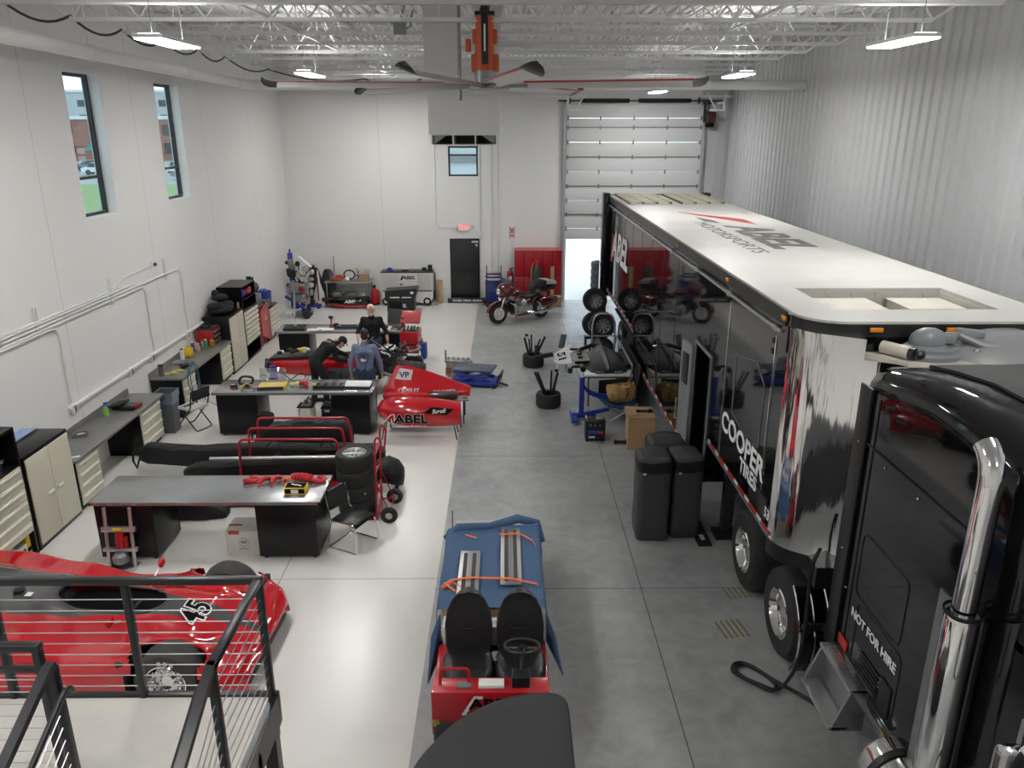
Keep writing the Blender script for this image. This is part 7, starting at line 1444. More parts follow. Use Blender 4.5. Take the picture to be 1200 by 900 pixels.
b = MB(); b.lathe([(.19, -.16), (.28, -.17), (.34, -.15), (.35, -.09), (.35, .09), (.34, .15), (.28, .17), (.19, .16)], (-2.75, -.78, .35), 'Y', 36); b.build('rear_wheel', M['rubber_grey'], t)
for m_, bo, dz, lb in (('white_letter', .055, .014, 'white outline of the number'), ('black_letter', .012, .019, 'black number 45')): text('45', .38, M[m_], t, None, bold=bo, shear=.1, ext=.003, label=lb, matrix=Matrix(((0, -.958, .287, -.02), (1, 0, 0, -.10), (0, .287, .958, .607 + dz), (0, 0, 0, 1))))
b = MB(); b.box(-3.15, .60, -.86, .86, .07, .10); b.build('floor_tray', M['black_matte'], t)
for x, y in ((-1.95, 0.0),): b = MB(); b.cyl((x, y - .12, .875), (x, y - .12, .89), .06, n=16); b.build('filler_cap', M['black_satin'], t)
b = MB(); b.box(-1.84, -1.77, -.21, -.14, .86, .868); b.build('decal', M['white_letter'], t)
b = MB(); b.tube([(.70, y, .14 - .02 * abs(y)) for y in (-.6, -.3, 0, .3, .6)], .03, 6); b.build('front_lip', M['black_satin'], t)
# ---------------------------------------------------------------- stair landing with cable railing
t = thing('stair_landing', 'concrete stair landing edged in black steel, in front of the red car', 'stairs', (-2.8, 4.5, 0))
mk('landing_concrete', (.50, .485, .45), .6, noise=(2.5, .6, (.60, .585, .54)))
b = W(t); b.box(-4.3, -1.86, 4.0, 5.03, 1.36, 1.452); b.build('slab', M['landing_concrete'], t)
b = W(t); b.box(-4.3, -1.80, 5.03, 5.09, 1.18, 1.47, .004); b.box(-1.86, -1.80, 4.0, 5.03, 1.18, 1.462); b.box(-4.3, -1.8, 4.5, 4.56, 1.2, 1.36); b.build('edge_channel', M['black_metal'], t)
for x in (-1.87, -4.2): b = W(t); b.box(x - .05, x + .05, 4.94, 5.04, 0, 1.36); b.build('column', M['black_metal'], t)
for k in range(8): b = W(t); b.box(-2.82, -1.88, 4.0 - .28 * (k + 1), 4.0 - .28 * k + .02, 1.45 - .18 * (k + 1) - .05, 1.45 - .18 * (k + 1), .004); b.build('tread', M['landing_concrete'], t)
for x in (-2.86, -1.85): b = W(t); b.prism([(4.02, 1.46), (4.02, 1.18), (1.76, -.0), (1.6, .0), (1.6, .06)], x - .02, x + .02, 'X'); b.build('stringer', M['black_metal'], t)
t = thing('cable_railing', 'black steel railing with thin horizontal cables round the stair landing', 'railing', (-2.8, 5.05, 1.45))
ZR = 2.5
b = W(t); b.box(-4.3, -1.82, 5.02, 5.08, ZR - .03, ZR + .02, .005); b.build('front_top_rail', M['black_metal'], t)
b = W(t); b.box(-1.88, -1.82, 4.05, 5.02, ZR - .03, ZR + .02, .005); b.build('side_top_rail', M['black_metal'], t)
for x, y, z0 in ((-1.85, 5.05, 1.05), (-2.85, 5.05, 1.45), (-3.86, 5.05, 1.45), (-1.85, 4.07, 1.45), (-2.86, 4.1, 1.45), (-3.06, 4.28, 1.45)):
    b = W(t); b.box(x - .025, x + .025, y - .028, y + .028, z0, ZR - .02, .004); b.build('post', M['black_metal'], t)
for k in range(9):
    z = 1.55 + .098 * k
    b = W(t); b.cyl((-4.3, 5.05, z), (-1.85, 5.05, z), .0042, n=6); b.build('cable', M['alu'], t)
    b = W(t); b.cyl((-1.85, 5.05, z), (-1.85, 4.07, z), .0042, n=6); b.build('cable', M['alu'], t)
    if k < 8:
        b = W(t); b.cyl((-1.85, 4.07, z), (-1.85, 2.1, z - .9), .0042, n=6); b.build('cable', M['alu'], t)
        b = W(t); b.cyl((-2.86, 4.1, z), (-2.86, 2.1, z - .92), .0042, n=6); b.build('cable', M['alu'], t)
        b = W(t); b.cyl((-3.06, 4.28, z), (-4.3, 4.28, z), .0042, n=6); b.build('cable', M['alu'], t)
for x in (-1.85, -2.86):
    b = W(t); b.loft([[V((x - .03, y, z - .03)), V((x + .03, y, z - .03)), V((x + .03, y, z + .02)), V((x - .03, y, z + .02))] for y, z in ((4.1, ZR), (4.04, ZR), (2.0, ZR - .92))]); b.build('sloped_top_rail', M['black_metal'], t)
    b = W(t); b.box(x - .025, x + .025, 2.1, 2.15, .45, 1.6); b.build('post', M['black_metal'], t)
    s = -1 if x > -2 else 1
    b = W(t); b.tube(fillet([(x + s * .02, 4.12, 2.28), (x + s * .09, 4.12, 2.28), (x + s * .09, 4.06, 2.36), (x + s * .09, 2.0, 1.44)], .05), .02, 8); b.build('handrail', M['black_metal'], t)
b = W(t); b.box(-4.3, -3.03, 4.25, 4.31, ZR - .03, ZR + .02, .005); b.box(-4.3, -3.03, 4.265, 4.295, ZR - .20, ZR - .16); b.build('back_top_rail', M['black_metal'], t)
# ---------------------------------------------------------------- red utility cart
t = thing('utility_cart', 'red two-seat utility cart with load bed, parked on the concrete', 'vehicle', (-.15, 7.5, 0))
b = W(t); b.box(-.70, .41, 5.90, 6.12, .26, .75, .02); b.box(-.66, .37, 6.1, 6.75, .22, .40, .01); b.box(-.70, -.60, 6.0, 6.8, .3, .62, .02); b.box(.31, .41, 6.0, 6.8, .3, .62, .02); b.build('body', M['red_paint'], t)
b = W(t); b.box(-.66, .37, 6.12, 6.75, .40, .42); b.build('floor_mat', M['black_matte'], t)
text('ABEL', .16, M['black_letter'], t, (.02, -1.605, .62), (90, 0, 0), bold=.03, sx=1.2, label='black lettering'); b = W(t); b.prism([(-.42, .50), (-.38, .50), (-.28, .68), (-.22, .68), (-.22, .71), (-.30, .71)], 5.895, 5.90, 'Y'); b.build('logo_stroke', M['white_letter'], t)
b = W(t); b.box(-.26, -.02, 5.95, 6.05, .75, .79, .005); b.build('license_box', M['white_plastic'], t); b = W(t); b.box(-.46, -.33, 5.95, 6.04, .75, .77); b.build('gauge_panel', M['grey_metal'], t)
b = W(t); b.tube(fillet([(-.62, 6.02, .74), (-.62, 6.05, .90), (-.35, 6.05, .90), (-.35, 6.02, .74)], .05), .016, 8); b.build('grab_bar', M['red_paint'], t)
for x in (-.38, .14):
    b = W(t); b.loft([[V((x + w_ * math.copysign(abs(math.cos(a)) ** .6, math.cos(a)), y + d * math.copysign(abs(math.sin(a)) ** .6, math.sin(a)), z)) for a in [j * PI / 12 for j in range(24)]] for z, w_, d, y in ((.56, .20, .20, 6.40), (.60, .245, .25, 6.40), (.68, .25, .255, 6.40), (.715, .22, .22, 6.42), (.70, .12, .12, 6.42), (.70, .01, .01, 6.42))]); st = b.build('seat', M['vinyl'], t, ang=60)
    b = W(t); b.loft([[V((x + w_ * math.copysign(abs(math.cos(a)) ** .7, math.cos(a)), y + .055 * math.sin(a) + (.05 * abs(math.cos(a)) ** 3 * -1), z)) for a in [j * PI / 12 for j in range(24)]] for z, w_, y in ((.66, .20, 6.64), (.74, .235, 6.66), (.95, .24, 6.71), (1.1, .215, 6.75), (1.2, .165, 6.78), (1.25, .11, 6.79), (1.27, .03, 6.79))]); bk = b.build('seat_back', M['vinyl'], t, ang=60)
    b = W(t); b.tube([(x - .10, 6.675, 1.0), (x - .09, 6.715, 1.13), (x - .06, 6.73, 1.19), (x + .06, 6.73, 1.19), (x + .09, 6.715, 1.13), (x + .10, 6.675, 1.0)], .008, 6); b.tube([(x - .16, 6.67, .98), (x - .07, 6.63, .92), (x + .07, 6.63, .92), (x + .16, 6.67, .98)], .007, 6); b.build('seam', M['black_matte'], bk)
    b = W(t); b.box(x - .16, x + .16, 6.25, 6.6, .42, .57); b.build('seat_base', M['black_matte'], t)
b = W(t); c = V((.15, 6.22, 1.02)); ax = Matrix.Rotation(R(-14), 3, 'X'); b.tube([c + ax @ V((.165 * math.cos(a), .165 * math.sin(a), 0)) for a in [j * PI / 16 for j in range(32)]], .016, 8, closed=True); sw = b.build('steering_wheel', M['black_satin'], t)
for a in (-20, 200, 270): b = W(t); b.cyl(c + ax @ V((.15 * math.cos(R(a)), .15 * math.sin(R(a)), 0)), c + ax @ V((.03, 0, -.02)), .014, n=6); b.build('spoke', M['black_satin'], sw)
b = W(t); b.cyl(c + ax @ V((0, 0, .0)), c + ax @ V((0, 0, -.05)), .05, n=12); b.build('hub', M['black_satin'], sw)
b = W(t); b.cyl((.15, 6.2, .98), (.13, 6.02, .74), .022, n=10); b.box(.05, .22, 5.96, 6.12, .70, .86, .01); b.build('steering_column', M['black_metal'], t)
b = W(t); b.box(-.14, -.08, 6.5, 6.62, .42, .66); b.ell((-.11, 6.4, .72), .02, 8); b.cyl((-.11, 6.4, .5), (-.11, 6.4, .72), .008, n=6); b.build('lever', M['alu'], t)
b = W(t); b.box(-.68, .39, 6.9, 9.56, .50, .57, .006); b.build('bed', mat('bed_alu', (.45, .45, .44), .45, .5, noise=(6, .4, (.55, .55, .54))), t)
b = W(t); b.box(-.66, .37, 6.82, 7.02, .57, .80, .006); b.build('bed_bulkhead', M['white_plastic'], t, label='white front bulkhead'); b = W(t); b.box(-.7, .41, 6.80, 6.90, .5, .58, .01); b.box(-.02, .02, 6.75, 6.82, .42, .7); b.build('frame', M['black_metal'], t)
b = W(t); b.cyl((-.70, 9.1, .57), (-.70, 9.1, .95), .006, n=6); b.build('whip_flag', M['black_metal'], t)
for x in (-.58, .29):
    for y in (6.05, 9.0): b = W(t); b.lathe([(.12, -.09), (.2, -.10), (.24, -.07), (.24, .07), (.2, .10), (.12, .09)], (x, y, .24), 'X', 26); w_ = b.build('wheel', M['rubber'], t); b = W(t); b.lathe([(.12, -.09), (.1, -.06), (.001, -.05)], (x, y, .24), 'X', 18); b.build('hub', M['alu'], w_)
b = W(t); b.cyl((-.66, 5.89, .42), (-.66, 5.88, .42), .04, n=14); b.build('badge', mat('gold', (.5, .35, .08), .35, .6), t)
# blanket over the load
t = thing('moving_blanket', 'blue quilted moving blanket draped over the load on the red cart', 'blanket', (-.15, 7.7, .57))
def bl(u, v):
    y = 7.03 + (8.78 - 7.03) * v; a = (u - .5) * 2; hw = .55
    s = a * (hw + .46); e = abs(s) - hw
    if e <= 0: x, z = s, .885 + .006 * math.sin(y * 9 + s * 4)
    else: 
        k = min(e / .06, 1); x = math.copysign(hw + .03 * k + .05 * math.sin(y * 5 + 1.5) * e + .06 * e, s); z = .885 - max(0, e - .02) * 1.0
        z = max(z, .47 + .05 * math.sin(y * 4))
    if v > .93: z += .05 * math.sin((v - .93) / .07 * PI)
    return V((x - .16, y + (.10 * a if v > .9 else 0), z + .012 * math.sin(y * 14 + a * 9) * (abs(a) > .5)))
b = W(t); b.grid(bl, 60, 44); b.build('blanket_cloth', M['blanket'], t, ang=70)
b = W(t); b.tube([(-.76, 8.62, .80), (-.6, 8.70, .92), (-.2, 8.72, .93), (.15, 8.86, .96), (.40, 8.86, .90), (.47, 8.70, .72)], [.05, .06, .05, .06, .05, .03], 10); b.build('rolled_edge', M['blanket'], t)
b = W(t)
for pts in ([(-.70, 6.95, .86), (-.78, 6.8, .70), (-.80, 6.5, .36), (-.74, 6.75, .40), (-.70, 6.98, .45)], [(.42, 6.98, .86), (.50, 6.7, .76), (.56, 6.45, .50), (.47, 6.8, .5), (.42, 7.0, .5)]): b.raw([V(p) for p in pts] + [V(p) + V((.012, .0, 0)) for p in pts], [(0, 1, 2, 3, 4), (9, 8, 7, 6, 5)] + [(i, (i + 1) % 5, 5 + (i + 1) % 5, 5 + i) for i in range(5)]); b.build('corner_flap', M['blanket'], t, ang=0); b = W(t)
b.box(-.68, .37, 7.05, 8.7, .572, .86); b.build('covered_load', M['cardboard'], t)
def ramp(x, y0, y1, lb):
    t = thing('loading_ramp', lb, 'ramp', (x, (y0 + y1) / 2, .905), 0, 'loading ramps on the blanket'); L = (y1 - y0) / 2
    b = MB(); b.box(-.118, .118, -L, L, 0, .025, .004); b.build('deck', M['alu'], t)
    for s in (-1, 1): b = MB(); b.loft([[V((s * .052 + .022 * math.cos(a), yy, .026 + .0)) for a in (PI, 0)] + [V((s * .052 + .022 * math.cos(a), yy, .029)) for a in (0, PI)] for yy in (-L + .06, L - .06)]); b.build('grip_strip', mat('grip', (.06, .055, .05), .85), t, label='dark grip strip')
ramp(-.42, 7.03, 8.13, 'silver loading ramp lying on the blue blanket, nearer the seats'); ramp(.055, 7.42, 8.68, 'silver loading ramp lying on the blue blanket, farther from the seats')
for pts, lb in (([(-.72, 7.40, .90), (-.62, 7.50, .925), (-.42, 7.52, .945), (.05, 7.50, .945), (.34, 7.45, .905), (.42, 7.42, .8)], 'orange ratchet strap across both ramps nearer the seats'), ([(-.08, 8.48, .945), (.17, 8.50, .945), (.32, 8.40, .91), (.41, 8.2, .86), (.44, 8.1, .7)], 'orange strap over the farther ramp at the blanket far edge'), ([(-.5, 8.5, .93), (-.36, 8.46, .91)], 'short loose orange strap end on the blanket far edge')):
    b = MB(); b.loft([[V(p) + V((0, -.016, 0)), V(p) + V((0, .016, 0)), V(p) + V((0, .016, .006)), V(p) + V((0, -.016, .006))] for p in pts]); solo('ratchet_strap', b, M['orange'], lb, 'strap')
b = MB(); b.tube([(-.70, 7.36, .90), (-.6, 7.46, .93), (-.5, 7.38, .92), (-.55, 7.30, .91), (-.68, 7.44, .93)], .014, 6); solo('strap_knot', b, M['orange'], 'tangled orange strap end at the left side of the blanket', 'strap', (0, 0, .0))
# covered machine in front
t = thing('fabric_cover', 'black fabric cover stretched over a machine in front of the red cart', 'cover', (-.1, 4.7, 0))
pl = fillet([(.52, 3.2, 0), (.53, 5.54, 0), (.0, 5.48, 0), (-.42, 5.2, 0), (-.74, 4.70, 0), (-.86, 3.2, 0), (.52, 3.2, 0)], .22, 6)
cx, cy = -.1, 4.4
b = W(t); b.loft([[V((cx + (p.x - cx) * k, cy + (p.y - cy) * k, z)) for p in pl[:-1]] for k, z in ((1.03, .12), (1.02, .6), (1.01, .95), (1.0, 1.04), (.985, 1.085), (.95, 1.105), (.8, 1.112), (.4, 1.12), (.02, 1.122))], caps=False); b.build('cover_cloth', M['tarp_grey'], t, ang=60, weld=True)
b = W(t); b.box(-.6, .4, 3.4, 5.1, 0, 1.0, .1); b.build('machine_body', M['black_matte'], t)
# ---------------------------------------------------------------- people
def cap(b, p0, p1, r0, r1, n=14):
    """tapered limb segment with round ends"""
    b.cyl(p0, p1, r0, r1, n); b.ell(p0, r0, n); b.ell(p1, r1, n)
def fuse(o, vox, it=4):
    m = o.modifiers.new('fuse', 'REMESH'); m.mode = 'VOXEL'; m.voxel_size = vox; m.use_smooth_shade = True
    s = o.modifiers.new('soften', 'SMOOTH'); s.iterations = it; s.factor = .5
def hand(b, w, d, side, curl=.5):
    """palm, five fingers; w wrist, d direction, side = thumb direction"""
    w, d, side = V(w), V(d).normalized(), V(side).normalized(); n = d.cross(side)
    for k in range(4): cap(b, w + side * (.012 * (1.5 - k)), w + d * .085 + side * (.021 * (1.5 - k)), .017, .013, 8)
    for k, L in enumerate((.068, .078, .074, .058)):
        p = w + d * .09 + side * (.021 * (1.5 - k)); q = p + (d * (1 - curl * .3) + n * curl * .5).normalized() * L * .55; cap(b, p, q, .0095, .009, 8)
        cap(b, q, q + (d * (1 - curl) + n * curl).normalized() * L * .5, .009, .0075, 8)
    p = w + d * .03 + side * .03; q = p + (d * .6 + side * .8).normalized() * .04; cap(b, p, q, .013, .011, 8); cap(b, q, q + (d * .9 + side * .3).normalized() * .035, .011, .009, 8)
def head(b, c, fwd, up=(0, 0, 1)):
    c, f, u = V(c), V(fwd).normalized(), V(up).normalized(); r = f.cross(u).normalized(); u = r.cross(f)
    e = Matrix((r, f, u)).transposed().to_euler(); rot = [math.degrees(a) for a in e]
    b.ell(c + u * .03, (.076, .095, .098), 18, rot); b.ell(c - u * .055 + f * .025, (.058, .066, .062), 16, rot)
    cap(b, c + f * .092 + u * .018, c + f * .112 - u * .022, .011, .017, 8)                       # nose
    for s in (-1, 1): b.ell(c + r * s * .078 - u * .005, (.014, .026, .036), 10, rot); b.ell(c + f * .084 + r * s * .031 + u * .045, (.022, .012, .008), 8, rot); b.ell(c + f * .075 + r * s * .038 - u * .018, (.024, .02, .02), 8, rot)
    b.ell(c + f * .083 - u * .062, (.026, .012, .007), 8, rot); b.ell(c + f * .082 - u * .074, (.022, .012, .007), 8, rot); b.ell(c + f * .078 - u * .10, (.026, .02, .02), 8, rot)
    return c, f, r, u, rot
def face_parts(t, H):
    c, f, r, u, rot = H
    for s in (-1, 1):
        b = MB(); b.ell(c + f * .086 + r * s * .032 + u * .026, (.0135, .008, .008), 10, rot); e = b.build('eye', M['white_letter'], t); b = MB(); b.ell(c + f * .092 + r * s * .032 + u * .026, (.006, .004, .006), 8, rot); b.build('iris', M['hair_dark'], e)
def torso(b, pel, che, nk, shl, shr, g=0.):
    pel, che, nk = V(pel), V(che), V(nk)
    for i in range(7):
        k = i / 6; p = pel.lerp(che, k); w_ = .15 + .035 * k - .02 * math.sin(k * PI); ax = (V(shr) - V(shl)).normalized()
        for s in (-1, 1): b.ell(p + ax * s * w_ * .42, (w_ * .62 + g, w_ * .62 + g, .10 + g), 14)
    for s in (shl, shr): cap(b, che + V((0, 0, .02)), V(s), .10 + g, .052 + g)
    cap(b, che, nk, .10 + g, .055 + g * .6)
def person(name, lab, J, shirt, pants, vox=.009, sleeve='long'):
    """J: joints in world coordinates"""
    g = (V(J['footl']) + V(J['footr'])) / 2; t = thing(name, lab, 'person', (g.x, g.y, 0))
    L = {k: V(v) - V((g.x, g.y, 0)) for k, v in J.items() if k not in ('fwd', 'up', 'thumb', 'handd', 'toe', 'curl')}
    up = J.get('up', (0, 0, 1))
    b = MB(); H = head(b, L['head'], J['fwd'], up); cap(b, L['neck'], L['head'] - H[3] * .03, .055, .052)
    torso(b, L['pel'], L['che'], L['neck'], L['shl'], L['shr'])
    for s in 'lr':
        cap(b, L['sh' + s], L['el' + s], .052, .040); cap(b, L['el' + s], L['wr' + s], .041, .028)
        hand(b, L['wr' + s], J['handd'][s], J['thumb'][s], J.get('curl', .45))
        cap(b, L['hip' + s], L['kn' + s], .082, .055); cap(b, L['kn' + s], L['foot' + s] + V((0, 0, .08)), .056, .04); cap(b, L['foot' + s] + V((0, 0, .045)), L['foot' + s] + V(J['toe']).normalized() * .15 + V((0, 0, .035)), .04, .034)
    body = b.build('body', M['skin'], t); fuse(body, .006, 2)
    face_parts(t, H)
    b = MB(); torso(b, L['pel'] + (L['pel'] - L['che']).normalized() * .06, L['che'], L['neck'] - V((0, 0, .03)), L['shl'], L['shr'], .03)
    for s in 'lr': 
        cap(b, L['sh' + s], L['el' + s], .064, .056); cap(b, L['el' + s], L['el' + s].lerp(L['wr' + s], .95 if sleeve == 'long' else .25), .058, .044)
    o = b.build('shirt', M[shirt], t); fuse(o, vox)
    b = MB(); cap(b, L['hipl'], L['hipr'], .125, .125); cap(b, (L['hipl'] + L['hipr']) / 2, L['pel'], .12, .105)
    for s in 'lr': cap(b, L['hip' + s], L['kn' + s], .105, .078); cap(b, L['kn' + s], L['foot' + s] + V((0, 0, .11)), .078, .066)
    o = b.build('trousers', M[pants], t); fuse(o, vox)
    for s in 'lr':
        b = MB(); d = V(J['toe']).normalized(); f0 = L['foot' + s]; cap(b, f0 - d * .05 + V((0, 0, .052)), f0 + d * .17 + V((0, 0, .042)), .05, .042); cap(b, f0 + V((0, 0, .06)), f0 + V((0, 0, .11)), .052, .055); o = b.build('shoe', M['black_matte'], t); fuse(o, .01)
    return t, H, L
def cap_hat(t, H, m, brim=1):
    c, f, r, u, rot = H; b = MB(); b.ell(c + u * .058 - f * .006, (.087, .104, .085), 18, rot); o = b.build('baseball_cap', M[m], t)
    b = MB(); b.loft([[c + u * (.062 - .02 * k) + f * (.085 + .075 * k) + r * (x * (1 - .25 * k)) - u * (abs(x) * 2) ** 2 * .3 for x in (-.075, -.04, 0, .04, .075)] + [c + u * (.070 - .02 * k) + f * (.085 + .075 * k) + r * (x * (1 - .25 * k)) - u * (abs(x) * 2) ** 2 * .3 for x in (.075, .04, 0, -.04, -.075)] for k in (0, .5, 1)]); b.build('brim', M[m], o)
def hair(t, H, m, back=True):
    c, f, r, u, rot = H; b = MB(); b.ell(c + u * .05 - f * .022, (.083, .092, .090), 18, rot); b.ell(c - f * .045 - u * .02, (.074, .06, .07), 14, rot); return b.build('hair', M[m], t)
# man in blue, seen from behind
x, y = -2.90, 15.36
t, H, L = person('person', 'person in a blue long-sleeved shirt and dark cap, back turned, beside the chassis', dict(
    footl=(x - .13, y, 0), footr=(x + .13, y + .02, 0), knl=(x - .125, y + .02, .49), knr=(x + .125, y + .03, .49), hipl=(x - .10, y, .92), hipr=(x + .10, y, .92), pel=(x, y, .98), che=(x, y + .01, 1.32), neck=(x, y + .02, 1.53), head=(x + .01, y + .06, 1.66),
    shl=(x - .185, y + .01, 1.42), shr=(x + .185, y + .01, 1.42), ell=(x - .29, y - .01, 1.13), elr=(x + .30, y, 1.13), wrl=(x - .31, y + .05, .88), wrr=(x + .32, y + .08, .88),
    fwd=(-.05, 1, -.25), toe=(0, 1, 0), handd={'l': (-.02, .08, -1), 'r': (.02, .12, -1)}, thumb={'l': (.3, 1, 0), 'r': (-.3, 1, 0)}), 'blue_shirt', 'denim')
hair(t, H, 'hair_dark'); cap_hat(t, H, 'denim')
c = V((0, -.172, 1.25)); b = MB(); b.tube([c + V((.10 * math.cos(a), -.006 + .02 * abs(math.cos(a)), .12 * math.sin(a))) for a in [j * PI / 14 for j in range(28)]], .008, 5, closed=True); b.cbox(c + V((0, -.006, .05)), (.13, .008, .02), (0, 4, 0)); b.cbox(c + V((0, -.006, .02)), (.11, .008, .015)); b.build('back_print', mat('print_navy', (.03, .05, .12), .8), t)
b = MB(); 
b.ell(c + V((0, -.008, -.055)), (.06, .006, .025), 12); b.ell(c + V((-.03, -.008, -.035)), (.03, .005, .02), 10); b.build('white_print', M['white_letter'], t)
# white-haired man facing the viewer
x, y = -3.14, 17.78
t, H, L = person('person', 'person with white hair and beard in a black shirt, facing this way', dict(
    footl=(x + .13, y, 0), footr=(x - .13, y, 0), knl=(x + .12, y - .02, .5), knr=(x - .12, y - .02, .5), hipl=(x + .10, y, .93), hipr=(x - .10, y, .93), pel=(x, y, .99), che=(x, y - .02, 1.34), neck=(x, y - .03, 1.54), head=(x - .0, y - .08, 1.68),
    shl=(x + .19, y - .02, 1.43), shr=(x - .19, y - .02, 1.43), ell=(x + .33, y - .03, 1.14), elr=(x - .33, y - .06, 1.14), wrl=(x + .38, y - .16, .92), wrr=(x - .30, y - .26, 1.0),
    fwd=(.03, -1, -.12), toe=(0, -1, 0), handd={'l': (.1, -.25, -1), 'r': (.2, -.6, -.6)}, thumb={'l': (-.5, -1, 0), 'r': (.5, -1, 0)}), 'cloth_black', 'denim', sleeve='short')
hair(t, H, 'hair_white'); c, f, r, u, rot = H
b = MB(); b.ell(c - u * .085 + f * .062, (.058, .046, .05), 14, rot); b.ell(c - u * .05 + f * .092, (.034, .014, .012), 10, rot); 
for s in (-1, 1): b.ell(c - u * .05 + f * .03 + r * s * .066, (.018, .035, .05), 10, rot)
b.build('beard', M['hair_white'], t)
# man in black bending over the chassis
x, y = -4.02, 16.02
t, H, L = person('person', 'person in black clothes and black cap bending over the red chassis', dict(
    footl=(x - .16, y + .02, 0), footr=(x + .12, y - .06, 0), knl=(x - .12, y + .05, .50), knr=(x + .13, y - .02, .50), hipl=(x - .13, y + .09, .92), hipr=(x - .03, y - .09, .92), pel=(x - .05, y + .02, .97), che=(x + .19, y + .12, 1.22), neck=(x + .36, y + .2, 1.33), head=(x + .46, y + .25, 1.29),
    shl=(x + .18, y + .32, 1.27), shr=(x + .33, y - .02, 1.25), ell=(x + .32, y + .46, 1.02), elr=(x + .40, y - .02, .98), wrl=(x + .52, y + .52, .92), wrr=(x + .56, y + .18, .88),
    fwd=(.55, .3, -.8), up=(.75, .35, .55), toe=(1, .2, 0), handd={'l': (.8, .3, -.5), 'r': (.6, .6, -.4)}, thumb={'l': (.2, -.6, .5), 'r': (-.3, .6, .5)}), 'cloth_black', 'cloth_black')
hair(t, H, 'hair_dark'); cap_hat(t, H, 'cloth_black')
b = MB(); b.cbox(L['che'] + V((.02, -.10, .15)), (.13, .1, .012), (-25, 28, 25), .004); b.build('white_patch', M['white_letter'], t, label='white patch on the shoulder')
# ---------------------------------------------------------------- outside
def outside(name, b, m): o = b.build(name, m); o['kind'] = 'structure'; return o
b = MB(); b.box(-8, 30, YB + .3, 60, -.2, -.02); outside('ground_pavement', b, mat('pavement', (.70, .70, .69), .8, noise=(.6, .3, (.6, .6, .59))))
b = MB(); b.box(-260, 60, 60, 330, -.3, -.06); b.box(-260, -8, -60, 60, -.3, -.06); outside('ground_parking', b, mat('asphalt', (.34, .345, .35), .9, noise=(.4, .3, (.42, .42, .42))))
b = MB(); b.box(-75, -20, 52, 86, -.05, -.02); o = outside('ground_lawn', b, mat('lawn', (.20, .30, .10), .95, noise=(2, .5, (.30, .38, .15))))
def building(name, lab, x0, x1, y0, y1, h, m, wins, awn=None, roof=None):
    t = thing(name, lab, 'building', ((x0 + x1) / 2, (y0 + y1) / 2, 0)); b = W(t); b.box(x0, x1, y0, y1, -.05, h); b.build('walls', m, t)
    b = W(t); b.box(x0 - .3, x1 + .3, y0 - .3, y1 + .3, h, h + .6); b.build('parapet', roof or M['white_plastic'], t)
    for (wx, wz, ww, wh) in wins: b = W(t); b.box(wx - ww / 2, wx + ww / 2, y0 - .1, y0 - .01, wz, wz + wh); b.build('window', M['black_gloss'], t)
    for (ax_, az, aw) in awn or []: b = W(t); b.prism([(y0, az + 1.4), (y0 - 2, az), (y0, az)], ax_ - aw / 2, ax_ + aw / 2, 'X'); b.build('awning', mat('awning_green', (.03, .22, .17), .7), t, label='green awning')
    return t
m_br = mat('brick', (.30, .12, .09), .85, noise=(1.5, .5, (.38, .18, .14)))
building('brick_building', 'red brick building with green awnings seen through the tall windows', -96, -42, 150, 170, 7.2, m_br, [(x, z, 1.6, 1.9) for x in range(-92, -43, 6) for z in (1.2, 4.4)], [(-74, 1.8, 5), (-58, 1.8, 5)])
building('office_building', 'pale grey office building standing far behind the brick building', -120, -60, 215, 240, 14.5, mat('pale_block', (.50, .52, .54), .8), [(x, z, 4, 1.6) for x in range(-116, -61, 7) for z in (7.4, 11)])
building('white_shed', 'white metal shed seen through the small far window', -22, 4, 66, 80, 3.0, mat('shed_white', (.66, .68, .70), .7), [(-12, .4, 3, 2)], None, M['cast_grey'])
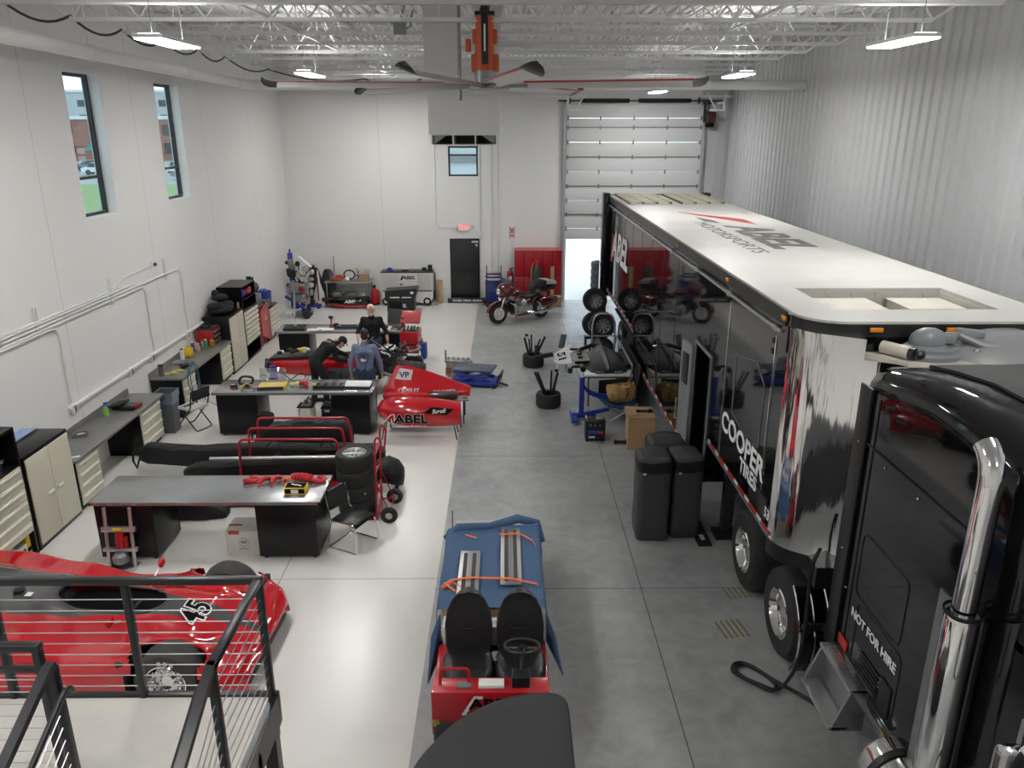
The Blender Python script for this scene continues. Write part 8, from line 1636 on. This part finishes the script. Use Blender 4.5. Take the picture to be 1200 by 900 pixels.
def parked_car(x, y, rz, m, lab):
    t = thing('parked_car', lab, 'car', (x, y, 0), rz, 'cars parked outside'); b = MB()
    for w_ in (.88,): b.prism([(-2.2, .35), (2.2, .35), (2.25, .75), (1.3, .92), (-1.9, .95), (-2.25, .8)], -w_, w_, 'Y')
    b.build('body', m, t); b = MB(); b.loft([[V((xx * k + d, s * wy, z)) for xx, s in ((-1.5, -1), (.95, -1), (.95, 1), (-1.5, 1))] for k, wy, z, d in ((1, .82, .92, 0), (.62, .66, 1.45, -.12))]); b.build('cabin', M['black_gloss'], t); b = MB(); b.box(-1.05, .45, -.62, .62, 1.44, 1.49, .02); b.build('roof', m, t)
    for wx in (-1.4, 1.4):
        for s in (-1, 1): b = MB(); b.cyl((wx, s * .72, .33), (wx, s * .9, .33), .33, n=18); b.build('wheel', M['rubber'], t)
for a in ((-52, 104, 10, M['white_plastic'], 'white car parked outside, seen through the nearer tall window'), (-46.5, 100, 10, M['cast_grey'], 'silver car parked outside, seen through the nearer tall window'), (-57, 112, 5, mat('car_blue', (.12, .18, .25), .2), 'blue-grey car parked outside beyond the white one'), (-43.5, 108, 85, M['white_letter'], 'white car parked outside, seen through the second tall window'), (-37, 95, 15, M['cast_grey'], 'silver car parked nearest, seen through the second tall window'), (-34.8, 93.5, 15, M['red_paint'], 'red car parked outside, seen through the second tall window')): parked_car(*a)
# ---------------------------------------------------------------- camera, sky, view
cam = bpy.data.cameras.new('camera'); co = bpy.data.objects.new('camera', cam); COL.objects.link(co)
cam.sensor_width = 36; cam.lens = 36 * 908 / 1200; cam.clip_start = .05; cam.clip_end = 600
co.location = (0, 0, 5.7); co.rotation_euler = (R(90 - 18.28), 0, R(-.5)); scene.camera = co
w = bpy.data.worlds.new('world'); scene.world = w; w.use_nodes = True; nt = w.node_tree
bg = nt.nodes['Background']; tc = nt.nodes.new('ShaderNodeTexCoord'); no = nt.nodes.new('ShaderNodeTexNoise'); no.inputs['Scale'].default_value = 3; no.inputs['Detail'].default_value = 6
rp = nt.nodes.new('ShaderNodeValToRGB'); rp.color_ramp.elements[0].position = .4; rp.color_ramp.elements[0].color = (.50, .66, .82, 1); rp.color_ramp.elements[1].position = .62; rp.color_ramp.elements[1].color = (.86, .91, .95, 1)
nt.links.new(tc.outputs['Generated'], no.inputs['Vector']); nt.links.new(no.outputs['Fac'], rp.inputs['Fac']); nt.links.new(rp.outputs['Color'], bg.inputs['Color'])
bg.inputs['Strength'].default_value = 2.0
vs_ = scene.view_settings; vs_.view_transform = 'Standard'; vs_.look = 'None'; vs_.gamma = 1; vs_.exposure = 0.22; vs_.use_curve_mapping = False
